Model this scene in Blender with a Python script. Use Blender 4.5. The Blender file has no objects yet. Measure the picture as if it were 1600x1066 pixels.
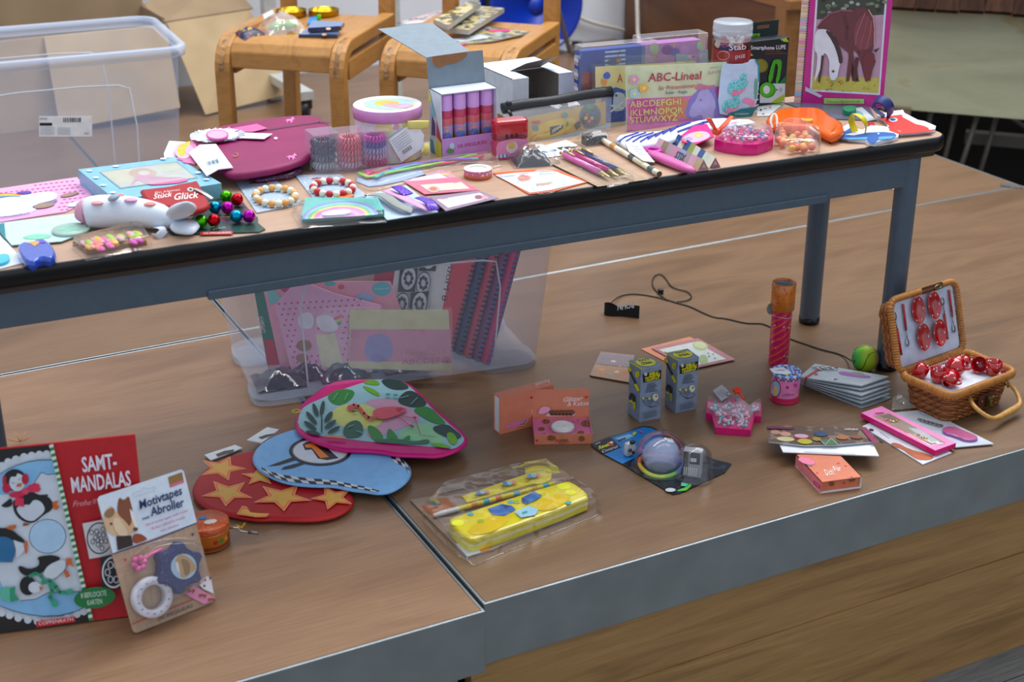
import bpy, math, random, colorsys
from mathutils import Vector, Matrix
random.seed(7)
# ------------------------------------------------------------------ camera
FPX = 2290.0; TH = math.atan2(995, FPX); PSI = math.radians(27.2)
HD = Vector((math.sin(PSI), math.cos(PSI), 0)); RT = Vector((math.cos(PSI), -math.sin(PSI), 0)); ZU = Vector((0, 0, 1))
FW = HD*math.cos(TH) - ZU*math.sin(TH); UPV = HD*math.sin(TH) + ZU*math.cos(TH)
CAM = Vector((-0.70062507, -1.44489808, 1.07))
SC = bpy.context.scene; COL = SC.collection
cd = bpy.data.cameras.new('camera'); cam = bpy.data.objects.new('camera', cd); COL.objects.link(cam)
cam.location = CAM; cam.rotation_euler = (math.pi/2 - TH, 0, -PSI)
cd.sensor_width = 36; cd.lens = 36*FPX/1600; cd.clip_start = .05; cd.clip_end = 60
cd.dof.use_dof = True; cd.dof.focus_distance = 2.36; cd.dof.aperture_fstop = 5.6
SC.camera = cam
# ------------------------------------------------------------------ light
W = bpy.data.worlds.new('world'); SC.world = W; W.use_nodes = True
W.node_tree.nodes['Background'].inputs[0].default_value = (0.80, 0.88, 1.0, 1)
W.node_tree.nodes['Background'].inputs[1].default_value = 0.72
def area(name, loc, tgt, sx, sy, power, col):
    l = bpy.data.lights.new(name, 'AREA'); l.shape = 'RECTANGLE'; l.size = sx; l.size_y = sy; l.energy = power; l.color = col
    o = bpy.data.objects.new(name, l); COL.objects.link(o); o.location = loc
    o.rotation_euler = (Vector(tgt)-Vector(loc)).to_track_quat('-Z', 'Y').to_euler()
area('window_daylight', (2.4, 1.3, 3.0), (0.6, 1.1, 0.3), 2.6, 1.6, 70, (0.95, 0.98, 1.0))
area('ceiling_tube_row', (0.0, 0.8, 3.3), (0.0, 0.8, 0), 3.2, 0.22, 32, (1.0, 0.97, 0.92))
area('ceiling_tube_row_rear', (0.6, 2.0, 3.4), (0.5, 1.8, 0), 3.2, 0.22, 52, (1.0, 0.97, 0.92))
vs = SC.view_settings; vs.view_transform = 'Standard'; vs.look = 'None'; vs.gamma = 1; vs.exposure = 0.20
try: vs.use_curve_mapping = False
except Exception: pass
# ------------------------------------------------------------------ pixel geometry (photo frame 1600x1066)
def ray(x, y): return (x-800)*RT - (y-533)*UPV + FPX*FW
def G(x, y, z=0.0):
    d = ray(x, y); return CAM + d*((z-CAM.z)/d.z)
def onY(x, y, y0):
    d = ray(x, y); return CAM + d*((y0-CAM.y)/d.y)
def pj(p):
    v = Vector(p)-CAM; k = v.dot(FW); return (800+FPX*v.dot(RT)/k, 533-FPX*v.dot(UPV)/k)
def hgt(p, ypx):                       # height above p that shows at image row ypx
    lo, hi = p.z-.3, p.z+1.0
    for _ in range(40):
        m = (lo+hi)/2
        if pj((p.x, p.y, m))[1] > ypx: lo = m
        else: hi = m
    return (lo+hi)/2 - p.z
class Fr:
    def __init__(s, o, u, v, n):
        s.o, s.u, s.v, s.n = Vector(o), Vector(u).normalized(), Vector(v).normalized(), Vector(n).normalized()
        s.m = Matrix.Identity(4)
        for i in range(3):
            s.m[i][0] = s.u[i]; s.m[i][1] = s.v[i]; s.m[i][2] = s.n[i]; s.m[i][3] = s.o[i]
    def W(s, a, b, c=0): return s.o + s.u*a + s.v*b + s.n*c
    def L(s, x, y, c=0.0):
        d = ray(x, y); t = ((s.o + s.n*c) - CAM).dot(s.n)/d.dot(s.n); q = CAM + d*t - s.o
        return (q.dot(s.u), q.dot(s.v))
    def LL(s, pts, c=0.0): return [s.L(x, y, c) for x, y in pts]
    def sub(s, a, b, c=0, rot=0):      # frame in the same plane, moved and turned
        cu, su = math.cos(rot), math.sin(rot)
        return Fr(s.W(a, b, c), s.u*cu+s.v*su, s.v*cu-s.u*su, s.n)
def flat(x, y, z, x2, y2):
    o = G(x, y, z); u = G(x2, y2, z)-o; u.normalize(); return Fr(o, u, ZU.cross(u), ZU)
def flatw(o, ang=0):
    a = math.radians(ang); u = Vector((math.cos(a), math.sin(a), 0)); return Fr(o, u, ZU.cross(u), ZU)
def stand(pl, pr, z, tilt=0):
    o = G(*pl, z); u = G(*pr, z)-o; u.normalize(); back = ZU.cross(u); t = math.radians(tilt)
    v = ZU*math.cos(t) + back*math.sin(t); return Fr(o, u, v, u.cross(v))
# ------------------------------------------------------------------ materials
def lin(h):
    h = h.lstrip('#'); r = []
    for i in (0, 2, 4):
        c = int(h[i:i+2], 16)/255; r.append(c/12.92 if c <= .04045 else ((c+.055)/1.055)**2.4)
    return (*r, 1)
def viv(h):                             # print colours, a little livelier than read off the hazy photo
    h = h.lstrip('#'); H, S, V = colorsys.rgb_to_hsv(*[int(h[i:i+2], 16)/255 for i in (0, 2, 4)]); S = min(1, S*1.14)
    V = V if V < .2 else min(.94, V*1.05); return '#%02x%02x%02x' % tuple(int(c*255+.5) for c in colorsys.hsv_to_rgb(H, S, V))
MC = {}
def nodes(name):
    m = bpy.data.materials.new(name); m.use_nodes = True; nt = m.node_tree
    return m, nt, nt.nodes, nt.links, nt.nodes['Principled BSDF'], nt.nodes['Material Output']
def ramp(N, stops):
    r = N.new('ShaderNodeValToRGB'); e = r.color_ramp.elements
    while len(e) < len(stops): e.new(.5)
    for k, (p, c) in enumerate(stops): e[k].position = p; e[k].color = lin(c) if isinstance(c, str) else c
    return r
def C(h, r=.5, m=0.0, coat=0.0, var=.06, sc=60, bump=0.0, bsc=200, emit=0):
    key = ('C', h, r, m, coat, var, sc, bump, bsc)
    if key in MC: return MC[key]
    mt, nt, N, K, P, O = nodes('mat_'+h.strip('#'))
    c = lin(viv(h)); tc = N.new('ShaderNodeTexCoord'); nz = N.new('ShaderNodeTexNoise'); nz.inputs['Scale'].default_value = sc
    K.new(tc.outputs['Object'], nz.inputs['Vector'])
    rp = ramp(N, [(.3, (c[0]*(1-var), c[1]*(1-var), c[2]*(1-var), 1)), (.7, (min(1, c[0]*(1+var)), min(1, c[1]*(1+var)), min(1, c[2]*(1+var)), 1))])
    K.new(nz.outputs[0], rp.inputs[0]); K.new(rp.outputs[0], P.inputs['Base Color'])
    P.inputs['Roughness'].default_value = r; P.inputs['Metallic'].default_value = m
    P.inputs['Coat Weight'].default_value = coat; P.inputs['Coat Roughness'].default_value = .08
    if bump:
        n2 = N.new('ShaderNodeTexNoise'); n2.inputs['Scale'].default_value = bsc; K.new(tc.outputs['Object'], n2.inputs['Vector'])
        b = N.new('ShaderNodeBump'); b.inputs['Strength'].default_value = bump; b.inputs['Distance'].default_value = .002
        K.new(n2.outputs[0], b.inputs['Height']); K.new(b.outputs[0], P.inputs['Normal'])
    MC[key] = mt; return mt
def speck(h, h2, sc=300, thr=.62, r=.5, m=0.0):     # base colour with small flecks
    key = ('S', h, h2, sc, thr, r, m)
    if key in MC: return MC[key]
    mt, nt, N, K, P, O = nodes('speck_'+h.strip('#'))
    tc = N.new('ShaderNodeTexCoord'); nz = N.new('ShaderNodeTexNoise'); nz.inputs['Scale'].default_value = sc; nz.inputs['Detail'].default_value = 1
    K.new(tc.outputs['Object'], nz.inputs['Vector']); rp = ramp(N, [(thr-.02, viv(h)), (thr+.02, viv(h2))])
    K.new(nz.outputs[0], rp.inputs[0]); K.new(rp.outputs[0], P.inputs['Base Color'])
    P.inputs['Roughness'].default_value = r; P.inputs['Metallic'].default_value = m; MC[key] = mt; return mt
def cells(hexes, sc=60, r=.5):                      # patchwork of colours for busy small prints
    key = ('V', tuple(hexes), sc, r)
    if key in MC: return MC[key]
    mt, nt, N, K, P, O = nodes('patch_'+hexes[0].strip('#'))
    tc = N.new('ShaderNodeTexCoord'); vo = N.new('ShaderNodeTexVoronoi'); vo.inputs['Scale'].default_value = sc
    K.new(tc.outputs['Object'], vo.inputs['Vector']); sp = N.new('ShaderNodeSeparateColor'); K.new(vo.outputs['Color'], sp.inputs[0])
    rp = ramp(N, [(i/len(hexes), viv(h)) for i, h in enumerate(hexes)]); rp.color_ramp.interpolation = 'CONSTANT'
    K.new(sp.outputs[0], rp.inputs[0]); K.new(rp.outputs[0], P.inputs['Base Color']); P.inputs['Roughness'].default_value = r
    MC[key] = mt; return mt
def film(h='#ffffff', gloss=.10, rough=.06, bump=.5, bsc=30, tint=.03):   # thin clear plastic
    key = ('F', h, gloss, rough, bump, bsc, tint)
    if key in MC: return MC[key]
    mt, nt, N, K, P, O = nodes('film_'+h.strip('#')); N.remove(P)
    tr = N.new('ShaderNodeBsdfTransparent'); gl = N.new('ShaderNodeBsdfGlossy'); df = N.new('ShaderNodeBsdfDiffuse')
    gl.inputs['Roughness'].default_value = rough; df.inputs['Color'].default_value = lin(h); gl.inputs['Color'].default_value = (1, 1, 1, 1)
    lw = N.new('ShaderNodeLayerWeight'); lw.inputs['Blend'].default_value = .25
    ma = N.new('ShaderNodeMath'); ma.operation = 'MULTIPLY_ADD'; ma.inputs[1].default_value = .55; ma.inputs[2].default_value = gloss; ma.use_clamp = True
    K.new(lw.outputs['Fresnel'], ma.inputs[0])
    m1 = N.new('ShaderNodeMixShader'); m1.inputs[0].default_value = tint; K.new(tr.outputs[0], m1.inputs[1]); K.new(df.outputs[0], m1.inputs[2])
    m2 = N.new('ShaderNodeMixShader'); K.new(ma.outputs[0], m2.inputs[0]); K.new(m1.outputs[0], m2.inputs[1]); K.new(gl.outputs[0], m2.inputs[2])
    K.new(m2.outputs[0], O.inputs[0])
    if bump:
        tc = N.new('ShaderNodeTexCoord'); nz = N.new('ShaderNodeTexNoise'); nz.inputs['Scale'].default_value = bsc; nz.inputs['Detail'].default_value = 1
        K.new(tc.outputs['Object'], nz.inputs['Vector']); b = N.new('ShaderNodeBump'); b.inputs['Strength'].default_value = bump; b.inputs['Distance'].default_value = .01
        K.new(nz.outputs[0], b.inputs['Height']); K.new(b.outputs[0], gl.inputs['Normal']); K.new(b.outputs[0], lw.inputs['Normal'])
    MC[key] = mt; return mt
def frost(h='#dfe6f2', a=.3, rough=.3, gl=.06):      # translucent rigid plastic
    key = ('Z', h, a, rough, gl)
    if key in MC: return MC[key]
    mt, nt, N, K, P, O = nodes('frosted_'+h.strip('#'))
    P.inputs['Base Color'].default_value = lin(h); P.inputs['Roughness'].default_value = rough
    tr = N.new('ShaderNodeBsdfTransparent'); mx = N.new('ShaderNodeMixShader')
    tc = N.new('ShaderNodeTexCoord'); nz = N.new('ShaderNodeTexNoise'); nz.inputs['Scale'].default_value = 6; K.new(tc.outputs['Object'], nz.inputs['Vector'])
    ma = N.new('ShaderNodeMath'); ma.operation = 'MULTIPLY_ADD'; ma.inputs[1].default_value = a*.4; ma.inputs[2].default_value = a*.8
    K.new(nz.outputs[0], ma.inputs[0]); K.new(ma.outputs[0], mx.inputs[0]); K.new(tr.outputs[0], mx.inputs[1]); K.new(P.outputs[0], mx.inputs[2]); K.new(mx.outputs[0], O.inputs[0])
    MC[key] = mt; return mt
def wood(name, stops, stretch=(1.2, 14, 14), sc=3.0, rough=.45, fine=.10, spots=None, bump=.05, fstretch=(8, 160, 160), spec=.5):
    if name in MC: return MC[name]
    mt, nt, N, K, P, O = nodes(name)
    tc = N.new('ShaderNodeTexCoord'); mp = N.new('ShaderNodeMapping'); mp.inputs['Scale'].default_value = stretch; K.new(tc.outputs['Object'], mp.inputs[0])
    nz = N.new('ShaderNodeTexNoise'); nz.inputs['Scale'].default_value = sc; nz.inputs['Detail'].default_value = 4; nz.inputs['Distortion'].default_value = 1.2; K.new(mp.outputs[0], nz.inputs['Vector'])
    rp = ramp(N, stops); K.new(nz.outputs[0], rp.inputs[0])
    mp2 = N.new('ShaderNodeMapping'); mp2.inputs['Scale'].default_value = fstretch; K.new(tc.outputs['Object'], mp2.inputs[0])
    n2 = N.new('ShaderNodeTexNoise'); n2.inputs['Scale'].default_value = 2; n2.inputs['Detail'].default_value = 3; K.new(mp2.outputs[0], n2.inputs['Vector'])
    r2 = ramp(N, [(.3, (1-fine*2.2,)*3+(1,)), (.65, (1+fine*.4,)*3+(1,))]); K.new(n2.outputs[0], r2.inputs[0])
    mx = N.new('ShaderNodeMix'); mx.data_type = 'RGBA'; mx.blend_type = 'MULTIPLY'; mx.inputs[0].default_value = 1
    K.new(rp.outputs[0], mx.inputs[6]); K.new(r2.outputs[0], mx.inputs[7]); last = mx.outputs[2]
    if spots:
        sc_, thr, col, st = spots
        mp3 = N.new('ShaderNodeMapping'); mp3.inputs['Scale'].default_value = st; K.new(tc.outputs['Object'], mp3.inputs[0])
        vo = N.new('ShaderNodeTexVoronoi'); vo.inputs['Scale'].default_value = sc_; K.new(mp3.outputs[0], vo.inputs['Vector'])
        r3 = ramp(N, [(thr*.5, (1, 1, 1, 1)), (thr, (0, 0, 0, 1))]); K.new(vo.outputs['Distance'], r3.inputs[0])
        m3 = N.new('ShaderNodeMix'); m3.data_type = 'RGBA'; K.new(r3.outputs[0], m3.inputs[0]); K.new(last, m3.inputs[6]); m3.inputs[7].default_value = lin(col); last = m3.outputs[2]
    K.new(last, P.inputs['Base Color']); P.inputs['Roughness'].default_value = rough; P.inputs['Specular IOR Level'].default_value = spec
    if bump:
        b = N.new('ShaderNodeBump'); b.inputs['Strength'].default_value = bump; b.inputs['Distance'].default_value = .003; K.new(n2.outputs[0], b.inputs['Height']); K.new(b.outputs[0], P.inputs['Normal'])
    MC[name] = mt; return mt
# ------------------------------------------------------------------ mesh collecting
def rrect(w, d, r, n=4, cx=0, cy=0):
    p = []
    for sx, sy, a0 in ((1, 1, 0), (-1, 1, 90), (-1, -1, 180), (1, -1, 270)):
        for k in range(n+1):
            a = math.radians(a0+90*k/n); p.append((cx+sx*(w/2-r)+r*math.cos(a), cy+sy*(d/2-r)+r*math.sin(a)))
    return p
def circ(r, n=24, cx=0, cy=0, ry=None): return [(cx+r*math.cos(2*math.pi*k/n), cy+(ry or r)*math.sin(2*math.pi*k/n)) for k in range(n)]
def inset(p, d):
    n = len(p); A = sum(p[i][0]*p[(i+1) % n][1]-p[(i+1) % n][0]*p[i][1] for i in range(n)); s = 1 if A > 0 else -1; out = []
    for i in range(n):
        a, b, c = Vector(p[i-1]), Vector(p[i]), Vector(p[(i+1) % n]); e1 = b-a; e2 = c-b
        if e1.length < 1e-9 or e2.length < 1e-9: out.append(tuple(b)); continue
        e1.normalize(); e2.normalize(); n1 = Vector((-e1.y, e1.x))*s; n2 = Vector((-e2.y, e2.x))*s; k = n1+n2
        q = k.dot(n1); out.append(tuple(b+k*(d/max(q, .45))))
    return out
def smoothp(p, it=2, closed=True):
    for _ in range(it):
        q = []; n = len(p)
        for i in range(n if closed else n-1):
            a, b = Vector(p[i]), Vector(p[(i+1) % n]); q += [tuple(a*.75+b*.25), tuple(a*.25+b*.75)]
        if not closed: q = [tuple(p[0])]+q+[tuple(p[-1])]
        p = q
    return p
def star(r1, r2, n=5, cx=0, cy=0, a0=90):
    return [(cx+(r1 if k % 2 == 0 else r2)*math.cos(math.radians(a0+180*k/n)), cy+(r1 if k % 2 == 0 else r2)*math.sin(math.radians(a0+180*k/n))) for k in range(2*n)]
class MB:
    def __init__(s): s.v = []; s.f = []; s.fm = []; s.fs = []; s.mats = []; s.M = Matrix.Identity(4)
    def mi(s, m):
        if m not in s.mats: s.mats.append(m)
        return s.mats.index(m)
    def at(s, x=0, y=0, z=0, rz=0, rx=0, ry=0):
        s.M = Matrix.Translation((x, y, z)) @ Matrix.Rotation(math.radians(rz), 4, 'Z') @ Matrix.Rotation(math.radians(ry), 4, 'Y') @ Matrix.Rotation(math.radians(rx), 4, 'X'); return s
    def add(s, vs, fs, m, sm=False):
        b = len(s.v); s.v += [s.M @ Vector(p) for p in vs]; k = s.mi(m)
        for f in fs: s.f.append([b+i for i in f]); s.fm.append(k); s.fs.append(sm)
        return s
    def poly(s, pts, z, m): return s.add([(x, y, z) for x, y in pts], [list(range(len(pts)))], m)
    def face(s, pts, m): return s.add(pts, [list(range(len(pts)))], m)
    def box(s, x0, x1, y0, y1, z0, z1, m):
        return s.add([(x0,y0,z0),(x1,y0,z0),(x1,y1,z0),(x0,y1,z0),(x0,y0,z1),(x1,y0,z1),(x1,y1,z1),(x0,y1,z1)],
            [(0,3,2,1),(4,5,6,7),(0,1,5,4),(1,2,6,5),(2,3,7,6),(3,0,4,7)], m)
    def prism(s, pts, z0, z1, m, top=None, ch=0, sm=False, nobot=False):
        A = sum(pts[i][0]*pts[(i+1) % len(pts)][1]-pts[(i+1) % len(pts)][0]*pts[i][1] for i in range(len(pts)))
        if A < 0: pts = pts[::-1]
        n = len(pts); R = [[(x, y, z0) for x, y in pts]]
        if ch:
            R.append([(x, y, z1-ch) for x, y in pts]); R.append([(x, y, z1-ch*.3) for x, y in inset(pts, ch*.3)]); R.append([(x, y, z1) for x, y in inset(pts, ch)])
        else: R.append([(x, y, z1) for x, y in pts])
        vs = sum(R, []); fs = []
        for k in range(len(R)-1):
            for i in range(n): j = (i+1) % n; fs.append((k*n+i, k*n+j, (k+1)*n+j, (k+1)*n+i))
        s.add(vs, fs, m, sm)
        if not nobot: s.add(R[0], [list(range(n))[::-1]], m)
        s.add(R[-1], [list(range(n))], top or m); return s
    def lathe(s, prof, m, seg=32, mf=None, sm=True, ax='z'):
        vs = []; n = len(prof)
        for r, z in prof:
            for k in range(seg):
                a = 2*math.pi*k/seg; vs.append((r*math.cos(a), r*math.sin(a), z))
        b = len(s.v); s.v += [s.M @ Vector(p) for p in vs]
        for j in range(n-1):
            for k in range(seg):
                k2 = (k+1) % seg; s.f.append([b+j*seg+k, b+j*seg+k2, b+(j+1)*seg+k2, b+(j+1)*seg+k]); s.fm.append(s.mi(mf(k, j) if mf else m)); s.fs.append(sm)
        return s
    def tube(s, path, r, m, seg=8, closed=False, flatz=1.0, cap=True, mf=None):
        P = [Vector(p) for p in path]; n = len(P); vs = []; fs = []
        up = Vector((0, 0, 1)); prev = None
        for i in range(n):
            if closed: t = P[(i+1) % n]-P[i-1]
            else: t = P[min(i+1, n-1)]-P[max(i-1, 0)]
            if t.length < 1e-9: t = Vector((1, 0, 0))
            t.normalize()
            if prev is None:
                a = up.cross(t)
                if a.length < .1: a = Vector((1, 0, 0)).cross(t)
            else: a = prev-t*prev.dot(t)
            a.normalize(); prev = a; bb = t.cross(a); rr = r
            if isinstance(r, (list, tuple)):
                f_ = i*(len(r)-1)/max(1, n-1); k_ = min(int(f_), len(r)-2); rr = r[k_]*(1-f_+k_)+r[k_+1]*(f_-k_)
            for k in range(seg):
                q = 2*math.pi*k/seg; vs.append(P[i]+a*(rr*math.cos(q))+bb*(rr*flatz*math.sin(q)))
        L = n if closed else n-1
        for i in range(L):
            for k in range(seg): j = (i+1) % n; fs.append((i*seg+k, i*seg+(k+1) % seg, j*seg+(k+1) % seg, j*seg+k))
        if not closed and cap: fs += [list(range(seg))[::-1], [(n-1)*seg+k for k in range(seg)]]
        if mf:
            b = len(s.v); s.v += [s.M @ p for p in vs]
            for q, f in enumerate(fs): s.f.append([b+i for i in f]); s.fm.append(s.mi(mf(min(q//seg, n-1)))); s.fs.append(True)
            return s
        return s.add(vs, fs, m, True)
    def ell(s, c, rx, ry, rz, m, seg=16, rings=10, mf=None):
        vs = []; fs = []
        for j in range(rings+1):
            t = math.pi*j/rings
            for k in range(seg):
                a = 2*math.pi*k/seg; vs.append((c[0]+rx*math.sin(t)*math.cos(a), c[1]+ry*math.sin(t)*math.sin(a), c[2]-rz*math.cos(t)))
        for j in range(rings):
            for k in range(seg): fs.append((j*seg+k, j*seg+(k+1) % seg, (j+1)*seg+(k+1) % seg, (j+1)*seg+k))
        if mf:
            b = len(s.v); s.v += [s.M @ Vector(p) for p in vs]
            for q, f in enumerate(fs): s.f.append([b+i for i in f]); s.fm.append(s.mi(mf(q % seg, q//seg))); s.fs.append(True)
            return s
        return s.add(vs, fs, m, True)
    def surf(s, fn, nu, nv, m, mf=None, sm=True):
        vs = [fn(i/nu, j/nv) for j in range(nv+1) for i in range(nu+1)]; b = len(s.v); s.v += [s.M @ Vector(p) for p in vs]
        for j in range(nv):
            for i in range(nu):
                a = j*(nu+1)+i; s.f.append([b+a, b+a+1, b+a+nu+2, b+a+nu+1]); s.fm.append(s.mi(mf(i, j) if mf else m)); s.fs.append(sm)
        return s
    def sweep(s, path, w, t, m):        # flat strip: path of (y,z) in a plane x=const, width w along x, thickness t
        P = [Vector(p) for p in path]; n = len(P); vs = []
        for i in range(n):
            d = P[min(i+1, n-1)]-P[max(i-1, 0)]; d.normalize(); q = Vector((-d.y, d.x))*(t/2)
            for sx, sq in ((-1, 1), (1, 1), (1, -1), (-1, -1)): e = P[i]+q*sq; vs.append((sx*w/2, e.x, e.y))
        fs = [(i*4+k, i*4+(k+1) % 4, i*4+4+(k+1) % 4, i*4+4+k) for i in range(n-1) for k in range(4)]+[(3, 2, 1, 0), (n*4-4, n*4-3, n*4-2, n*4-1)]
        return s.add(vs, fs, m)
    def obj(s, name, parent=None, fr=None, label=None, cat=None, group=None, kind=None, bev=0):
        me = bpy.data.meshes.new(name); me.from_pydata([tuple(v) for v in s.v], [], s.f)
        for m in s.mats: me.materials.append(m)
        me.polygons.foreach_set('material_index', s.fm); me.polygons.foreach_set('use_smooth', s.fs); me.update()
        o = bpy.data.objects.new(name, me); COL.objects.link(o)
        if parent: o.parent = parent
        elif fr: o.matrix_world = fr.m
        if bev:
            b = o.modifiers.new('bevel', 'BEVEL'); b.width = bev; b.segments = 2; b.limit_method = 'ANGLE'
        return tag(o, label, cat, group, kind)
def tag(o, label=None, cat=None, group=None, kind=None):
    for k, v in (('label', label), ('category', cat), ('group', group), ('kind', kind)):
        if v: o[k] = v
    return o
def thing(name, label, cat, fr, group=None, kind=None):
    o = bpy.data.objects.new(name, None); COL.objects.link(o); o.matrix_world = fr.m; o.empty_display_size = .05
    return tag(o, label, cat, group, kind)
def copy_tree(o, parent=None):
    c = o.copy(); COL.objects.link(c); c.parent = parent
    for ch in list(o.children): copy_tree(ch, c)
    return c
TX = {}
def text_geo(t, bold=0.0, shear=0.0):
    k = (t, bold, shear)
    if k not in TX:
        cu = bpy.data.curves.new('tmp', 'FONT'); cu.body = t; cu.resolution_u = 2; cu.offset = bold; cu.shear = shear
        ob = bpy.data.objects.new('tmp', cu); me = bpy.data.meshes.new_from_object(ob)
        TX[k] = ([tuple(v.co) for v in me.vertices], [tuple(p.vertices) for p in me.polygons])
        bpy.data.objects.remove(ob); bpy.data.curves.remove(cu); bpy.data.meshes.remove(me)
    return TX[k]
class Pr:                               # flat print on a thing's face: fr is the face frame in world, ref the frame of the parent thing
    def __init__(s, fr, c=.0004, ref=None): s.fr = fr; s.c = c; s.mb = MB(); s.mb.M = (ref.m.inverted() @ fr.m) if ref else Matrix.Identity(4); s.step = .00012
    def lp(s, pts, m):                  # polygon in local metres
        s.mb.poly(pts, s.c, col(m)); s.c += s.step; return s
    def p(s, pts, m, sm=0):             # polygon in photo pixels
        q = s.fr.LL(pts, s.c); return s.lp(smoothp(q, sm) if sm else q, m)
    def e(s, x, y, rx, ry, m, n=20, rot=0):
        ca, sa = math.cos(math.radians(rot)), math.sin(math.radians(rot))
        return s.p([(x+rx*math.cos(2*math.pi*k/n)*ca-ry*math.sin(2*math.pi*k/n)*sa, y+rx*math.cos(2*math.pi*k/n)*sa+ry*math.sin(2*math.pi*k/n)*ca) for k in range(n)], m)
    def line(s, pts, wpx, m):
        for (x0, y0), (x1, y1) in zip(pts, pts[1:]):
            d = Vector((x1-x0, y1-y0)); 
            if d.length < .01: continue
            n = Vector((-d.y, d.x)).normalized()*wpx/2; e = d.normalized()*wpx*.25
            s.mb.poly(s.fr.LL([(x0-e.x+n.x, y0-e.y+n.y), (x1+e.x+n.x, y1+e.y+n.y), (x1+e.x-n.x, y1+e.y-n.y), (x0-e.x-n.x, y0-e.y-n.y)], s.c), s.c, col(m))
        s.c += s.step; return s
    def t(s, txt, p0, p1, hpx, m, bold=0.0, shear=0.0, up=None):   # baseline start/end in pixels, cap height in pixels (straight up, or along `up`)
        vs, fs = text_geo(txt, bold, shear)
        if not vs: return s
        x0 = min(v[0] for v in vs); x1 = max(v[0] for v in vs); H = .70
        a = Vector(s.fr.L(*p0, s.c)); b = Vector(s.fr.L(*p1, s.c)); ux, uy = up or (0, -1)
        q = Vector(s.fr.L(p0[0]+ux*hpx, p0[1]+uy*hpx, s.c))-a
        s.mb.add([(*(a+(b-a)*((v[0]-x0)/(x1-x0))+q*(v[1]/H)), s.c) for v in vs], fs, col(m)); s.c += s.step; return s
    def lt(s, txt, x, y, w, h, m, bold=0.0, shear=0.0, rot=0):     # the same in local metres
        vs, fs = text_geo(txt, bold, shear); x0 = min(v[0] for v in vs); x1 = max(v[0] for v in vs); ca, sa = math.cos(math.radians(rot)), math.sin(math.radians(rot))
        pts = []
        for v in vs:
            a, b = (v[0]-x0)/(x1-x0)*w, v[1]/.70*h; pts.append((x+a*ca-b*sa, y+a*sa+b*ca, s.c))
        s.mb.add(pts, fs, col(m)); s.c += s.step; return s
    def done(s, parent, name='printed_design', label=None): return s.mb.obj(name, parent, label=label)
def col(m): return C(m, .45) if isinstance(m, str) else m
# ================================================================== the setting
DECK = wood('deck_plywood', [(.2, '#614934'), (.4, '#73573e'), (.55, '#7d6046'), (.7, '#70553d'), (.85, '#81654b')], stretch=(.8, 3.2, 3), sc=2.6, rough=.36, fine=.075, fstretch=(5, 130, 130))
DECK2 = wood('deck_plywood_warm', [(.2, '#6f5239'), (.4, '#84634a'), (.55, '#8f6e52'), (.7, '#805f45'), (.85, '#93745a')], stretch=(.8, 3.2, 3), sc=2.6, rough=.33, fine=.075, fstretch=(5, 130, 130))
ALU = C('#949a9d', .38, .85, var=.10, sc=14, bump=.05, bsc=400)
def platform(x0, x1, y0, y1, dz, deck, label, rot=0):
    fr = Fr((x0, y0, dz), (1, 0, 0), (0, 1, 0), (0, 0, 1)); w, d = x1-x0, y1-y0
    t = thing('stage_platform', label, 'stage platform', fr)
    MB().box((.0045), w-.0045, .0045, d-.0045, -.02, 0, deck).obj('deck', t)
    for (a, b, c, e) in ((0, w, 0, .004), (0, w, d-.004, d), (0, .004, .004, d-.004), (w-.004, w, .004, d-.004)):
        MB().box(a, b, c, e, -.095, .0004, ALU).obj('edge_profile', t, bev=.0012)
    return t
PX0, PX1, PY = .001, 1.957, 1.022
platform(PX0, PX1, 0, PY-.001, 0, DECK, 'front stage platform with brown plywood deck carrying the wicker case')
platform(-1.957, -.003, -.012, PY-.001, -.002, DECK2, 'front stage platform on the left carrying the penguin book')
platform(-1.957, -.003, PY+.002, 2*PY, -.001, DECK, 'rear stage platform on the left under the large empty tub')
platform(PX0, PX1, PY+.002, 2*PY, -.001, DECK, 'rear stage platform behind the low table')
platform(PX0, PX1, 2*PY+.004, 2.945, -.001, DECK, 'rearmost stage platform against the white wall')
platform(-1.957, -.003, 2*PY+.004, 2.945, -.001, DECK, 'rearmost stage platform on the left under the cardboard carton')
HF = -.402
PINE = wood('pine_board', [(.2, '#7d5b35'), (.45, '#a27a48'), (.6, '#ab8350'), (.8, '#916a3d')], stretch=(1.0, 9, 12), sc=2.5, rough=.5, fine=.07, spots=(2.3, .10, '#4a2f18', (1, 1, 3.2)))
def fascia(x0, x1, label):
    t = thing('fascia_board', label, 'board', Fr((x0, .012, HF), (1, 0, 0), (0, 1, 0), (0, 0, 1)))
    hs = [.0, .085, .195, HF*-1-.097]
    for k in range(3): MB().box(0, x1-x0, -.002*(k == 1), .02, hs[k]+.0004, hs[k+1]-.0004, PINE).obj('plank', t)
fascia(-.013, 1.957, 'knotty pine fascia boards below the right stage edge')
fascia(-1.957, -.033, 'pine fascia boards below the left stage edge')
FLOOR = wood('grey_floor_boards', [(.2, '#5c5c59'), (.5, '#7e7f7c'), (.8, '#6a6a66')], stretch=(1, 10, 10), sc=3, rough=.6, fine=.14, spots=(9, .07, '#4a4540', (1, 1, 1)))
ft = thing('floor', 'grey worn hall floor boards below the stage', 'floor', Fr((0, 0, HF), (1, 0, 0), (0, 1, 0), (0, 0, 1)), kind='structure')
MB().box(-9, 9, -7, 9, -.03, -.004, C('#3a3632', .7, sc=6)).obj('sub_floor', ft)
yy = .07
for k in range(7):
    MB().box(-3, 3.2, yy-.118, yy, -.004, 0, FLOOR).obj('plank', ft); yy -= .121
tag(MB().box(-4.5, 2.0, 2.95, 3.05, HF, 2.9, C('#c9ccd2', .8, var=.03, sc=5, bump=.15, bsc=90)).obj('wall_back'), 'white plastered rear wall', None, None, 'structure')
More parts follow.
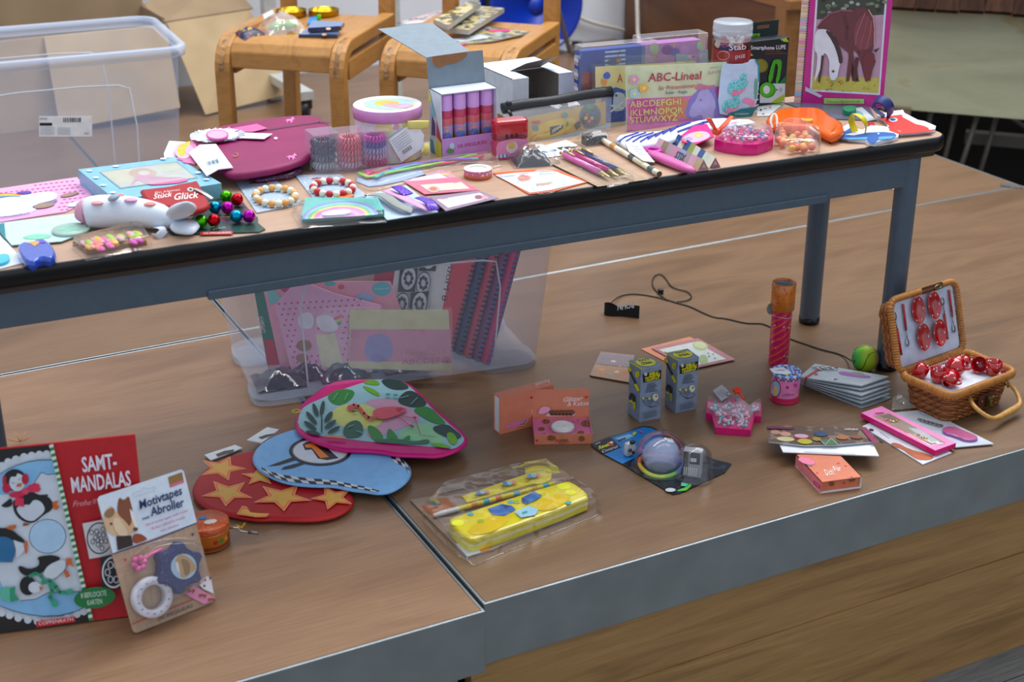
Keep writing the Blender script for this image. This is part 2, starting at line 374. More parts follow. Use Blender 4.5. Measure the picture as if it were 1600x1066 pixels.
tag(MB().box(5.2, 5.3, -3, 6, HF, 2.9, C('#1d1917', .9)).obj('wall_right'), 'dark far wall', None, None, 'structure')  # added backdrop, its near-black colour stands for the shade behind the stall
tag(MB().box(2.0, 5.2, 5.0, 5.1, HF, 2.9, C('#221c18', .9)).obj('wall_recess'), 'dark rear wall of the recess', None, None, 'structure')
# --- brown wooden cabinet beside the stage
CAB = wood('cabinet_veneer', [(.2, '#2c190d'), (.42, '#5a361d'), (.6, '#6d4527'), (.8, '#442814')], stretch=(6, 1.0, 3.4), sc=1.6, rough=.4, fine=.08)
CAB2 = wood('cabinet_top', [(.2, '#7a4e28'), (.5, '#94663a'), (.8, '#835830')], stretch=(6, 1, 6), sc=2, rough=.4)
t = thing('wooden_cabinet', 'dark brown wood grain cabinet against the white wall', 'cabinet', Fr((1.985, 2.02, HF), (1, 0, 0), (0, 1, 0), (0, 0, 1)))
MB().box(0, .02, .02, .9, .06, .75, CAB).obj('side_panel', t)
MB().box(-.006, .05, 0, .05, 0, .655, CAB2).obj('corner_post', t)
MB().box(.05, .42, .012, .03, .06, .64, CAB).obj('front_panel', t)
MB().box(.02, .42, .03, .9, .06, .62, CAB).obj('body', t)
MB().box(-.004, .43, -.015, .36, .655, .68, CAB2).obj('shelf_top', t)
MB().box(0, .42, .04, .9, 0, .06, C('#17110c', .7)).obj('plinth', t)
# --- stall with shingle roof on the right
d20 = math.radians(20); SU = RT*math.cos(d20)-HD*math.sin(d20)
so = onY(1400, 170, 1.85); fr = Fr(so, SU, ZU.cross(SU), ZU)
LP = wood('stall_pine', [(.25, '#a8a68a'), (.45, '#b9b898'), (.55, '#c0bf9f'), (.62, '#b8a878'), (.75, '#bcba9a')], stretch=(1.1, 5, 5.5), sc=1.8, rough=.55, fine=.03)
t = thing('shingled_stall', 'pale pine market stall front with brown shingle roof beside the stage', 'stall', fr)
bh = .305
MB().box(-.06, .62, 0, .022, 0, bh, LP).obj('front_board', t)
MB().box(.598, .62, .022, .5, 0, bh, LP).obj('side_board', t)
MB().box(.592, .606, -.004, 0, 0, bh, C('#b58c4f', .5)).obj('edge_strip', t)
SH = [wood('shingle_a', [(.3, '#1f120b'), (.7, '#362015')], stretch=(14, 2, 2), sc=4, rough=.8, spec=.1), wood('shingle_b', [(.3, '#28170e'), (.7, '#422a1d')], stretch=(14, 2, 2), sc=4, rough=.8, spec=.1)]
for row in range(3):
    x = -.10+.03*row; k = 0
    while x < .66:
        w = .055+.022*random.random(); m = MB(); m.at(x+w/2, -.05+.085*row, bh+.012+.058*row, random.uniform(-2, 2), 32)
        m.box(-w/2+.001, w/2-.001, -.012+random.uniform(-.006, .004), .13, -.006, .005, SH[(k+row) % 2 if random.random() < .8 else 0]); m.obj('shingle', t); x += w; k += 1
LEG = C('#6b665f', .5, .4)
for (a, b, c, e) in ((.02, .05, -.02, .10), (.10, .05, .06, .10), (.17, .10, .13, .12), (.235, .06, .17, .09), (.29, .12, .235, .14), (-.04, .06, -.055, .10)):
    MB().tube([(a, b, .0), (c, e, -(so.z-HF))], .008, LEG).obj('metal_leg', t)
MB().box(.2, .62, .16, .2, -.13, -.095, LEG).obj('cross_bar', t)
MB().tube([(.3, .14, -.02), (.42, .2, -.1), (.62, .3, -.16)], .006, LEG).obj('metal_brace', t)
MB().box(-.06, .62, .4, .42, -(so.z-HF), 0, C('#14110f', .9)).obj('rear_panel', t)  # near-black sheet, the shade below the stall put into its colour
MB().box(-.02, .045, -.035, -.01, -.022, .012, wood('strip_grey', [(.3, '#6e5a48'), (.7, '#8c7660')], stretch=(1, 8, 8))).obj('bracket', t)
# --- big cardboard carton behind the tub
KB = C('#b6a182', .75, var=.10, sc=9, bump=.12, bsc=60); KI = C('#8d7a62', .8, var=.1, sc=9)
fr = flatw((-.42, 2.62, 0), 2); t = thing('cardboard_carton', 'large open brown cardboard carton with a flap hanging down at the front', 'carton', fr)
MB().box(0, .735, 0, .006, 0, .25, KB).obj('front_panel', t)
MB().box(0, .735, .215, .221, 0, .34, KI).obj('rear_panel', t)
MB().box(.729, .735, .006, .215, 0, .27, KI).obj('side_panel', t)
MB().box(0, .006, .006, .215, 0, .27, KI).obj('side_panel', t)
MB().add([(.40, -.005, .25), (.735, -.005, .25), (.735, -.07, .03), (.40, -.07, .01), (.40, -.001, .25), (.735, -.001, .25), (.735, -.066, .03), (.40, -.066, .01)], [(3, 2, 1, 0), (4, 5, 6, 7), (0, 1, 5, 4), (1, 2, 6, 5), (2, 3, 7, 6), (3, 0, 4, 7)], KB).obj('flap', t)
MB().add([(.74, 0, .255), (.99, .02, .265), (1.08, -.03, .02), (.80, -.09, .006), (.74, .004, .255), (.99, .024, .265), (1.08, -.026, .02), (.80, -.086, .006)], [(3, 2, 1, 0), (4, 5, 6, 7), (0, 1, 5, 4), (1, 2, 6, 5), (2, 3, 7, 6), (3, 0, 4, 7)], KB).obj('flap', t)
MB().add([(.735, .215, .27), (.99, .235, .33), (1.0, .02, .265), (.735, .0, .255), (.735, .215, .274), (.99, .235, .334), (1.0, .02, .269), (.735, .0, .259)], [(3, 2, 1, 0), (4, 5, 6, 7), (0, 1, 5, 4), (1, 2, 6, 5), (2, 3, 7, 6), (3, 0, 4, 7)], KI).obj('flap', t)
# --- two wooden chairs
CW = wood('chair_beech', [(.25, '#9c6a30'), (.5, '#b98444'), (.75, '#a87538')], stretch=(9, 2, 9), sc=2, rough=.38, fine=.06)
CWE = wood('chair_plywood_edge', [(.3, '#8a5f33'), (.45, '#b78b56'), (.55, '#7b532c'), (.7, '#b38650')], stretch=(1, 1, 1), sc=26, rough=.45)
def chair(ox, oy, ang, label):
    a = math.radians(ang); v = Vector((math.cos(a), math.sin(a), 0)); u = v.cross(ZU)
    fr = Fr((ox, oy, 0), u, v, ZU); t = thing('wooden_chair', label, 'chair', fr, 'wooden chairs behind the table'); w, d, h = .138, .36, .365
    path = [(0, 0), (0, h-.06)]+[(.06-.06*math.cos(q*math.pi/12), h-.06+.06*math.sin(q*math.pi/12)) for q in range(1, 7)]+[(d, h)]
    for sx in (-1, 1):
        m = MB(); m.at(sx*w, 0, 0); m.sweep(path, .036, .03, CWE if 0 else CW); m.obj('leg', t, bev=.004)
        m = MB(); m.at(sx*(w-.002*0), 0, 0); m.sweep([(p[0]-.0152 if i < 2 else p[0]-.0152*math.cos(min(1, (i-1)/6)*math.pi/2), p[1]+(0 if i < 2 else .0152*math.sin(min(1, (i-1)/6)*math.pi/2))) for i, p in enumerate(path[1:8])], .012, .0016, CWE); m.obj('plywood_edge', t)
        m = MB(); m.at(sx*w*.93, d-.02, 0, 0, 0, 0); m.add([(-.017, 0, 0), (.017, 0, 0), (.017, .04, 0), (-.017, .04, 0), (-.017, .05, .75), (.017, .05, .75), (.017, .08, .75), (-.017, .08, .75)], [(0,3,2,1),(4,5,6,7),(0,1,5,4),(1,2,6,5),(2,3,7,6),(3,0,4,7)], CW); m.obj('back_post', t, bev=.003)
        MB().at(sx*w, 0, 0).box(-.016, .016, .03, d-.02, h-.075, h-.03, CW).obj('side_rail', t, bev=.003)
    m = MB(); prof = [(.004, h-.055), (.006, h-.02), (.018, h-.004), (.04, h+.003), (.12, h-.003), (d*.7, h-.006), (d-.005, h)]
    m.sweep(prof, 2*w-.036, .014, CW); m.obj('seat', t, bev=.003)
    m = MB(); m.surf(lambda i, j: ((i-.5)*2*w*.9, d+.03+.03*math.sin(math.pi*i), .58+.14*j), 10, 2, CW); m.surf(lambda i, j: ((i-.5)*2*w*.9, d+.042+.03*math.sin(math.pi*i), .58+.14*j), 10, 2, CW); m.obj('backrest', t)
    return fr
CH1 = chair(.335, 1.715, 49, 'wooden chair carrying gold tin lids and bagged toys')
CH2 = chair(.63, 1.46, 45, 'wooden chair piled with comic magazines behind the display carton')
# --- mobile board stand
t = thing('board_stand', 'pale grey metal board stand with black castor behind the chairs', 'stand', Fr((0, 0, 0), (1, 0, 0), (0, 1, 0), (0, 0, 1)))
GM = C('#b9bdbb', .4, .3)
a = G(425, 118, .07); b = G(480, 150, .07); dv = (b-a).normalized(); n = ZU.cross(dv)*.02
def bar(p, q, hw, hh, m):
    d = (q-p).normalized(); s = ZU.cross(d).normalized()*hw; z = Vector((0, 0, hh)); vs = [p-s-z, p+s-z, p+s+z, p-s+z, q-s-z, q+s-z, q+s+z, q-s+z]
    return MB().add(vs, [(0, 1, 2, 3), (7, 6, 5, 4), (0, 4, 5, 1), (1, 5, 6, 2), (2, 6, 7, 3), (3, 7, 4, 0)], m)
bar(a, b, .02, .012, GM).obj('foot', t)
MB().box(a.x-.015, a.x+.02, a.y-.02, a.y+.02, .0, 1.5, GM).obj('upright', t)
a2 = G(620, 118, .07); MB().box(a2.x-.008, a2.x+.008, a2.y-.02, a2.y+.02, .0, 1.5, GM).obj('upright', t)
c = b-dv*.02; m = MB(); m.at(c.x, c.y, .03, 30); m.box(-.012, .012, -.016, .016, .0, .028, C('#1b1c1e', .5)); m.obj('castor_bracket', t)
m = MB(); m.at(c.x, c.y, .027, -30, 0, 90); m.lathe([(.001, -.012), (.022, -.012), (.027, -.008), (.027, .008), (.022, .012), (.001, .012)], C('#1b1c1e', .4), 20); m.obj('castor_wheel', t)
# --- blue cable reel
rn = (-HD*.94 + RT*.34).normalized(); ro = G(838, 88, 0); ro.z = .165; ru = ZU.cross(rn).normalized()
fr = Fr((ro.x, ro.y, 0), ru, -rn, ZU); t = thing('cable_reel', 'blue cable reel on a grey tube stand near the wall', 'cable reel', fr)
BL = C('#123a9c', .4, var=.1, sc=12)
for yo, nm in ((0, 'flange'), (.12, 'flange')):
    m = MB(); m.at(0, yo, .165, 0, 90); m.lathe([(.03, -.004), (.15, -.004), (.157, -.008), (.163, 0), (.157, .008), (.15, .004), (.03, .004), (.03, -.004)], BL, 48); m.obj(nm, t)
m = MB(); m.at(0, 0, .165, 0, 90); [m.lathe([(.135, -.012-k*.017), (.143, -.02-k*.017), (.135, -.028-k*.017)], C('#17181a', .5), 32) for k in range(6)]; m.obj('black_cable', t)
m = MB(); m.at(0, 0, .165, 0, 90); m.lathe([(.0, .005), (.03, .005), (.03, -.12)], BL, 24); m.obj('hub', t)
m = MB(); m.at(.075, -.005, .215, 0, 90); m.lathe([(0, .0), (.012, .0)], C('#10131a', .6), 16); m.obj('grip_hole', t)
m = MB(); m.at(.06, -.0055, .07, 0, 90, 0); m.poly([(-.06, -.03), (.05, -.06), (.065, -.03), (-.045, .0)], .0, C('#b9c3d6', .5)); m.obj('sticker', t)
m = MB(); m.tube([(-.09, -.02, .34), (.02, -.03, .34), (.035, -.035, .25), (.10, -.05, .015), (.14, .0, .01), (.2, .1, .01), (.1, .16, .01), (.03, .15, .2), (.02, .15, .34)], .008, C('#6f6b66', .4, .5)); m.obj('stand_tube', t)
WC = C('#b9b6ae', .5)
m = MB(); m.tube(smoothp([tuple(onY(x, y, 2.93)) for x, y in ((885, 12), (905, 28), (935, 38), (965, 44), (990, 52))]+[tuple(G(1003, 66, .01)), tuple(G(1060, 90, .01))], 2, False), .006, WC); m.obj('wall_cable', None, None, 'thin white cable running along the wall from the blue reel', 'cable')
m = MB(); m.tube(smoothp([(1.966, 2.93, .33), (1.960, 2.87, .33), (1.958, 2.82, .26), (1.958, 2.80, .12), (1.957, 2.79, .02), (1.94, 2.72, .009), (1.9, 2.5, .009)], 2, False), .007, C('#d2d0c8', .5)); m.obj('white_cable', None, None, 'white cable looping down beside the brown cabinet', 'cable')
# --- low table
TZ = .42
A = G(0, 425, TZ); B = G(1470, 215, TZ); tu = (B-A); tu.z = 0; tu.normalize(); tv = ZU.cross(tu)
te = G(1487, 212, TZ); endu = (te-A).dot(tu)
lx = None
TFR = Fr((A.x, A.y, 0), tu, tv, ZU)            # table frame: front edge at v=0
TL, TR, TD = -.125, endu, .335
BEECH = wood('beech_laminate', [(.25, '#ae8c74'), (.5, '#bb9a82'), (.75, '#b3917a')], stretch=(1, 9, 9), sc=3, rough=.42, fine=.04, bump=0)
BLK = C('#0e0f12', .35); STL = C('#56636f', .38, .15, var=.04)
t = thing('low_table', 'low beech-topped table with black edge and blue grey steel legs', 'table', TFR)
cx, w_ = (TL+TR)/2, TR-TL
o1 = rrect(w_, TD, .03, 6, cx, TD/2)
MB().prism(inset(o1, .004), TZ-.02, TZ, BEECH).obj('tabletop', t)
m = MB(); R = []
for dd, z in ((.0042, TZ+.0004), (.001, TZ-.001), (0, TZ-.006), (0, TZ-.019), (.003, TZ-.024), (.0125, TZ-.024)): R += [(x, y, z) for x, y in inset(o1, dd)]
n = len(o1); m.add(R, [(k*n+i, k*n+(i+1) % n, (k+1)*n+(i+1) % n, (k+1)*n+i) for k in range(5) for i in range(n)], BLK, True); m.obj('edge_band', t)
MB().prism(inset(o1, .012), TZ-.034, TZ-.0205, C('#40352e', .6)).obj('underside', t)
fa = G(1391, 580); bk = G(1265, 503); fl = (fa-TFR.o).dot(tu), (fa-TFR.o).dot(tv); bl = (bk-TFR.o).dot(tu), (bk-TFR.o).dot(tv)
legx = (fl[0]+bl[0])/2; ly0, ly1 = max(.03, fl[1]), bl[1]
LXL = TL+.085
AP0, AP1 = TZ-.084, TZ-.036
MB().box(LXL, legx, ly0-.012, ly0+.012, AP0, AP1, STL).obj('front_apron', t, bev=.002)
MB().box(LXL+.3, legx-.17, ly0-.016, ly0+.0, AP0-.004, AP0+.01, STL).obj('apron_flange', t, bev=.002)
MB().box(LXL, legx, ly1-.012, ly1+.012, AP0, AP1, STL).obj('rear_apron', t, bev=.002)
for lx in (LXL, legx):
    MB().box(lx-.012, lx+.012, ly0, ly1, AP0, AP1, STL).obj('side_apron', t, bev=.002)
    for ly in (ly0, ly1):
        m = MB(); m.at(lx, ly, 0); m.lathe([(0, .012), (.0185, .012), (.019, .014), (.019, TZ-.034)], STL, 28); m.obj('leg', t)
        m = MB(); m.at(lx, ly, 0); m.lathe([(0, 0), (.0175, 0), (.0195, .003), (.0195, .013), (0, .013)], BLK, 28); m.obj('foot_cap', t)
tf_ = [G(x, y, .0006) for x, y in ((1336, 280.5), (1411, 294.5), (1411, 299), (1336, 285))]; fr = Fr(tf_[0], (tf_[1]-tf_[0]), ZU.cross(tf_[1]-tf_[0]), ZU); m = MB(); m.prism([fr.L(*pj(v)) for v in tf_], 0, .0005, C('#b9b2a6', .5)); m.obj('tape_strip', None, fr, 'short pale tape strip stuck on the rear stage deck', 'tape strip')
g = G(1580, 291, .0008); m = MB(); m.prism(rrect(.05, .02, .003), 0, .003, C('#c3c6c8', .25, .9)); m.obj('metal_latch', None, flatw(g, -60), 'small bright metal latch at the right stage edge', 'latch')
# ================================================================== helpers for boxes and cards
class Zc:                                # a magnified crop of the photograph: crop pixels -> photo pixels
    def __init__(s, x, y, k): s.x, s.y, s.k = x, y, k
    def __call__(s, *p): return [(s.x+a/s.k, s.y+b/s.k) for a, b in p]
    def o(s, a, b): return (s.x+a/s.k, s.y+b/s.k)
class PBox:                              # upright box from three bottom corners and a top row
    def __init__(s, mid, left, right, ytop, z=0.0, h=None, d=None, w=None, byleft=False):
        O = G(*mid, z); R_ = G(*right, z)-O; L_ = G(*left, z)-O; s.w = w or R_.length; u = R_.normalized(); v = ZU.cross(u)
        if byleft: v = L_.normalized(); u = v.cross(ZU)
        s.d = d or abs(L_.dot(v)); s.h = h or hgt(O, ytop)
        s.fr = Fr(O, u, v, ZU); s.front = Fr(O, u, ZU, u.cross(ZU)); s.side = Fr(O+v*s.d, -v, ZU, -u); s.top = Fr(O+ZU*s.h, u, v, ZU)
def quadcard(name, label, cat, pts, z, th, m, group=None, parent=None, rnd=0, top=None, edge=None):
    fr = flat(*pts[0], z, *pts[1]); q = fr.LL(pts)
    t = thing(name, label, cat, fr, group); p = smoothp(q, rnd) if rnd else q
    MB().prism(p, 0, th, edge or m, top or m).obj('card', t)
    return t, Fr(fr.W(0, 0, th), fr.u, fr.v, fr.n), fr
def mb_on(fr, ref): m = MB(); m.M = ref.m.inverted() @ fr.m; return m
def heart(r, cx=0, cy=0, rot=0):
    p = [(16*math.sin(t)**3/17, (13*math.cos(t)-5*math.cos(2*t)-2*math.cos(3*t)-math.cos(4*t))/17) for t in [2*math.pi*k/18 for k in range(18)]]
    c, s_ = math.cos(math.radians(rot)), math.sin(math.radians(rot)); return [(cx+r*(x*c-y*s_), cy+r*(x*s_+y*c)) for x, y in p]
def squig(pr, pts, wpx, m): pr.line(pts, wpx, m)
CLR = film(); CLR2 = film(gloss=.05, bump=.9, bsc=18, tint=.02); BLIS = film(gloss=.03, rough=.04, bump=.15, bsc=8, tint=.02)
LID = film(gloss=.07, rough=.05, bump=.2, bsc=12, tint=.07); WHITE = C('#e9ebee', .5); PEACH = C('#c98068', .45); PINKB = C('#cf7f9e', .45); HOT = C('#d11879', .35); BLACKM = C('#121316', .4)
B3 = Zc(320, 350, 2.7586); B4 = Zc(880, 400, 3.948); B5 = Zc(1180, 400, 3.807); B7 = Zc(280, 560, 3.331)
D1 = Zc(0, 670, 6.6625); D2 = Zc(0, 830, 6.6625); D3 = Zc(150, 720, 3.808); D4 = Zc(460, 580, 5.611); D5 = Zc(630, 710, 5.0); D6 = Zc(760, 580, 8.0); D7 = Zc(910, 650, 6.4); D8 = Zc(960, 530, 6.6625)
E1 = Zc(1360, 420, 4.2625); E2 = Zc(1180, 640, 7.2727); E3 = Zc(1330, 610, 6.667); E4 = Zc(1180, 540, 6.667)
# ================================================================== clear tubs
TUB = frost('#bccae4', .26, .28); RIM = frost('#ccd9f0', .5, .25); RIB = frost('#e8eef8', .7, .25)
def tub(name, label, fr, L, Wd, H, fl, foot=True):
    t = thing(name, label, 'storage tub', fr); n = 6
    def ring(e, z, r): return [(x, y, z) for x, y in rrect(L+2*e, Wd+2*e, r, n, L/2, Wd/2)]
    rg = [ring(0, .012, .03), ring(fl*.15, .02, .035), ring(fl*.9, H-.03, .04), ring(fl, H-.022, .042)]; N = len(rg[0])
    m = MB(); m.add(sum(rg, []), [(k*N+i, k*N+(i+1) % N, (k+1)*N+(i+1) % N, (k+1)*N+i) for k in range(3) for i in range(N)], TUB, True); m.obj('tub_wall', t)
    m = MB(); m.add(rg[0], [list(range(N))], TUB); m.obj('base', t)
    rr = [ring(fl, H-.022, .042), ring(fl+.012, H-.022, .048), ring(fl+.013, H-.002, .048), ring(fl+.009, H, .047), ring(fl-.001, H, .042), ring(fl-.002, H-.01, .041)]
    m = MB(); m.add(sum(rr, []), [(k*N+i, k*N+(i+1) % N, (k+1)*N+(i+1) % N, (k+1)*N+i) for k in range(5) for i in range(N)], RIM, True); m.obj('rim', t)
    for (a, b) in ((.05, .05), (L-.05, .05), (.05, Wd-.05), (L-.05, Wd-.05)):
        MB().prism(rrect(.11, .09, .028, 4, a, b), 0, .012, frost('#c3cfe2', .28, .3)).obj('foot', t)
    def on(x, k, yside): e = fl*(.15+.75*(k-.02)/(H-.05)); return (x, (-e-.001) if yside == 0 else (Wd+e+.001), k)
    for yd in (0, 1):
        p = [on(.085, .03, yd), on(.085-.01, H*.80, yd), on(.12, H*.84, yd), on(L-.12, H*.84, yd), on(L-.075, H*.80, yd), on(L-.085, .03, yd)]
        m = MB(); m.tube(smoothp(p, 1, False), .0016, RIB, 5); m.obj('moulded_rib', t)
    return t
o = G(403, 640); r = G(842, 576); u = (r-o); UL = u.length; u.normalize(); TBF = Fr(o, u, ZU.cross(u), ZU)
tub('storage_tub', 'clear plastic tub filled with cards and books under the low table', TBF, UL, .27, .27, .028)
# things inside the tub
fr = stand((436, 586), (706, 582), .02, 14)
def inner(name, label, cat, pts, base, m, th=.003, fr=fr, c=0.0):
    f2 = Fr(fr.W(0, 0, c), fr.u, fr.v, fr.n); t = thing(name, label, cat, f2); q = f2.LL(pts); MB().prism(q, -th, 0, m).obj('card', t); return t, f2
t, f2 = inner('book', 'green and red book at the left end of the filled tub', 'book', B3((205, 245), (250, 240), (330, 640), (275, 640)), 0, C('#1f6a55', .5), .012, fr, -.06)
Pr(f2).p(B3((255, 500), (295, 500), (330, 640), (275, 640)), '#b02538').t('COPPENRATH', B3.o(262, 470), B3.o(252, 400), 8, '#d6dcd8', up=(-1, 0)).done(t)
t, f2 = inner('sticker_card', 'pink card with teal round patches standing at the back of the filled tub', 'card', B3((245, 250), (800, 248), (850, 380), (820, 640), (330, 640)), 0, C('#e6a7b6', .45), .003, fr, -.03)
p = Pr(f2); p.e(*B3.o(540, 258), 9, 4, '#5cb5b0').e(*B3.o(762, 280), 15, 11, '#63b7c0').e(*B3.o(355, 272), 11, 9, '#b3527a').e(*B3.o(588, 272), 5, 4, '#d65a55').p(B3((265, 260), (345, 325), (280, 350)), '#7fc9c2').p(B3((640, 310), (700, 290), (740, 330), (660, 350)), '#a3b9d8', 1).t('Pummel', B3.o(735, 285), B3.o(795, 280), 3, '#d8efe9'); p.done(t)
t, f2 = inner('sticker_sheet', 'pink heart patterned sheet with rainbow stripes inside the filled tub', 'sticker sheet', B3((300, 350), (400, 238), (560, 300), (760, 350), (720, 640), (375, 640)), 0, C('#e9b3cf', .45), .002, fr, -.012)
p = Pr(f2); HM = C('#c23a86', .5)
for iy in range(13):
    for ix in range(14):
        x = 320+iy*6+ix*27+(13 if iy % 2 else 0); y = 345+iy*23-ix*1.5
        if x < 690 and y < 625 and not (395 < x < 590 and 380 < y < 560): p.mb.poly([(a, b) for a, b in heart(.0022, *f2.L(*B3.o(x, y), p.c))], p.c, HM)
p.c += .0001
for k, cc in enumerate(('#d84b52', '#e99a45', '#efd75a', '#62b06a', '#5a7fc0')): p.p(B3((480+k*10, 450-k*3), (588, 390+k*9), (588, 398+k*9), (490+k*10, 458-k*3)), cc)
p.e(*B3.o(428, 525), 12, 9, '#9a7555').e(*B3.o(420, 578), 10, 7, '#a07a58').p(B3((470, 400), (540, 385), (590, 460), (500, 470)), '#e9e6ec', 2).p(B3((400, 390), (470, 375), (470, 455), (405, 450)), '#e6e0ea', 2); p.done(t)
t, f2 = inner('ruler_pack', 'yellow and pink ruler in a clear sleeve at the front of the filled tub', 'ruler pack', B3((625, 372), (1050, 372), (1066, 635), (620, 622)), 0, C('#c8c08a', .35, coat=.6), .003, fr, -.006)
p = Pr(f2); p.p(B3((630, 455), (1058, 455), (1064, 600), (622, 590)), C('#c9768f', .35, coat=.6)).p(B3((690, 480), (790, 470), (820, 560), (770, 600), (690, 590)), C('#8f84b8', .4), 2).t('ABCDEFG', B3.o(850, 606), B3.o(1050, 600), 9, '#b04a78').t('HIJKLMN', B3.o(830, 575), B3.o(1050, 570), 9, '#d08a8a'); p.done(t)
m = MB(); q = f2.LL(B3((480, 360), (1066, 360), (1070, 640), (478, 628)), .004); m.poly(q, .004, CLR2); m.obj('sleeve', t)
t, f2 = inner('folded_sheet', 'pale yellow folded sheet beside the ruler pack in the filled tub', 'paper', B3((478, 480), (560, 470), (600, 615), (505, 618)), 0, C('#d8d2ae', .5), .002, fr, -.010)
t, f2 = inner('mandala_sheet', 'white sheet printed with black and white mandala circles in the filled tub', 'sheet', B3((835, 112), (1080, 90), (985, 560), (760, 560)), 0, C('#d4d2d4', .5), .003, fr, -.045)
p = Pr(f2)
for (x, y, dk) in ((905, 120, 0), (968, 145, 1), (878, 235, 1), (942, 255, 0), (925, 345, 1), (850, 345, 0)):
    if dk: p.p(B3((x-36, y-48), (x+42, y-56), (x+26, y+58), (x-46, y+58)), '#2a2a2e')
    p.e(*B3.o(x, y), 11, 18, '#1d1d20' if not dk else '#c9c9cb', rot=10).e(*B3.o(x, y), 10, 16.5, '#c9c9cb', rot=10)
    for k in range(8): a = k*math.pi/4; p.e(*B3.o(x+15*math.cos(a), y+24*math.sin(a)), 2.6, 3.4, '#3a3a3e', 8)
p.t('8 Motive', B3.o(1020, 330), B3.o(1060, 130), 9, '#3c3c40', up=(1, .2)); p.done(t)
t, f2 = inner('red_folder', 'plain red folder behind the mandala sheet in the filled tub', 'folder', B3((740, 140), (832, 118), (790, 400), (710, 400)), 0, C('#a8344c', .5), .003, fr, -.052)
t, f2 = inner('greeting_card', 'cream and blue greeting card at the back of the filled tub', 'card', B3((325, 215), (735, 130), (735, 250), (325, 250)), 0, C('#b5ad9f', .5), .003, fr, -.07)
p = Pr(f2); p.p(B3((330, 215), (412, 200), (414, 250), (332, 250)), '#4a5f92').t('frohe Feste', B3.o(545, 215), B3.o(680, 200), 5, '#9a4a56'); p.done(t)
# leaning picture books at the right end of the tub
cols = (('#a5283c', 'red'), ('#27284a', 'dark blue'), ('#9b2942', 'crimson'), ('#5a1f4a', 'plum'), ('#b0155c', 'magenta'))
for k, (cc, nm) in enumerate(cols):
    x = 700+k*14; f2 = stand((x-22, 530+k*5), (x+12, 556+k*5), .014, 17); hh = .235-.004*(4-k); dd = .12
    t = thing('picture_book', '%s picture book leaning in the filled tub, %s from its right end' % (nm, ('fifth', 'fourth', 'third', 'second', 'first')[k]), 'book', f2, 'picture books leaning in the filled tub')
    MB().box(-.02, .06, 0, hh, -.009, 0, C(cc, .4)).obj('cover', t)
    m = MB()
    for j in range(26): m.add([(.0605, j*.009, -.009), (.0605, j*.009+.0045, -.009), (.064, j*.009+.002, -.0045), (.0605, j*.009, 0), (.0605, j*.009+.0045, 0)], [(0, 1, 2), (3, 4, 2), (0, 2, 3), (1, 2, 4)], C('#5f72a0' if k in (3, 4) else '#9a7480' if k != 1 else '#5a5f7a', .5))
    m.obj('zigzag_binding', t)
f2 = flatw(TBF.W(UL-.085, .13, .012), 60); t = thing('wooden_plaque', 'dark brown wooden plaque standing at the right end of the filled tub', 'plaque', f2)
WB = wood('dark_frame', [(.3, '#2b211b'), (.7, '#4a3a2e')], rough=.4)
m = MB(); m.at(0, 0, 0, 0, 90); pts = smoothp([(-.03, 0), (.03, 0), (.042, .05), (.04, .085), (.012, .12), (-.012, .12), (-.04, .085), (-.042, .05)], 1); m.prism(pts, -.008, .008, WB, ch=.002); m.obj('board', t)
m = MB(); m.at(0, -.0085, 0, 0, 90); m.poly(rrect(.04, .045, .004, 3, 0, .05), 0, C('#5a4a34', .5)); m.obj('inset', t)
rb = random.Random(3)
for k in range(5):
    a, b = .05+.055*k, .07+.02*(k % 2); f2 = Fr(TBF.W(a, b, .014), TBF.u, TBF.v, ZU)
    m = MB(); m.surf(lambda i, j: ((i-.5)*.085, (j-.5)*.075, .022*math.sin(math.pi*i)*math.sin(math.pi*j)+.004*math.sin(17*i+k)*math.cos(13*j)), 10, 10, C(('#241f2b', '#2d2430', '#1f2530')[k % 3], .15, coat=.8, bump=.6, bsc=70)); m.surf(lambda i, j: ((i-.5)*.085, (j-.5)*.075, 0), 1, 1, C('#241f2b', .4))
    m.obj('bagged_trinket', None, f2, 'small dark bagged trinket on the floor of the filled tub, %s from its left end' % ('first', 'second', 'third', 'fourth', 'fifth')[k], 'trinket', 'dark bagged trinkets in the filled tub')
# large empty tub behind the table
fr = flatw((.08, 1.576, 0), -3); u2 = fr.u; TL2 = .52; f0 = Fr(Vector((.08, 1.6, 0))-u2*(TL2+.0), u2, fr.v, ZU)
tub('storage_tub', 'large empty clear plastic tub with a paper label behind the table', f0, TL2-.03, .29, .42, .03)
tf = Fr(f0.W(0, -.03, 0), f0.u, ZU*.998+f0.v*-.06, -f0.v); tf = Fr(tf.o, tf.u, (ZU), -f0.v)
t = thing('paper_label', 'white paper label with a barcode on the large empty tub', 'label', tf)
q = tf.LL([(61, 182), (144, 182), (144, 213.5), (61, 213.5)], .003); MB().prism(q, .002, .003, WHITE).obj('paper', t)
p = Pr(tf, .0034); rr_ = random.Random(5); x = 99
while x < 127: w = rr_.uniform(.6, 1.8); p.p([(x, 184), (x+w, 184), (x+w, 191), (x, 191)], '#2a2c30'); p.c -= p.step; x += w+rr_.uniform(.6, 1.5)
p.p([(62, 192), (81.5, 192), (81.5, 196.5), (62, 196.5)], '#22242a').t('SAMLA', (62, 187), (74, 187), 3, '#3a3c44')
for k in range(5): p.line([(63, 199+k*2.6), (85, 199+k*2.6)], .7, '#8f96a2').line([(90, 200+k*2.4), (110, 200+k*2.4)], .7, '#8f96a2')
p.t('IKEA', (132, 210), (139, 210), 3, '#3a3c44'); p.done(t)
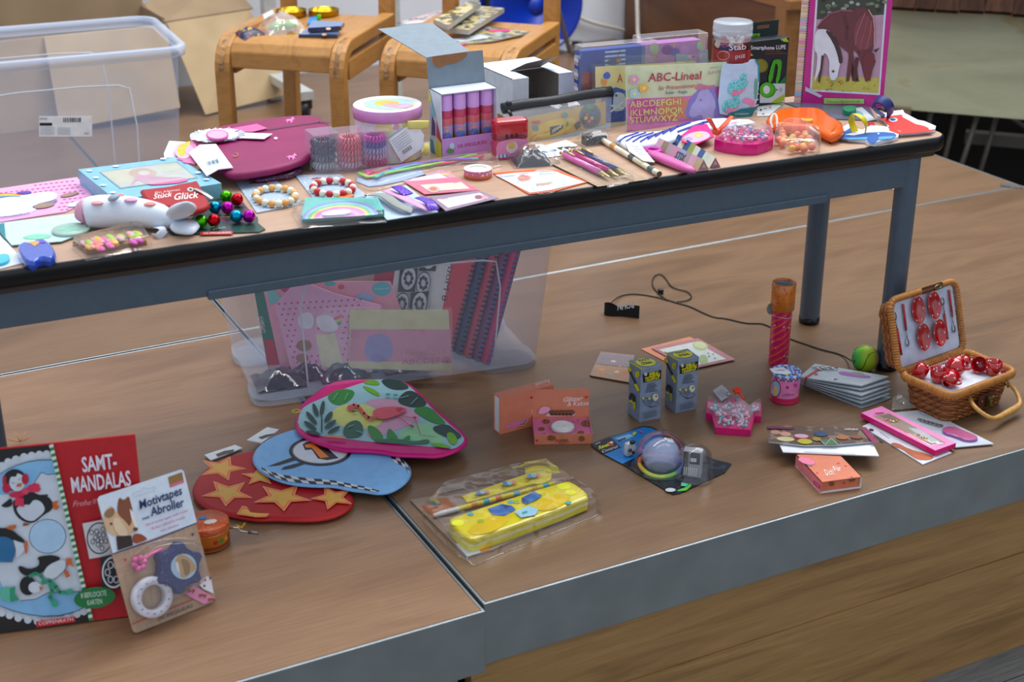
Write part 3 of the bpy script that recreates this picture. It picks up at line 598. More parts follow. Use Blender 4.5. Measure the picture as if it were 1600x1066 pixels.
# ================================================================== saddle covers
def cover(name, label, outline, z, th, m, bev=.008, rnd=2, cat='saddle cover', group=None, pn='fabric'):
    fr = flat(*outline[0], z+th, *outline[len(outline)//2]); q = smoothp(fr.LL(outline), rnd); fb = Fr(fr.W(0, 0, -th), fr.u, fr.v, fr.n)
    t = thing(name, label, cat, fb, group or ('bicycle saddle covers' if cat == 'saddle cover' else None))
    A = sum(q[i][0]*q[(i+1) % len(q)][1]-q[(i+1) % len(q)][0]*q[i][1] for i in range(len(q)))
    if A < 0: q = q[::-1]
    n = len(q); R = []
    for dd, zz in ((bev*1.2, 0), (bev*.3, th*.25), (0, th*.5), (bev*.35, th*.85), (bev, th)): R += [(x, y, zz) for x, y in inset(q, dd)]
    mm = MB(); mm.add(R, [(k*n+i, k*n+(i+1) % n, (k+1)*n+(i+1) % n, (k+1)*n+i) for k in range(4) for i in range(n)], m, True); mm.add(R[-n:], [list(range(n))], m); mm.add(R[:n], [list(range(n))[::-1]], m); mm.obj(pn, t)
    return t, fr, fb
RED = C('#a81c22', .55, bump=.2, bsc=40)
t, fr, fb = cover('saddle_cover', 'red bicycle saddle cover with orange stars, lowest of the three', B7((380, 470), (230, 515), (140, 565), (80, 630), (63, 690), (90, 745), (160, 790), (270, 818), (400, 842), (500, 836), (600, 843), (740, 840), (850, 810), (915, 755), (905, 705), (850, 660), (700, 560), (500, 480)), 0, .008, RED)
p = Pr(fr, .0004, fb)
def stars(c, rx, ry, rot, clip=None):
    for k, cc in ((1.0, '#f0b890'), (.93, '#ee8338'), (.70, '#efb87e'), (.64, '#d3a84f')):
        pts = [(c[0]+k*rx*x, c[1]+k*ry*y) for x, y in star(1, .45, 5, 0, 0, rot)]; p.p(B7(*pts), cc)
stars((222, 572), 128, 66, -70); stars((252, 700), 140, 72, -50); stars((418, 615), 100, 50, -20); stars((535, 722), 160, 74, -58); stars((800, 725), 118, 64, -40)
for k, cc in ((0, '#f0b890'), (4, '#ee8338'), (16, '#d3a84f')): p.p(B7((328, 768+k*1.2), (352, 772+k), (372, 805-k*.2), (470, 808+k*.3), (455, 826-k*.5), (400, 828-k*.4), (300+k, 812-k*.4)), cc)
p.done(t)
m = mb_on(fr, fb); m.prism(fr.LL(B7((132, 508), (290, 456), (330, 472), (165, 536)), -.008), -.008, -.006, C('#d6dce2', .4)); m.obj('hang_tag', t)
p = Pr(fr, -.0055, fb); p.p(B7((190, 500), (235, 482), (285, 474), (280, 490), (240, 498), (200, 512)), '#4b443c'); p.done(t, 'euro_slot')
BLU = C('#88b8e4', .5, bump=.15, bsc=40)
o2 = B7((640, 350), (500, 392), (410, 445), (378, 500), (385, 545), (430, 592), (520, 636), (620, 656), (720, 662), (800, 660), (900, 684), (960, 688), (1040, 702), (1110, 690), (1175, 650), (1212, 600), (1203, 550), (1150, 505), (1050, 470), (850, 380))
t, fr, fb = cover('saddle_cover', 'pale blue racing saddle cover with the number one, middle of the three', o2, .009, .008, BLU)
p = Pr(fr, .0004, fb); tops = B7((425, 565), (470, 588), (530, 605), (600, 615), (680, 625), (760, 630), (830, 640), (900, 655), (970, 668), (1045, 690)); bots = B7((440, 592), (500, 622), (560, 640), (630, 648), (700, 655), (770, 655), (840, 662), (905, 676), (965, 684), (1020, 696))
def checker(a, b, rows, cols_):
    def L2(P, t_): k = min(int(t_*(len(P)-1)), len(P)-2); f = t_*(len(P)-1)-k; return (P[k][0]*(1-f)+P[k+1][0]*f, P[k][1]*(1-f)+P[k+1][1]*f)
    for j in range(rows):
        for i in range(cols_):
            q = []
            for (s_, r_) in ((i, j), (i+1, j), (i+1, j+1), (i, j+1)):
                A_, B_ = L2(a, s_/cols_), L2(b, s_/cols_); f = r_/rows; q.append((A_[0]*(1-f)+B_[0]*f, A_[1]*(1-f)+B_[1]*f))
            p.p(q, '#15161a' if (i+j) % 2 == 0 else '#c9cfd6'); p.c -= p.step
    p.c += p.step
checker(tops, bots, 2, 17); checker(B7((1095, 500), (1140, 512), (1180, 545), (1200, 580)), B7((1120, 545), (1155, 555), (1185, 575), (1196, 600)), 2, 5)
p.p(B7((590, 515), (605, 530), (520, 556), (460, 562)), '#15161a').p(B7((635, 540), (655, 548), (590, 572), (530, 580), (545, 565)), '#15161a')
cxy = B7.o(735, 482); p.e(*cxy, 49, 23, '#15161a', 32).e(*cxy, 44, 20, '#8b949c', 32).e(*cxy, 42, 19, '#d3d7e2', 32)
p.p(B7((642, 448), (660, 438), (705, 432), (740, 440), (830, 520), (770, 530), (722, 522), (690, 475), (655, 478)), '#15161a').p(B7((652, 452), (685, 440), (700, 445), (780, 514), (735, 520), (690, 465), (660, 465)), '#e98a1c'); p.done(t)
m = mb_on(fr, fb); m.prism(fr.LL(B7((353, 430), (458, 364), (520, 376), (430, 446)), -.006), -.006, -.004, C('#d6dce2', .4)); m.obj('hang_tag', t)
p = Pr(fr, -.0035, fb); p.p(B7((410, 412), (450, 398), (500, 390), (480, 402), (430, 420)), '#4b443c'); p.done(t, 'euro_slot')
MAG = C('#c4157a', .45, bump=.2, bsc=40)
t, fr, fb = cover('saddle_cover', 'pink edged saddle cover with a flamingo and palm leaves, uppermost of the three', D4((720, 60), (480, 62), (310, 90), (180, 180), (60, 270), (12, 380), (5, 480), (30, 540), (150, 610), (390, 690), (600, 696), (760, 705), (900, 735), (1100, 740), (1260, 748), (1400, 705), (1500, 650), (1525, 590), (1480, 510), (1340, 400), (1200, 270), (1060, 130), (950, 75)), .018, .008, MAG, .007, 1)
p = Pr(fr, .0004, fb); ip = D4((745, 66), (600, 100), (420, 160), (270, 225), (100, 300), (45, 360), (25, 480), (110, 545), (260, 575), (460, 595), (700, 625), (950, 645), (1150, 660), (1300, 672), (1400, 688), (1480, 630), (1490, 580), (1400, 500), (1250, 370), (1120, 240), (1020, 140), (920, 80))
p.p(ip, C('#94bcc4', .5), 1)
p.p(D4((330, 340), (450, 285), (650, 290), (790, 390), (760, 480), (560, 520), (400, 480), (320, 420)), '#c9cd7c', 2).p(D4((600, 270), (750, 235), (900, 250), (1020, 330), (1130, 420), (1000, 480), (860, 530), (700, 590), (600, 560), (760, 470), (800, 400), (690, 310)), '#c79bb5', 2).p(D4((900, 530), (1100, 450), (1240, 470), (1300, 560), (1330, 640), (1100, 620), (930, 580)), '#8fc79c', 2)
DG, MG, LG = '#0d3a36', '#2a8138', '#6aa528'
for pts, cc in ((((745, 66), (920, 75), (1030, 150), (900, 172), (800, 140)), DG), (((1000, 165), (1080, 190), (1180, 290), (1080, 325), (960, 305), (900, 270), (930, 210)), DG), (((280, 215), (400, 150), (540, 170), (500, 250), (400, 305), (320, 280)), MG), (((590, 100), (680, 72), (740, 90), (750, 125), (660, 120)), LG), (((585, 120), (680, 150), (745, 190), (748, 228), (640, 180)), LG), (((1030, 340), (1120, 305), (1200, 320), (1290, 410), (1340, 470), (1220, 460), (1100, 390)), MG), (((1190, 490), (1340, 460), (1400, 510), (1480, 570), (1420, 600), (1270, 560)), DG), (((1330, 540), (1390, 535), (1435, 600), (1405, 655), (1350, 620)), LG), (((420, 560), (440, 470), (540, 420), (605, 470), (600, 570), (480, 590)), '#145a4a'), (((640, 465), (730, 500), (800, 600), (690, 610), (650, 540)), MG), (((830, 495), (880, 540), (920, 600), (810, 605), (810, 540)), MG), (((1010, 550), (1020, 600), (930, 615)), MG), (((690, 600), (900, 590), (1050, 620), (1180, 590), (1190, 640), (950, 640), (700, 620)), '#1d6b45'), (((1170, 630), (1300, 630), (1400, 680), (1260, 668)), LG), (((80, 520), (180, 520), (250, 565), (150, 560)), DG)):
    p.p(D4(*pts), cc, 2)
p.line(D4((240, 400), (240, 535)), 2.2, DG)
for (x, y, rx, ry, ro) in ((185, 340, 11, 3.4, 70), (245, 325, 12, 3.4, -80), (150, 410, 13, 3.4, 50), (300, 400, 10, 4, -55), (140, 478, 12, 3.4, 35), (315, 465, 11, 3.2, -35), (345, 515, 11, 3, -30)): p.e(*D4.o(x, y), rx, ry, DG, 12, ro)
for (x0, y0, x1, y1) in ((1000, 215, 930, 235), (1080, 230, 1020, 290), (520, 470, 470, 490), (540, 520, 600, 540), (380, 190, 340, 250), (470, 190, 440, 250)): p.line(D4((x0, y0), (x1, y1)), .8, '#8fb7bb')
FL = C('#d0606e', .5); p.line(D4((480, 320), (520, 295), (560, 305), (610, 370), (650, 408), (700, 412)), 4.2, '#cf4f60').e(*D4.o(495, 318), 6, 4, '#cf4f60').p(D4((505, 345), (570, 352), (510, 362)), '#241d22').p(D4((690, 340), (780, 312), (930, 312), (1000, 335), (920, 380), (800, 425), (720, 415), (685, 380)), FL, 2).p(D4((880, 320), (960, 318), (940, 355), (905, 360)), '#b83350', 1)
p.line(D4((910, 388), (1060, 412)), 1, '#b8405a').line(D4((900, 390), (1030, 490)), 1, '#b8405a').line(D4((1060, 412), (1105, 560), (1230, 575)), 1, '#b8405a').e(*D4.o(1030, 482), 4, 2, '#b02a4a', 10, 30).e(*D4.o(1055, 408), 3, 2, '#b02a4a', 10).e(*D4.o(820, 205), 4, 2, '#2f9d97', 10).e(*D4.o(887, 210), 4, 2, '#2f9d97', 10).p(D4((270, 560), (450, 575), (440, 592), (280, 578)), '#d78a5a'); p.done(t)
m = MB(); o5 = fb.L(*D4.o(15, 350), .012); m.tube([(o5[0]+.006*math.cos(a), o5[1]+.006*math.sin(a), .012) for a in [k*math.pi/5 for k in range(10)]], .001, C('#b8c21f', .4), 5, True); m.obj('elastic_loop', t)
# ================================================================== standing book, tape card, music tin
BK = stand((0, 989), (240, 958), 0, 15); t = thing('craft_book', 'red and black craft book with cartoon penguins standing at the left edge', 'book', BK)
a0 = -.075; aw = .188; ah = .2345
MB().box(a0, aw, 0, ah, -.006, 0, C('#b01626', .5, var=.08, sc=120)).obj('cover', t)
MB().box(a0, aw-.002, .002, ah-.002, -.010, -.006, C('#d8d4cc', .6)).obj('pages', t)
m = MB(); m.add([(.10, .18, -.008), (.135, .18, -.008), (.16, .0285, -.10), (.12, .0285, -.10)], [(0, 1, 2, 3)], C('#a5121f', .5)); m.obj('rear_strut', t)
p = Pr(BK); WS = '#c3ccd6'; SKY = '#86b5da'; OUT = '#1a1d22'
lx = lambda x, y: D1.o(x, y)
p.lp([(a0, 0), BK.L(*D2.o(950, 935)), BK.L(*D1.o(530, 165)), (a0, ah)], '#0c0c0e')
rib = lambda f: (D1.o(530, 165)[0]*(1-f)+D2.o(950, 935)[0]*f, D1.o(530, 165)[1]*(1-f)+D2.o(950, 935)[1]*f)
cpx = (36, 833)
disc = [(-60, 742)]+D1((0, 385), (80, 335), (170, 300), (260, 275), (340, 258), (430, 248), (510, 250), (548, 262))+D2((925, 800), (860, 850), (770, 890), (640, 918), (470, 930), (300, 925), (160, 895), (60, 862), (0, 835))+[(-60, 945)]
p.p(disc, WS)
for (x, y) in ((20, 390), (85, 350), (165, 322), (250, 297), (330, 283), (410, 272), (485, 268)): p.e(*D1.o(x, y), 6.2, 6.4, WS, 14)
for (x, y) in ((20, 852), (100, 878), (190, 905), (290, 925), (390, 940), (500, 945), (800, 865), (870, 838), (700, 905)): p.e(*D2.o(x, y), 6.0, 6.0, WS, 14)
p.p([(-60, 760)]+D1((0, 470), (80, 420), (170, 380), (280, 345), (400, 325), (556, 322))+D2((905, 785), (780, 845), (620, 885), (450, 892), (280, 870), (140, 835), (0, 782))+[(-60, 925)], OUT)
p.p([(-60, 762)]+D1((0, 478), (80, 428), (170, 388), (280, 353), (400, 333), (557, 330))+D2((902, 780), (780, 837), (620, 877), (450, 884), (280, 862), (140, 827), (0, 775))+[(-60, 923)], SKY)
p.p([(-60, 775)]+D1((0, 690), (200, 690), (380, 530), (430, 455), (500, 480), (585, 470), (760, 1060))+D2((860, 600), (830, 630), (500, 640), (370, 710), (210, 725), (100, 740), (60, 640), (0, 520))+[(-60, 900)], WS)
p.line(D1((290, 640), (380, 530), (430, 455), (500, 480), (585, 470)), .9, OUT).line(D2((830, 630), (500, 640), (370, 710), (210, 725)), .9, OUT)
def ring(c, rx, ry, f): p.e(*c, rx, ry, OUT, 28).e(*c, rx-.9, ry-.9, f, 28)
ring(D2.o(495, 55), 29, 27, '#a9c7e0')
OR = '#c06a3a'
p.p(D1((130, 790), (150, 880), (210, 950), (300, 985), (370, 975), (450, 900), (540, 850), (558, 780), (500, 700), (400, 690), (330, 650), (250, 690), (140, 740)), '#0e0e12', 1).p(D1((165, 830), (210, 800), (290, 790), (360, 735), (430, 760), (470, 830), (450, 880), (390, 930), (350, 962), (280, 958), (205, 905)), WS, 1).p(D1((5, 805), (60, 762), (118, 715), (135, 800), (60, 825)), '#0e0e12', 1).p(D1((280, 670), (350, 650), (350, 740), (300, 800), (278, 790)), '#0e0e12', 1).p(D1((400, 690), (500, 685), (490, 720), (440, 730)), '#0e0e12')
p.e(*D1.o(152, 535), 18, 17, '#0e0e12').e(*D1.o(180, 560), 12.5, 14, WS).p(D1((110, 500), (165, 500), (180, 470), (130, 415)), '#0e0e12').e(*D1.o(68, 620), 6.5, 8, '#b01845').e(*D1.o(45, 540), 3, 9, '#b01845').e(*D1.o(262, 525), 5.5, 8.5, '#b01845')
p.p(D1((90, 670), (240, 640), (262, 700), (180, 722), (100, 715)), '#c02c52', 1).p(D1((265, 605), (395, 550), (435, 660), (300, 665)), '#c8365a', 1).p(D1((160, 720), (245, 720), (252, 815), (150, 800)), '#c8365a').p(D1((210, 640), (280, 610), (300, 680), (250, 690)), '#d44a6c', 1)
p.p(D1((165, 605), (185, 570), (232, 570), (215, 605)), OR).line(D1((120, 560), (150, 570)), .8, OUT).line(D1((190, 530), (210, 520)), .8, OUT)
p.p(D1((545, 765), (610, 745), (590, 790), (620, 810), (590, 850), (550, 830)), OR).p(D1((245, 980), (320, 990), (280, 1010), (235, 1015)), '#8a4a2a').p(D1((20, 1050), (100, 1010), (170, 1000), (165, 1040), (60, 1066)), OR)
p.p(D2((-200, -40), (60, -30), (140, 0), (250, 90), (262, 125), (130, 95), (-200, 70)), '#0e0e12').p(D2((-200, 60), (60, 60), (125, 90), (162, 200), (130, 325), (-200, 325)), '#2a6a94').p(D2((140, 92), (240, 130), (255, 200), (220, 245), (165, 280), (165, 190)), WS).p(D2((255, 100), (292, 105), (285, 240), (258, 235)), OR, 1)
p.p(D2((185, 375), (215, 360), (300, 400), (400, 370), (410, 310), (385, 285), (420, 260), (560, 248), (650, 290), (500, 350), (450, 440), (280, 475), (210, 435)), '#0e0e12', 1).p(D2((650, 290), (690, 330), (680, 400), (570, 505), (460, 480), (450, 430), (510, 350)), WS, 1).line(D2((690, 330), (680, 400), (570, 505)), .8, OUT).p(D2((685, 282), (745, 282), (750, 330), (775, 375), (720, 350), (700, 375)), OR).p(D2((680, 395), (705, 420), (732, 468), (690, 490), (665, 430)), OR)
p.e(*D2.o(290, 570), 13, 15, '#0e0e12').e(*D2.o(362, 588), 10, 9, WS).line(D2((310, 470), (370, 440), (430, 470), (460, 520)), 5, '#2f8a6d').line(D2((440, 540), (520, 520), (580, 580), (620, 640), (720, 640)), 6, '#2f8a6d').line(D2((520, 560), (545, 620), (520, 690), (560, 750)), 6, '#2f8a6d').e(*D2.o(730, 632), 5.5, 4.5, '#3a9a7c').e(*D2.o(572, 758), 5.5, 5.5, '#3a9a7c').p(D2((408, 570), (455, 600), (415, 620)), OR)
p.p(D2((-60, 640), (20, 600), (60, 575), (110, 600), (95, 740), (10, 705)), '#5fae9a').p(D2((100, 590), (160, 575), (155, 650), (205, 720), (105, 742)), '#2f8a6d')
# ribbon
for k in range(58):
    f0_, f1_ = k/58, (k+1)/58; A_, B_ = rib(f0_), rib(f1_); p.p([(A_[0]-3, A_[1]+1), (A_[0]+3.2, A_[1]-1), (B_[0]+3.2, B_[1]-1), (B_[0]-3, B_[1]+1)], '#2a7a45' if k % 2 else '#cfd6d2'); p.c -= p.step
p.c += p.step
p.t('SAMT-', D1.o(862, 452), D1.o(1220, 408), 23, '#d9d6e2', .02, up=(-.12, -1)).t('MANDALAS', D1.o(752, 668), D1.o(1368, 590), 23.5, '#d9d6e2', .02, up=(-.12, -1)).t('Frohe', D1.o(758, 815), D1.o(950, 792), 9, '#cf9aa4', 0, .3).t('W', D1.o(968, 790), D1.o(1010, 785), 9, '#cf9aa4', 0, .3)
p.p(D1((858, 988), (1080, 945))+D2((1180, 250), (930, 290)), '#c9cbd0'); c0 = D2.o(1035, 75); p.e(*c0, 20, 25, '#15161a', 24).e(*c0, 18, 23, '#c9cbd0', 24)
for k in range(14): a = k*2.4; rr2 = 3+k*1.25; p.e(c0[0]+rr2*.8*math.cos(a), c0[1]+rr2*math.sin(a), 3.4, 4.2, '#1a1b20', 9).e(c0[0]+rr2*.8*math.cos(a), c0[1]+rr2*math.sin(a), 2.3, 3.1, '#c2c5cc', 9)
p.p(D2((1045, 272), (1190, 240), (1270, 605), (1060, 590)), '#121216'); c0 = D2.o(1180, 430); p.e(*c0, 18, 25, '#c9ccd4', 24).e(*c0, 15.5, 22, '#121216', 24)
for k in range(6): a = k*math.pi/3; p.e(c0[0]+9*math.cos(a), c0[1]+13*math.sin(a), 4.5, 6, '#c9ccd4', 12).e(c0[0]+9*math.cos(a), c0[1]+13*math.sin(a), 3, 4.5, '#121216', 12)
p.e(*D2.o(985, 695), 32.5, 16.5, '#146b3a', 32, -8).t('8 BEFLOCKTE', D2.o(845, 700), D2.o(1110, 670), 8, '#c6d6ca', up=(-.1, -1)).t('KARTEN', D2.o(912, 775), D2.o(1065, 755), 8, '#c6d6ca', up=(-.1, -1))
p.p(D2((375, 942), (780, 888), (787, 945), (380, 1005)), '#b01c28').t('COPPENRATH', D2.o(400, 982), D2.o(760, 935), 5.5, '#dcc9cc'); p.done(t)
# tape card leaning on the book
MT = stand(D3.o(225, 1033), D3.o(710, 835), 0, 20); t = thing('tape_card', 'horse motif tape card with star shaped dispenser leaning on the penguin book', 'blister card', MT)
wd, hh = .117, .179
KRAFT = wood('kraft_print', [(.3, '#a98a70'), (.6, '#b99a80'), (.8, '#a2856c')], stretch=(3, 1, 1), sc=30, rough=.5, fine=.05)
MB().prism(rrect(wd, hh, .006, 4, wd/2, hh/2), -.002, 0, KRAFT).obj('card', t)
p = Pr(MT); p.p(D3((8, 232), (20, 212), (505, 52), (522, 62), (600, 368), (100, 552)), '#c9d3df').line(D3((100, 555), (340, 475), (600, 370)), 1.6, '#2b3566')
p.p(D3((428, 98), (512, 68), (524, 130), (440, 160)), '#8a6a3c').p(D3((440, 142), (520, 115), (524, 130), (442, 160)), '#c86a8c')
p.line(D3((215, 195), (265, 180), (285, 160), (310, 170), (350, 155), (345, 180), (225, 215), (215, 195)), .8, '#b3bcc8')
p.p(D3((45, 320), (60, 290), (95, 265), (110, 300), (130, 310), (128, 260), (138, 215), (165, 235), (195, 205), (205, 240), (215, 300), (250, 400), (240, 425), (205, 430), (195, 460), (150, 445), (90, 445), (50, 390)), '#c9a987', 1)
p.p(D3((128, 262), (138, 215), (165, 240), (195, 208), (205, 245), (220, 300), (205, 400), (175, 360), (140, 330), (128, 310)), '#7a4a34', 1).p(D3((200, 285), (222, 310), (250, 395), (235, 400), (210, 340)), '#d9d6d2').p(D3((45, 325), (60, 295), (108, 275), (112, 320), (75, 345)), '#8a6a4c', 1).p(D3((95, 350), (130, 330), (190, 420), (185, 455), (120, 440)), '#d2bda0', 1)
p.p(D3((120, 450), (210, 445), (220, 505), (130, 535)), '#2f2019').p(D3((215, 440), (260, 432), (305, 460), (300, 475), (220, 500)), '#8a4a2c', 1).e(*D3.o(90, 376), 2, 2, '#2a2018', 8).e(*D3.o(235, 408), 4, 3, '#5a4038', 8)
NV = '#1d2a5a'; p.t('Motivtapes', D3.o(262, 290), D3.o(516, 198), 13, NV, .02, .15, up=(-.25, -1)).t('mit', D3.o(278, 355), D3.o(318, 342), 5, NV, .02).t('Abroller', D3.o(328, 332), D3.o(530, 268), 13, NV, .02, .15, up=(-.25, -1))
PK = '#c2487c'; p.t('Motif sticky tapes with roller', D3.o(298, 392), D3.o(548, 302), 4.2, PK).t('Ruban adhésif à motifs', D3.o(332, 412), D3.o(530, 342), 4.2, PK).t('avec dévidoir', D3.o(385, 425), D3.o(495, 387), 4.2, PK)
p.line(D3((212, 975), (575, 828)), 1.2, '#b02a4a').t('DIE SPIEGELBURG', D3.o(372, 955), D3.o(575, 872), 6, '#3c3a44')
p.p(D3((605, 730), (655, 685), (685, 700), (700, 790), (640, 765)), '#d5d2d8').p(D3((520, 790), (580, 740), (710, 820), (705, 835), (640, 852)), '#d08aa8')
for (x, y) in ((615, 730), (650, 710), (645, 745), (680, 700)): p.e(*D3.o(x, y), 1.8, 1.8, '#3a3f7a' if x != 650 else '#b02a5a', 8)
for (x, y) in ((565, 775), (635, 805), (690, 830)): p.p(D3((x-25, y-8), (x-8, y-12), (x+15, y-10), (x+28, y-2), (x+18, y+4), (x+14, y+16), (x+6, y+4), (x-12, y+4), (x-18, y+12)), '#8a5a34')
for (x, y, cc) in ((175, 590, '#b02a4a'), (575, 440, '#2b3566'), (235, 865, '#b02a4a'), (262, 903, '#2b3566')): p.mb.poly([(a, b) for a, b in star(.0028, .0012, 5, *MT.L(*D3.o(x, y), p.c))], p.c, col(cc))
p.done(t)
NVM = speck('#151f5a', '#8a96c8', 600, .70, .3); sc = MT.L(*D3.o(500, 640), .018)
m = MB(); q = star(.0365, .024, 6, *sc, 12); m.prism(smoothp(q, 1), .001, .02, NVM, ch=.002); disp = m.obj('tape_dispenser', t, label='navy star shaped tape dispenser')
p = Pr(MT, .0203); c0 = D3.o(522, 630); p.e(*c0, 20, 20, '#a9bfd0', 24).p(D3((470, 600), (490, 560), (510, 555), (560, 580), (590, 620), (595, 650), (560, 670), (540, 695), (505, 700), (500, 650), (480, 650)), '#b59468', 1).p(D3((500, 580), (560, 600), (560, 670), (530, 690), (520, 640)), '#8a6a45', 1).p(D3((470, 605), (490, 600), (500, 670), (485, 660)), '#d6d6d2', 1); p.done(disp)
rc = MT.L(*D3.o(345, 815), .016); m = MB(); m.at(rc[0], rc[1], 0); m.lathe([(.0165, .002), (.025, .002), (.026, .0035), (.026, .0145), (.025, .016), (.0165, .016), (.0158, .0145), (.0158, .0035), (.0165, .002)], C('#c9c8d2', .35), 32); tr_ = m.obj('tape_roll', t, label='white patterned tape roll')
m = MB(); m.at(rc[0], rc[1], 0)
for k in range(14): a = k*2*math.pi/14; m.box(.0205*math.cos(a)-.0012, .0205*math.cos(a)+.0012, .0205*math.sin(a)-.0006, .0205*math.sin(a)+.0006, .0158, .0163, C('#3a3f5a' if k % 3 else '#c06a9a', .4))
m.obj('motif_dots', tr_)
fc = MT.L(*D3.o(265, 612), .01); m = MB(); FP = C('#d56a9c', .3, coat=.5)
for k in range(6): a = k*math.pi/3; m.ell((fc[0]+.0065*math.cos(a), fc[1]+.0065*math.sin(a), .006), .0045, .0045, .005, FP, 10, 6)
q2 = MT.L(*D3.o(400, 525), .01); m.tube([(*fc, .007), ((fc[0]+q2[0])/2, (fc[1]+q2[1])/2+.002, .007), (*q2, .007)], .0022, FP, 6); m.obj('flower_charm', t)
def bubble(pts, h, fr_, parent, mat_=BLIS, name='blister', rnd=2):
    q = smoothp(fr_.LL(pts, h*.5), rnd); n = len(q); m = MB(); A = sum(q[i][0]*q[(i+1) % n][1]-q[(i+1) % n][0]*q[i][1] for i in range(n)); q = q if A > 0 else q[::-1]
    R = []
    for dd, z in ((-.0015, .0008), (.0005, .001), (.0015, h*.6), (.003, h*.93), (.005, h)): R += [(x, y, z) for x, y in inset(q, dd)]
    m.add(R, [(k*n+i, k*n+(i+1) % n, (k+1)*n+(i+1) % n, (k+1)*n+i) for k in range(4) for i in range(n)], mat_, True); m.add(R[-n:], [list(range(n))], mat_); return m.obj(name, parent)
bubble(D3((240, 560), (360, 470), (620, 460), (640, 560), (670, 700), (520, 810), (450, 830), (400, 930), (290, 920), (220, 830), (240, 720), (210, 640)), .023, MT, t)
# orange music tin with crank
mc = G(326, 848); mr = .0295; zt = hgt(mc, 812); f2 = flatw(mc, -5); t = thing('music_box_tin', 'round orange music box tin with a crank behind the tape card', 'music box', f2)
m = MB(); m.lathe([(0, 0), (mr-.001, 0), (mr, .001), (mr, .026)], C('#b86f28', .35), 40); m.lathe([(mr+.0002, .003), (mr+.0002, .008)], C('#7a3a2a', .4), 40); bd = m.obj('body', t)
m = MB(); m.lathe([(mr+.001, .025), (mr+.0012, .034), (mr-.001, .0362), (0, .0366)], speck('#b5592f', '#e2c3a2', 420, .70, .35), 40); m.lathe([(mr+.0004, .024), (mr+.0016, .0252), (mr+.0004, .0264)], C('#c9a36a', .3, .5), 40); lid = m.obj('lid', t)
m = MB(); m.poly(circ(.009, 14, .004, -.008, .006), .0372, C('#cfc8c6', .5)); m.poly(circ(.006, 12, -.004, .006, .004), .0373, C('#2f86b5', .5)); m.obj('printed_design', lid)
m = MB(); n_ = 0
for k in range(7):
    a = math.radians(-80+k*17); m.at(mr*math.cos(a)*1.004, mr*math.sin(a)*1.004, .0145, math.degrees(a)+90, 90); m.poly(circ(.0035, 10), 0, C(('#a8332c', '#3f7a3a', '#b8903a')[k % 3], .4))
m.obj('printed_letters', bd)
m = MB(); cu = Vector((.95, -.3, 0)).normalized(); a = cu*mr; m.tube([a+Vector((0, 0, .022)), cu*(mr+.013)+Vector((0, 0, .022)), cu*(mr+.016)+Vector((0, 0, .016)), cu*(mr+.03)+Vector((.002, -.002, .014))], .0016, C('#b8b4aa', .25, .9), 8); m.tube([cu*(mr+.026)+Vector((0, 0, .0145)), cu*(mr+.038)+Vector((.002, -.002, .0125))], .0026, C('#7f7a78', .3, .8), 8)
m.obj('crank', t); m = MB(); q0 = cu*(mr+.013)
m.tube([q0+Vector((-.002, .004, .024)), q0+Vector((.004, -.003, .022)), q0+Vector((.010, .003, .025)), q0+Vector((.002, .005, .016))], .0015, C('#c3a21f', .35), 6); m.obj('yellow_tie', t)
# straw-like scrap behind the book
m = MB(); s0 = G(32, 693)
for k in range(7): m.tube([(s0.x, s0.y, .003), (s0.x+.02*math.cos(k*.9), s0.y+.014*math.sin(k*.9), .01+.003*(k % 3))], .0007, C('#b98a5a', .6), 4)
m.obj('raffia_scrap', None, None, 'tiny straw coloured raffia scrap behind the penguin book', 'raffia scrap')
# ================================================================== yellow pencil set in a bag
YEL = C('#d3c71a', .25, coat=.5); YE2 = C('#d0b81c', .3)
t, ft_, fb = quadcard('pencil_set', 'yellow pencil tin set with ruler and pencil in a clear bag at the stage front', 'pencil set', D5((55, 370), (500, 818), (695, 762), (1400, 440), (1190, 165)), 0, .003, C('#a8744a', .5), edge=C('#7d6a58', .6), top=C('#857468', .5))
p = Pr(ft_, .0004, fb); p.p(D5((410, 700), (500, 800), (610, 765), (540, 690)), '#aeb6bc').p(D5((610, 765), (690, 745), (640, 700), (560, 700)), '#b9781e').p(D5((140, 400), (330, 330), (420, 430), (240, 500)), '#a06238').p(D5((195, 360), (240, 335), (300, 395), (250, 415)), '#4a5560').p(D5((225, 345), (250, 335), (290, 380), (265, 390)), '#9aa04a'); p.done(t)
fz = Fr(fb.W(0, 0, .003), fb.u, fb.v, fb.n); ftop = Fr(fb.W(0, 0, .024), fb.u, fb.v, fb.n)
q = smoothp(ftop.LL(D5((345, 515), (395, 480), (1250, 205), (1320, 208), (1445, 300), (1440, 345), (580, 660), (490, 655))), 1)
m = MB(); m.prism(q, .003, .024, YEL, ch=.004, sm=False); tin = m.obj('pencil_tin', t)
m = MB(); n = len(q); iq = inset(q, -.0006); m.add([(x, y, .0125) for x, y in iq]+[(x, y, .014) for x, y in iq], [(i, (i+1) % n, n+(i+1) % n, n+i) for i in range(n)], C('#d8dcd8', .3)); m.obj('tin_seam', tin)
p = Pr(ftop, .0003, fb)
for (x, y, rx, ry) in ((425, 535, 10, 5), (1255, 250, 11, 5), (600, 575, 10, 6), (1310, 300, 8, 4)): p.e(*D5.o(x, y), rx, ry, '#dfe02e')
p.p(D5((480, 590), (700, 470), (880, 440), (760, 590), (560, 640)), YE2, 2).p(D5((1000, 400), (1180, 300), (1330, 320), (1220, 420), (1080, 450)), YE2, 2)
for (x, y, cc) in ((525, 466, '#58a9b8'), (840, 372, '#58a9b8'), (888, 372, '#9aae2a'), (605, 520, '#9aae2a'), (1292, 377, '#58a9b8')): p.e(*D5.o(x, y), 5, 2.4, cc)
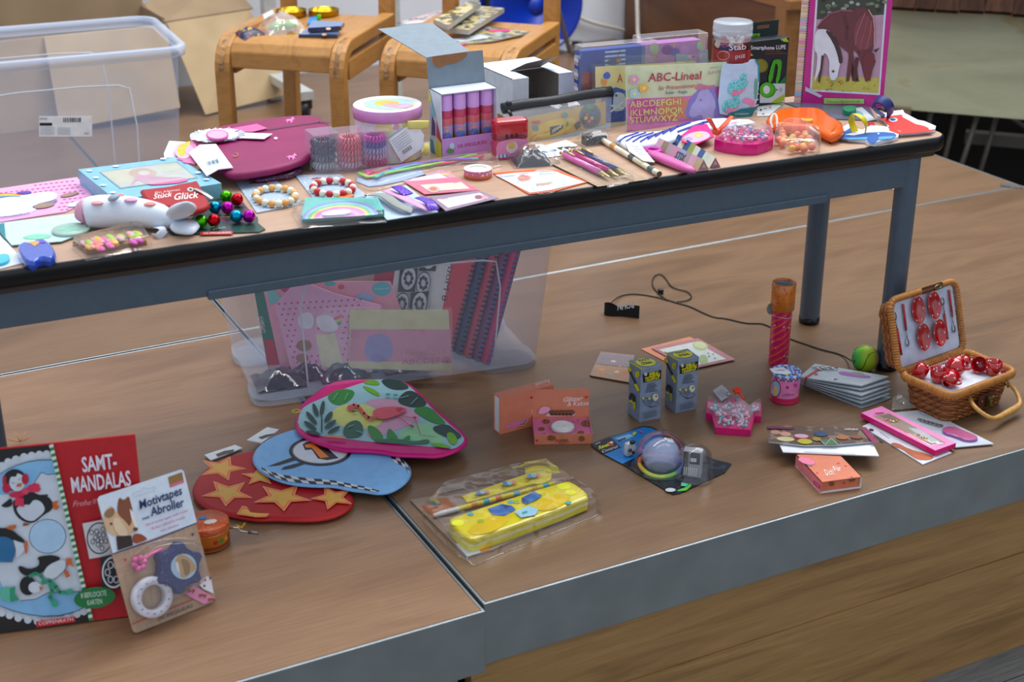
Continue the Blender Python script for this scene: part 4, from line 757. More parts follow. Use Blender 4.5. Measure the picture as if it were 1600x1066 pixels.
p.p(D5((660, 425), (770, 388), (845, 400), (880, 430), (790, 480), (700, 470)), '#3e6fa8').p(D5((770, 388), (845, 400), (800, 425)), '#24457e').p(D5((925, 340), (1020, 290), (1085, 320), (1050, 350), (965, 388), (925, 370)), '#3e6fa8').p(D5((925, 340), (985, 370), (965, 388), (925, 370)), '#24457e').p(D5((870, 450), (980, 400), (1060, 430), (1030, 475), (920, 495)), '#9fc4d4').p(D5((925, 455), (965, 440), (975, 455), (935, 470)), '#4a8a8a'); p.done(tin)
q = fz.LL(D5((460, 322), (700, 240), (955, 150), (955, 175), (1160, 185), (980, 235), (500, 372)), .003); m = MB(); m.M = Matrix.Translation((0, 0, .003)); m.prism(q, 0, .002, C('#cbbf22', .35)); hd = smoothp(fz.LL(D5((945, 130), (1000, 85), (1110, 85), (1168, 135), (1150, 200), (1060, 235), (970, 210)), .003), 2); m.prism(hd, 0, .0021, C('#cbbf22', .35)); rul = m.obj('ruler', t)
p = Pr(fz, .0056, fb)
for (x, y) in ((620, 300), (830, 228), (1020, 170)): p.e(*D5.o(x-30, y), 5, 3, '#4a86b0').e(*D5.o(x+30, y-10), 5, 2.6, '#d08a8a').e(*D5.o(x, y-4), 4, 3, '#8fb0c8').e(*D5.o(x-50, y+20), 3, 1.4, '#8a5a2a')
p.done(rul)
a = Vector((*fz.L(*D5.o(235, 478), .006), .009)); b = Vector((*fz.L(*D5.o(1180, 228), .006), .009)); pc = ['#d8d8dc', '#d8d8dc', '#c9ccd0', '#c9ccd0', '#cbbf22', '#d8c93a', '#cf8a3a', '#cbbf22', '#4fa3ba', '#d8c93a', '#cf7a4a', '#cbbf22', '#cbbf22', '#4fa3ba', '#cbbf22', '#cbbf22', '#b89a1c', '#cbbf22', '#4fa3ba', '#cbbf22']
m = MB(); m.tube([a+(b-a)*(k/20) for k in range(21)], [.0022]+[.0038]*20, WHITE, 8, mf=lambda i: C(pc[min(i, 19)], .35)); m.obj('pencil', t)
bubble(D5((35, 335), (505, 830), (700, 740), (1480, 430), (1585, 385), (1190, 130), (1100, 60)), .0262, fb, t, film(gloss=.05, rough=.05, bump=1.0, bsc=26, tint=.02), 'clear_bag', 1)
# ================================================================== peach gift boxes
def cookie(p, x, y, rx, ry): p.e(x, y, rx, ry, '#8a5a3c', 14); [p.e(x+rx*.5*math.cos(k*2.1), y+ry*.5*math.sin(k*2.1), rx*.18, ry*.2, '#4a2a1c', 6) for k in range(4)]
bx = PBox(D6.o(165, 795), D6.o(85, 735), D6.o(835, 618), D6.o(192, 335)[1]); t = thing('gift_box', 'peach sliding gift box sleeve standing on its long side beside the candle box', 'gift box', bx.fr)
th = .0012; m = MB(); w, d, h = bx.w, bx.d, bx.h
m.box(0, w, 0, th, 0, h, PEACH); m.box(0, w, d-th, d, 0, h, PEACH); m.box(0, w, th, d-th, 0, th, PEACH); m.box(0, w, th, d-th, h-th, h, PEACH); m.obj('sleeve', t); MB().box(.0015, w-.002, th+.0003, d-th-.0003, th+.0003, h-th-.0003, C('#e4e6ee', .5)).obj('tray', t)
p = Pr(bx.front, .0004, bx.fr); p.mb.poly(heart(.0028, *bx.front.L(*D6.o(562, 330))), p.c, col('#b01c4a')); p.p(D6((215, 710), (300, 640), (450, 620), (530, 570), (510, 660), (400, 690), (300, 720)), '#cf7ba0', 1)
for k, cc in enumerate(('#c8403c', '#e0a03a', '#e6d64a', '#4f9a5a', '#3f62b0')): p.line(D6((405+k*4, 690-k*5), (460, 690-k*6), (520-k*5, 640-k*5)), .8, cc)
p.t('Für Dich', D6.o(560, 550), D6.o(640, 528), 9, '#efe0dc', 0, .2); p.done(t)
p = Pr(bx.top, .0004, bx.fr); p.t('Pummel', D6.o(775, 100), D6.o(600, 155), 5, '#f0d8cf', .01, .2, up=(.7, 1)); p.done(t, 'lettering')
tray = PBox(D6.o(600, 925), D6.o(540, 860), D6.o(1325, 912), D6.o(595, 797)[1], d=.06); w, h = tray.w, tray.h; d = tray.top.L(*D6.o(590, 568))[1]; d = max(.045, min(.085, d))
t = thing('candle_gift_box', 'open peach gift box holding a white tealight with raised lid flap', 'gift box', tray.fr); m = MB(); m.box(0, w, 0, .001, 0, h, PEACH); m.box(0, .001, .001, d, 0, h, PINKB); m.box(w-.001, w, .001, d, 0, h, PINKB); m.box(0, w, d-.001, d, 0, h, PEACH); m.box(0, w, 0, d, 0, .001, PEACH); m.obj('tray', t)
MB().box(.001, w-.001, .001, d-.001, h-.006, h-.004, C('#cf7a9e', .45)).obj('insert', t)
ins = Fr(tray.fr.W(0, 0, h-.004), tray.fr.u, tray.fr.v, ZU); p = Pr(ins, .0003, tray.fr)
for (x, y, rx, ry) in ((745, 630, 6.5, 3.8), (688, 720, 5.5, 2.8), (1250, 650, 8, 4.8), (1182, 765, 5.5, 2.6)): cookie(p, *D6.o(x, y), rx, ry)
for (x, y) in ((1140, 612), (725, 775), (1080, 632)): p.mb.poly(heart(.0022, *ins.L(*D6.o(x, y), p.c)), p.c, col('#c02a6a'))
p.done(t)
p = Pr(tray.front, .0004, tray.fr); cookie(p, *D6.o(812, 838), 7, 4.6); cookie(p, *D6.o(1190, 845), 5, 4.4); p.mb.poly(heart(.0022, *tray.front.L(*D6.o(630, 862))), p.c, col('#b01c3a')); p.t('PUMMEL', D6.o(868, 890), D6.o(1035, 887), 4.6, '#5a3a34').t('EINHORN', D6.o(905, 906), D6.o(1000, 904), 2, '#5a3a34').e(*D6.o(945, 825), 2, 2, '#b88a3a', 8); p.done(t, 'front_print')
tc_ = ins.L(*D6.o(955, 690), .006); m = MB(); m.at(tc_[0], tc_[1], h-.0038); m.lathe([(0, .0), (.0185, .0), (.019, .0065), (.0178, .0072), (.0172, .006)], C('#cfcac9', .3, .4), 36); tl = thing('tealight', 'white tealight candle sitting in the open peach box', 'candle', Fr(ins.W(tc_[0], tc_[1], .0002), ins.u, ins.v, ZU)); m.M = Matrix.Identity(4); m.v = []; m.f = []; m.fm = []; m.fs = []
m.lathe([(0, .0), (.0185, .0), (.019, .0065), (.0178, .0072), (.0172, .006)], C('#cfcac9', .3, .4), 36); m.obj('cup', tl)
MB().lathe([(.0174, .0058), (0, .0058)], C('#dfe2e2', .4), 36).obj('wax', tl); MB().tube([(0, 0, .0055), (.003, .001, .0075)], .0006, C('#cbb59a', .6), 5).obj('wick', tl)
fo = tray.fr.W(0, d, h); bk_ = tray.fr.v; fv = (ZU*math.cos(.12)+bk_*math.sin(.12)); lf = Fr(fo, tray.fr.u, fv, tray.fr.u.cross(fv)); q = lf.LL(D6((618, 262), (1333, 218), (1302, 585), (600, 570)))
tw = max(x for x, y in q); thh = max(y for x, y in q); m = mb_on(lf, tray.fr); m.box(.0, w, 0, thh, -.0012, 0, PEACH); fl = m.obj('lid_flap', t)
p = Pr(lf, .0004, tray.fr); p.t('Glitzer', D6.o(962, 385), D6.o(1208, 365), 7, '#f0dcd6', .01, .25).t('& Kekse', D6.o(1010, 440), D6.o(1278, 425), 7, '#f0dcd6', .01, .25).p(D6((735, 560), (790, 500), (860, 488), (1090, 500), (1125, 535), (1080, 570), (780, 568)), '#cdb3bd', 1)
for k in range(20): p.e(*D6.o(790+k*15.5, 505+17*(k % 3)), 3.4, 2.4, ('#6a4330', '#7d5038', '#54331f')[k % 3], 8)
p.p(D6((640, 520), (690, 440), (800, 450), (790, 510), (680, 545)), '#dfa3bd', 1); p.mb.poly(heart(.0026, *lf.L(*D6.o(1248, 328), p.c)), p.c, col('#b01c4a')); p.done(fl)
bx = PBox(E2.o(740, 955), E2.o(355, 655), E2.o(1200, 893), E2.o(750, 825)[1]); t = thing('gift_box', 'peach gift box lying flat under the dark jewellery card', 'gift box', bx.fr); w, d, h = bx.w, bx.d, bx.h
m = MB(); m.box(0, w, 0, d, 0, .0012, WHITE); m.box(0, .0012, 0, d, .0012, h, C('#d9828a', .45)); m.box(w-.0012, w, 0, d, .0012, h, WHITE); m.box(0, w, 0, d, h-.0012, h, PEACH); m.obj('sleeve', t); MB().box(.0015, w-.0015, .003, d-.003, .0015, h-.0015, C('#c97a5e', .5)).obj('tray', t)
fi = Fr(bx.fr.W(0, .003, 0), bx.front.u, bx.front.v, bx.front.n); p = Pr(fi, .0004, bx.fr); cookie(p, *E2.o(868, 845), 4.5, 4.2); cookie(p, *E2.o(1100, 795), 5.5, 4.2); p.mb.poly(heart(.002, *fi.L(*E2.o(1005, 830))), p.c, col('#b01c4a')); p.done(t, 'front_print')
p = Pr(bx.top, .0004, bx.fr)
for (x, y) in ((705, 720), (945, 612), (1028, 642)): p.mb.poly(heart(.0021, *bx.top.L(*E2.o(x, y), p.c)), p.c, col('#c02a4a'))
p.t('Für', E2.o(905, 700), E2.o(990, 690), 7, '#f2e6e0', .01, .2, up=(-.7, -1)).t('Dich!', E2.o(810, 750), E2.o(912, 735), 9, '#f2e6e0', .01, .2, up=(-.6, -1)).p(E2((470, 560), (560, 530), (700, 600), (640, 640), (560, 620)), '#d9829f', 1)
for k, cc in enumerate(('#c8403c', '#e0a03a', '#4f9a5a', '#3f62b0')): p.line(E2((560+k*6, 600+k*6), (600, 640-k*4), (650, 640-k*5)), .7, cc)
p.done(t); p = Pr(bx.side, .0004, bx.fr); p.p(E2((660, 805), (740, 862), (740, 905), (662, 845)), '#c01c6a').t('PUMMEL', E2.o(675, 845), E2.o(732, 885), 2.6, '#e6b8cc').t('DIE Kekse', E2.o(480, 690), E2.o(612, 795), 5, '#e0a8a4'); p.done(t, 'side_print')
ct = bx.h
t, ft_, fb = quadcard('white_card', 'plain white card sandwiched between the peach box and the dark jewellery card', 'card', E2((315, 492), (1405, 536), (1335, 395), (275, 405)), ct+.0012, .0015, C('#d9dbe0', .5))
p = Pr(ft_, .0004, fb); [p.line(E2((560, 478+k*8), (1140, 506+k*8)), .35, '#b9bcc4') for k in range(2)]; p.done(t)
t, ft_, fb = quadcard('jewellery_card', 'dark photo printed jewellery card lying across the flat peach box', 'card', E2((155, 378), (560, 420), (930, 415), (1410, 372), (1255, 212), (640, 205), (122, 185)), ct+.0055, .0018, speck('#5d4f46', '#7d6d60', 60, .55, .3), edge=C('#a9b4bc', .4))
p = Pr(ft_, .0004, fb)
for (x, y, rx, ry, cc) in ((230, 258, 8, 3.4, '#a58278'), (345, 278, 9, 3.5, '#b3897a'), (345, 335, 14, 3.6, '#b8b08a'), (525, 310, 12, 4, '#9c2f3c'), (525, 300, 11, 3, '#b89ab0'), (565, 362, 12, 4, '#a3a03a'), (745, 275, 11, 4, '#3c4a66'), (990, 315, 10, 3.4, '#9a6a4c'), (1150, 310, 10, 3, '#7d5440'), (700, 335, 7, 3, '#8f7a3a')): p.e(*E2.o(x, y), rx, ry, cc, 16, 4)
p.p(E2((740, 345), (920, 340), (940, 400), (770, 400)), '#4f6a4a').line(E2((735, 345), (800, 400), (860, 325), (945, 400)), .7, '#a8aeb0').p(E2((1200, 215), (1255, 215), (1405, 370), (1330, 372)), '#8e3660').p(E2((122, 188), (450, 205), (430, 225), (135, 215)), '#6a2a4c').t('DOUBLE', E2.o(1018, 232), E2.o(1168, 232), 2.2, '#c9bcc4', .02); p.done(t)
# ================================================================== telescope boxes
TEL = C('#7d8a9c', .42, var=.14, sc=45); TES = C('#5c6880', .42, var=.14, sc=45)
def telescope(mid, left, right, yt, dx, dy, label):
    bx = PBox(mid, left, right, yt); w, d, h = bx.w, bx.d, bx.h; t = thing('telescope_box', label, 'toy box', bx.fr, 'grey telescope boxes'); m = MB(); m.box(0, w, 0, d, 0, h, TEL); m.obj('carton', t, bev=.0008)
    k_ = lambda x, y: (x+dx-(872-y)*.047, y+dy+4); E = lambda *pp: D8(*[k_(x, y) for x, y in pp]); e = lambda x, y: D8.o(*k_(x, y))
    p = Pr(bx.front, .0006, bx.fr); YL = '#d3cf1a'
    p.p(E((318, 362), (515, 316), (506, 408), (320, 452)), '#141416').t('SPIRAL-', e(382, 392), e(500, 365), 6.4, YL, .03, .1).t('TELESKOP', e(338, 440), e(497, 405), 6.4, YL, .03, .1).e(*e(350, 362), 2.6, 3, '#b9bcb4', 10)
    for k in range(6): p.line(E((365-k*5, 470+k*16), (440+(k % 3)*12, 452+k*16)), .9, '#343c48')
    arc = [(310+90*(1-math.cos(a)), 620+80*math.sin(a)) for a in [k*math.pi/16 for k in range(12)]]; p.line(E(*arc), .8, '#2f3643')
    for k in range(6): p.line(E((335+k*16, 690-abs(k-3)*14), (345+k*12, 630)), .5, '#2f3643')
    p.e(*e(440, 600), 4.6, 5.2, '#c9c9a8', 14).e(*e(448, 592), 1.4, 1.6, '#4a4a44', 8).p(E((420, 620), (455, 610), (450, 640), (425, 640)), '#c9c9a8').line(E((320, 612), (375, 615)), .8, '#2f3643').e(*e(314, 612), 1.4, 2, YL, 8).e(*e(376, 615), 1.4, 2, YL, 8).line(E((445, 640), (475, 675)), .7, '#2f3643').line(E((365, 690), (385, 710), (408, 700)), .8, '#2f3643')
    for k in range(5): p.line(E((300+k*3, 770+k*13), (440+(k % 2)*20, 740+k*13)), .6, '#4a5462')
    p.done(t)
    p = Pr(bx.side, .0006, bx.fr); p.p(E((172, 215), (312, 300), (312, 318), (172, 233)), YL).line(E((178, 318), (250, 480)), 3.2, '#2c3340').line(E((175, 290), (192, 325)), 4, YL).line(E((240, 470), (265, 530)), 4, YL).e(*e(262, 365), 3.4, 5, YL, 12).line(E((256, 352), (268, 385)), .7, '#30343c').p(E((165, 640), (165, 590), (185, 555), (215, 570), (232, 610), (228, 650), (200, 650), (198, 610), (185, 600), (180, 640)), '#262c38').p(E((165, 625), (200, 640), (198, 660), (165, 648)), YL).p(E((200, 650), (230, 655), (225, 735), (205, 725)), YL).line(E((212, 660), (216, 725)), .8, '#6a6a1a'); p.done(t, 'side_print')
    p = Pr(bx.top, .0006, bx.fr); p.lp(circ(w*.42, 28, w*.5, d*.52, d*.40), '#d9d44a').lt('COOL', w*.76, d*.84, w*.52, d*.2, '#2a2a1a', .04, 0, 180).lt('WILD', w*.76, d*.52, w*.52, d*.2, '#2a2a1a', .04, 0, 180); p.done(t, 'top_print')
telescope(D8.o(258, 872), D8.o(115, 772), D8.o(475, 828), D8.o(305, 315)[1], 0, 0, 'grey spiral telescope box on the left of the pair')
telescope(D8.o(637, 778), D8.o(500, 690), D8.o(852, 732), D8.o(695, 226)[1], 382, -90, 'grey spiral telescope box on the right of the pair')
# ================================================================== cards behind the telescope boxes
t, ft_, fb = quadcard('postcard', 'brown and grey patterned card lying beside the telescope boxes', 'card', B4((232, 598), (440, 620), (420, 790), (163, 742)), 0, .0025, C('#8f7f78', .5), edge=C('#5a4c40', .6))
p = Pr(ft_, .0004, fb); p.p(B4((235, 602), (436, 623), (425, 690), (200, 665)), C('#857a80', .5)).p(B4((200, 668), (425, 692), (418, 782), (168, 738)), C('#a5846c', .5))
for (x, y, r, cc) in ((310, 650, 6, '#c9bfae'), (350, 680, 5, '#b58a66'), (240, 700, 7, '#c0906c'), (290, 730, 8, '#8f8a88'), (380, 720, 9, '#b8795a'), (395, 660, 4, '#7a96a4'), (330, 715, 6, '#d0b595')): p.mb.poly(star(r/900, r/1800, 5, *ft_.L(*B4.o(x, y), p.c)), p.c, col(cc))
p.done(t)
t, ft_, fb = quadcard('greeting_card', 'orange edged card half under the pink framed card', 'card', B4((478, 578), (780, 503), (870, 545), (620, 650)), 0, .0015, C('#c98a6c', .5))
t, ft_, fb = quadcard('greeting_card', 'pink framed card with green oval stickers behind the telescope boxes', 'card', B4((545, 572), (832, 512), (1062, 642), (780, 702)), .0025, .0015, C('#b5858a', .35, coat=.5))
p = Pr(ft_, .0004, fb); p.p(B4((590, 578), (812, 530), (1005, 636), (785, 684)), '#c4cbc8').e(*B4.o(845, 555), 12, 7, '#a8b58a', 20, 10).e(*B4.o(845, 550), 9, 5, '#bcc49a', 16, 10).e(*B4.o(865, 640), 7, 8, '#9db08a', 16, -20)
for (x, y) in ((895, 600), (925, 605), (935, 630), (900, 618)): p.e(*B4.o(x, y), 1.6, 1.2, '#8a9a90', 8)
p.done(t)
# ================================================================== bounce ball with wristband
bp = (1352.2, 560.2); R_ = .0235
bc = G(*bp, R_); bf = Fr((bc.x, bc.y, 0), RT, HD, ZU); t = thing('bounce_ball', 'green and yellow rubber ball tied by a black cord to its wristband', 'ball toy', bf)
mt, nt, N, K, P, O = nodes('ball_gradient'); tc0 = N.new('ShaderNodeTexCoord'); sx = N.new('ShaderNodeSeparateXYZ'); K.new(tc0.outputs['Object'], sx.inputs[0]); ad = N.new('ShaderNodeMath'); ad.operation = 'MULTIPLY_ADD'; ad.inputs[1].default_value = 1/(2*R_); ad.inputs[2].default_value = .5; K.new(sx.outputs[0], ad.inputs[0])
rp = ramp(N, [(0, '#2ba05a'), (.18, '#5fc23a'), (.4, '#a9d022'), (.68, '#b2cf2a'), (.82, '#a3a04a'), (1, '#8a3a62')]); K.new(ad.outputs[0], rp.inputs[0]); K.new(rp.outputs[0], P.inputs['Base Color']); P.inputs['Roughness'].default_value = .5
MB().ell((0, 0, R_), R_, R_, R_, mt, 36, 20).obj('ball', t)
inv = bf.m.inverted()
def on_ball(x, y):
    d = ray(x, y).normalized(); oc = CAM-bc; b_ = oc.dot(d); c_ = oc.length_squared-R_*R_; ds = b_*b_-c_; s_ = -b_-math.sqrt(max(ds, 0)); return inv @ (bc+(CAM+d*s_-bc).normalized()*(R_*1.004))
SEAM = C('#15170f', .5)
m = MB(); m.tube(smoothp([tuple(on_ball(*E4.o(x, y))) for x, y in ((1288, 90), (1245, 66), (1190, 88), (1155, 150), (1135, 215), (1100, 250), (1060, 245), (1030, 215), (1022, 180), (1040, 155))], 2, False), .0009, SEAM, 6); m.obj('seam', t)
m = MB(); m.tube(smoothp([tuple(on_ball(*E4.o(x, y))) for x, y in ((1035, 45), (1075, 20), (1130, 8), (1200, 8))], 2, False), .0009, SEAM, 6); m.obj('seam', t)
cz = .0018; cord = [tuple(inv @ G(*B4.o(x, y), z_)) for x, y, z_ in ((300, 285, .012), (345, 247, cz), (420, 233, cz), (500, 240, cz), (580, 255, cz), (640, 270, cz), (700, 290, cz), (780, 310, cz), (860, 350, cz), (930, 380, cz), (1000, 385, cz), (1080, 405, cz), (1140, 418, cz), (1220, 415, cz), (1275, 435, cz))]+[tuple(inv @ G(*B5.o(x, y), cz)) for x, y in ((160, 470), (215, 497), (300, 525), (400, 560), (480, 577), (530, 597))]+[tuple(inv @ G(*B5.o(565, 620), .008)), tuple(on_ball(*E4.o(1005, 158)))]
m = MB(); m.tube(smoothp(cord, 2, False), .0013, SEAM, 6); m.obj('cord', t)
lp_ = [tuple(inv @ G(*B4.o(x, y), cz+.0006)) for x, y in ((640, 272), (590, 235), (545, 180), (555, 125), (600, 107), (635, 140), (665, 190), (710, 208), (765, 217), (798, 250), (770, 276), (700, 284))]
m = MB(); m.tube(smoothp(lp_, 2, False), .0013, SEAM, 6); m.obj('cord_loop', t)
sl = G(*B4.o(600, 235), 0); m = MB(); q = inv @ sl; m.at(q.x, q.y, 0, 25); m.prism(rrect(.011, .009, .003), 0, .011, BLACKM, ch=.002); m.obj('cord_slider', t)
wf = stand(B4.o(245, 372), B4.o(468, 384), 0, 12); W1 = wf.L(*B4.o(470, 384))[0]; H1 = .024
m = mb_on(wf, bf); lo = [(0, -.012), (.004, -.003), (.015, 0), (W1*.5, -.004), (W1*.85, .001), (W1, .004), (W1-.001, .001), (W1*.6, -.010), (W1*.4, -.012), (.016, -.024), (.005, -.022)]; lo = smoothp(lo, 2); n = len(lo)
hh2 = lambda a: H1*(1.0-.28*math.exp(-((a-W1*.45)/(W1*.2))**2)) if a < W1*.95 else H1
m.add([(a, 0, c) for a, c in lo]+[(a, hh2(a), c) for a, c in lo], [(i, (i+1) % n, n+(i+1) % n, n+i) for i in range(n)], C('#0b0b0d', .8, bump=.4, bsc=600), True); wb = m.obj('wristband', t)
wt = Fr(wf.W(0, 0, .0035), wf.u, wf.v, wf.n); p = Pr(wt, .001, bf); p.t('BOUN', B4.o(437, 285), B4.o(335, 300), 9, '#c9cdd4', .03, 0, (0, 1)); p.done(wb, 'lettering')
# ================================================================== flying ball blister pack
NVY = speck('#14181f', '#27313d', 90, .6, .3)
t, ft_, fb = quadcard('blister_pack', 'blister pack with a clear domed flying ball toy and logo card', 'blister pack', D7((88, 300), (640, 640), (900, 795), (975, 785), (1425, 575), (1492, 488), (1310, 445), (690, 118), (600, 110), (410, 180), (250, 222), (120, 272)), 0, .002, NVY)
p = Pr(ft_, .0003, fb); p.p(D7((290, 215), (600, 112), (690, 122), (820, 190), (560, 400), (400, 480), (215, 382), (385, 318)), '#1f78b8').p(D7((320, 225), (470, 180), (520, 200), (400, 250)), '#8fb8d6').p(D7((90, 298), (120, 272), (270, 215), (385, 315), (210, 378)), '#0e1014').t('Revell', D7.o(165, 335), D7.o(268, 298), 5.5, '#d8d23a', .03).p(D7((255, 270), (295, 258), (318, 295), (280, 305)), '#c03a3a').p(D7((268, 262), (300, 252), (310, 270), (280, 278)), '#d9d9de').t('Control', D7.o(195, 372), D7.o(350, 318), 4.5, '#c9ccd0', .01).t('23200', D7.o(128, 288), D7.o(180, 270), 2, '#c9ccd0', .02).p(D7((350, 245), (430, 215), (435, 228), (365, 252)), '#3a2c20').p(D7((945, 745), (1040, 710), (1080, 672), (1090, 700), (1040, 745), (960, 755)), '#5aa83c').p(D7((990, 665), (1060, 680), (1040, 705), (985, 700)), '#58b896').e(*D7.o(880, 740), 8, 3, '#b4bcbc').p(D7((490, 180), (520, 160), (545, 165), (520, 195)), '#b8c43a').p(D7((560, 150), (610, 148), (600, 172)), '#c0487a'); p.done(t)
dc = G(*D7.o(790, 395), .022); l0 = fb.m.inverted() @ dc; RD = .0405
m = MB(); prof = [(RD*1.12, -.018), (RD*1.03, -.014)]+[(RD*math.cos(a), RD*math.sin(a)*.95) for a in [math.radians(-12+k*10.2) for k in range(11)]]; m.at(l0.x, l0.y, l0.z); m.lathe(prof, BLIS, 40); m.obj('dome', t)
m = MB(); m.at(l0.x, l0.y, l0.z-.002); m.ell((0, 0, .002), .029, .029, .027, frost('#b4c4ec', .42, .1), 28, 16); m.obj('flying_ball', t)
rb_ = ['#d23a4a', '#d2653a', '#d8b83a', '#c3cc2a', '#b8d030', '#7ec04a', '#4a90c0', '#5a6ac0', '#7a4ab0', '#b04a9a', '#d23a6a', '#d23a4a']; m = MB(); m.at(l0.x, l0.y, l0.z-.016)
m.tube([(.0335*math.cos(k*math.pi/24), .0335*math.sin(k*math.pi/24), .003*math.sin(k*math.pi/12)) for k in range(48)], .0032, WHITE, 8, True, mf=lambda i: C(rb_[(i//4+6) % 12], .35)); m.obj('rainbow_ring', t)
m = MB(); m.at(l0.x-.012, l0.y-.024, l0.z-.002); m.ell((0, 0, 0), .006, .004, .006, C('#6a6a6e', .4), 10, 8); m.obj('inner_motor', t)
c2 = fb.m.inverted() @ G(*D7.o(1115, 590), .004); vv = (fb.m.inverted().to_3x3() @ RT); an = math.degrees(math.atan2(vv.y, vv.x))
m = MB(); m.at(c2.x, c2.y, .001, an); prof = [(.030, .002), (.0275, .004), (.0265, .03)]+[(.0265*math.cos(a), .03+.024*math.sin(a)) for a in [math.radians(k*11) for k in range(9)]]; m.lathe(prof, BLIS, 32); m.obj('dome', t)
m = MB(); m.at(c2.x-.004, c2.y, .002, an-14); m.box(-.014, .014, -.006, .010, .0, .042, C('#8d8f96', .4)); m.box(-.0142, -.006, -.0064, -.006, .0, .042, C('#4a4846', .5)); m.box(-.004, .011, -.0064, -.006, .022, .041, C('#2a2a2e', .5)); m.box(-.003, .006, -.0068, -.0064, .026, .032, C('#b9bcc4', .5))
for k in range(7): m.box(-.012+k*.003, -.0108+k*.003, -.0068, -.0064, .002, .016, C('#d0d2d6', .5))
m.obj('controller', t)
c3 = fb.m.inverted() @ G(*D7.o(470, 350), .01); m = MB(); m.at(c3.x, c3.y, .002, an)
m.ell((0, 0, .012), .012, .010, .013, BLIS, 16, 10); m.obj('dome', t); m = MB(); m.at(c3.x, c3.y, .004, an+35); m.box(-.007, .007, -.004, .004, .0, .02, C('#c3c8cc', .35)); m.ell((.002, -.004, .022), .005, .004, .0035, BLACKM, 12, 8); m.ell((-.003, -.005, .010), .0035, .003, .003, BLACKM, 12, 8); m.ell((.004, -.005, .004), .003, .003, .003, BLACKM, 10, 6); m.obj('charger', t)
# ================================================================== crown bead box
ol = D8((1045, 935), (1425, 962), (1468, 815), (1535, 822), (1542, 690), (1490, 665), (1400, 735), (1265, 610), (1130, 700), (1010, 640), (950, 650), (945, 780), (1000, 800))
f0 = flat(*D8.o(1045, 940), 0, *D8.o(1425, 968)); fz_ = Fr(f0.W(0, 0, .010), f0.u, f0.v, ZU); q = fz_.LL(ol); q = inset(q, .0012)
t = thing('crown_bead_box', 'pink crown shaped box with a clear lid full of pastel beads', 'bead box', f0)
MB().prism(q, 0, .012, C('#c4126f', .3, coat=.3), nobot=False).obj('base', t)
lq = inset(q, .002); m = MB(); m.prism(lq, .0122, .021, LID, nobot=True); m.obj('clear_lid', t)
rr2 = random.Random(11); BC = [C(c_, .15, coat=.6) for c_ in ('#d9a3c0', '#8fc3d6', '#c9c3da', '#e0b8c8', '#4f9fb8', '#d6d6e2')]
def inside(x, y, P_):
    c_ = False; n_ = len(P_)
    for i in range(n_):
        (x0, y0), (x1, y1) = P_[i], P_[i-1]
        if (y0 > y) != (y1 > y) and x < (x1-x0)*(y-y0)/(y1-y0)+x0: c_ = not c_
    return c_
def beads(poly, z0, n_, r, mats, seed=1, zr=.006):
    rn_ = random.Random(seed); xs = [a for a, b in poly]; ys = [b for a, b in poly]; m = MB(); k = 0; tr = 0
    while k < n_ and tr < n_*20:
        tr += 1; x, y = rn_.uniform(min(xs), max(xs)), rn_.uniform(min(ys), max(ys))
        if inside(x, y, poly): m.ell((x, y, z0+rn_.random()*zr), r, r, r, mats[rn_.randrange(len(mats))], 8, 6); k += 1
    return m
beads(inset(lq, .004), .0135, 110, .0028, BC, 4, .005).obj('small_beads', t, kind='stuff')
tg = fz_.LL(D8((1025, 528), (1118, 466), (1232, 570), (1112, 640)), .004); m = MB(); m.prism(tg, .012, .0128, frost('#b9bac4', .7, .3)); tgo = m.obj('paper_tag', t)
p = Pr(Fr(fz_.W(0, 0, .003), fz_.u, fz_.v, ZU), .0004, f0); p.e(*D8.o(1190, 570), 3.6, 3.6, '#7a2a4c', 14).e(*D8.o(1190, 570), 2.6, 2.6, '#a9a4b0', 14); [p.line(D8((1060+k*14, 545-k*9+8), (1130+k*14, 600-k*9+8)), .4, '#7f808a') for k in range(5)]; p.done(tgo)
sq = fz_.L(*D8.o(1275, 555), .01); m = MB(); m.at(sq[0], sq[1], .022, 20, 20); m.prism(smoothp(star(.0085, .005, 5), 1), 0, .003, C('#d8421c', .4)); m.obj('orange_star_clip', t)
s1 = fz_.L(*D8.o(1300, 580), .008); s2 = fz_.L(*D8.o(1350, 630), .006); m = MB(); m.tube([(*s1, .022), ((s1[0]+s2[0])/2, (s1[1]+s2[1])/2, .020), (*s2, .016)], .0022, C('#d8421c', .4), 6, flatz=.4); m.obj('orange_strap', t)
# ================================================================== kaleidoscope
kc = G(1215.5, 568); KF = flatw(kc, -27); kh = hgt(kc, 440.5); t = thing('kaleidoscope', 'tall pink and orange striped kaleidoscope tube standing on the stage', 'kaleidoscope', KF)
KP, KO = C('#bd1160', .3, coat=.4), C('#c9652a', .3, coat=.4); r1, r2 = .0178, .0208; zc = kh*.70
m = MB(); ns = 48; nr = 60; m.lathe([(r1, zc*k/nr) for k in range(nr+1)], KP, ns, mf=lambda i, j: KO if ((i-j*1.1)/ns*6) % 1 < .27 else KP); m.lathe([(0, 0), (r1, 0)], KP, ns); m.obj('tube', t)
m = MB(); m.lathe([(r1, zc-.004), (r2, zc-.003), (r2, kh-.001), (r2-.0012, kh), (r2-.003, kh-.0015), (r2-.0035, kh-.004)], C('#c77a35', .3, coat=.4), 48); cap = m.obj('cap', t)
MB().lathe([(r2-.0034, kh-.0035), (0, kh-.0035)], C('#8f939c', .15, .6), 40).obj('lens', cap)
m = MB(); rk = random.Random(2)
for k in range(54):
    a = rk.random()*6.283; z = zc+.002+rk.random()*(kh-zc-.006); m.at(r2*1.004*math.cos(a), r2*1.004*math.sin(a), z, math.degrees(a)+90, 90); m.poly(star(.0016, .0008, 5), 0, C('#b8173f', .4))
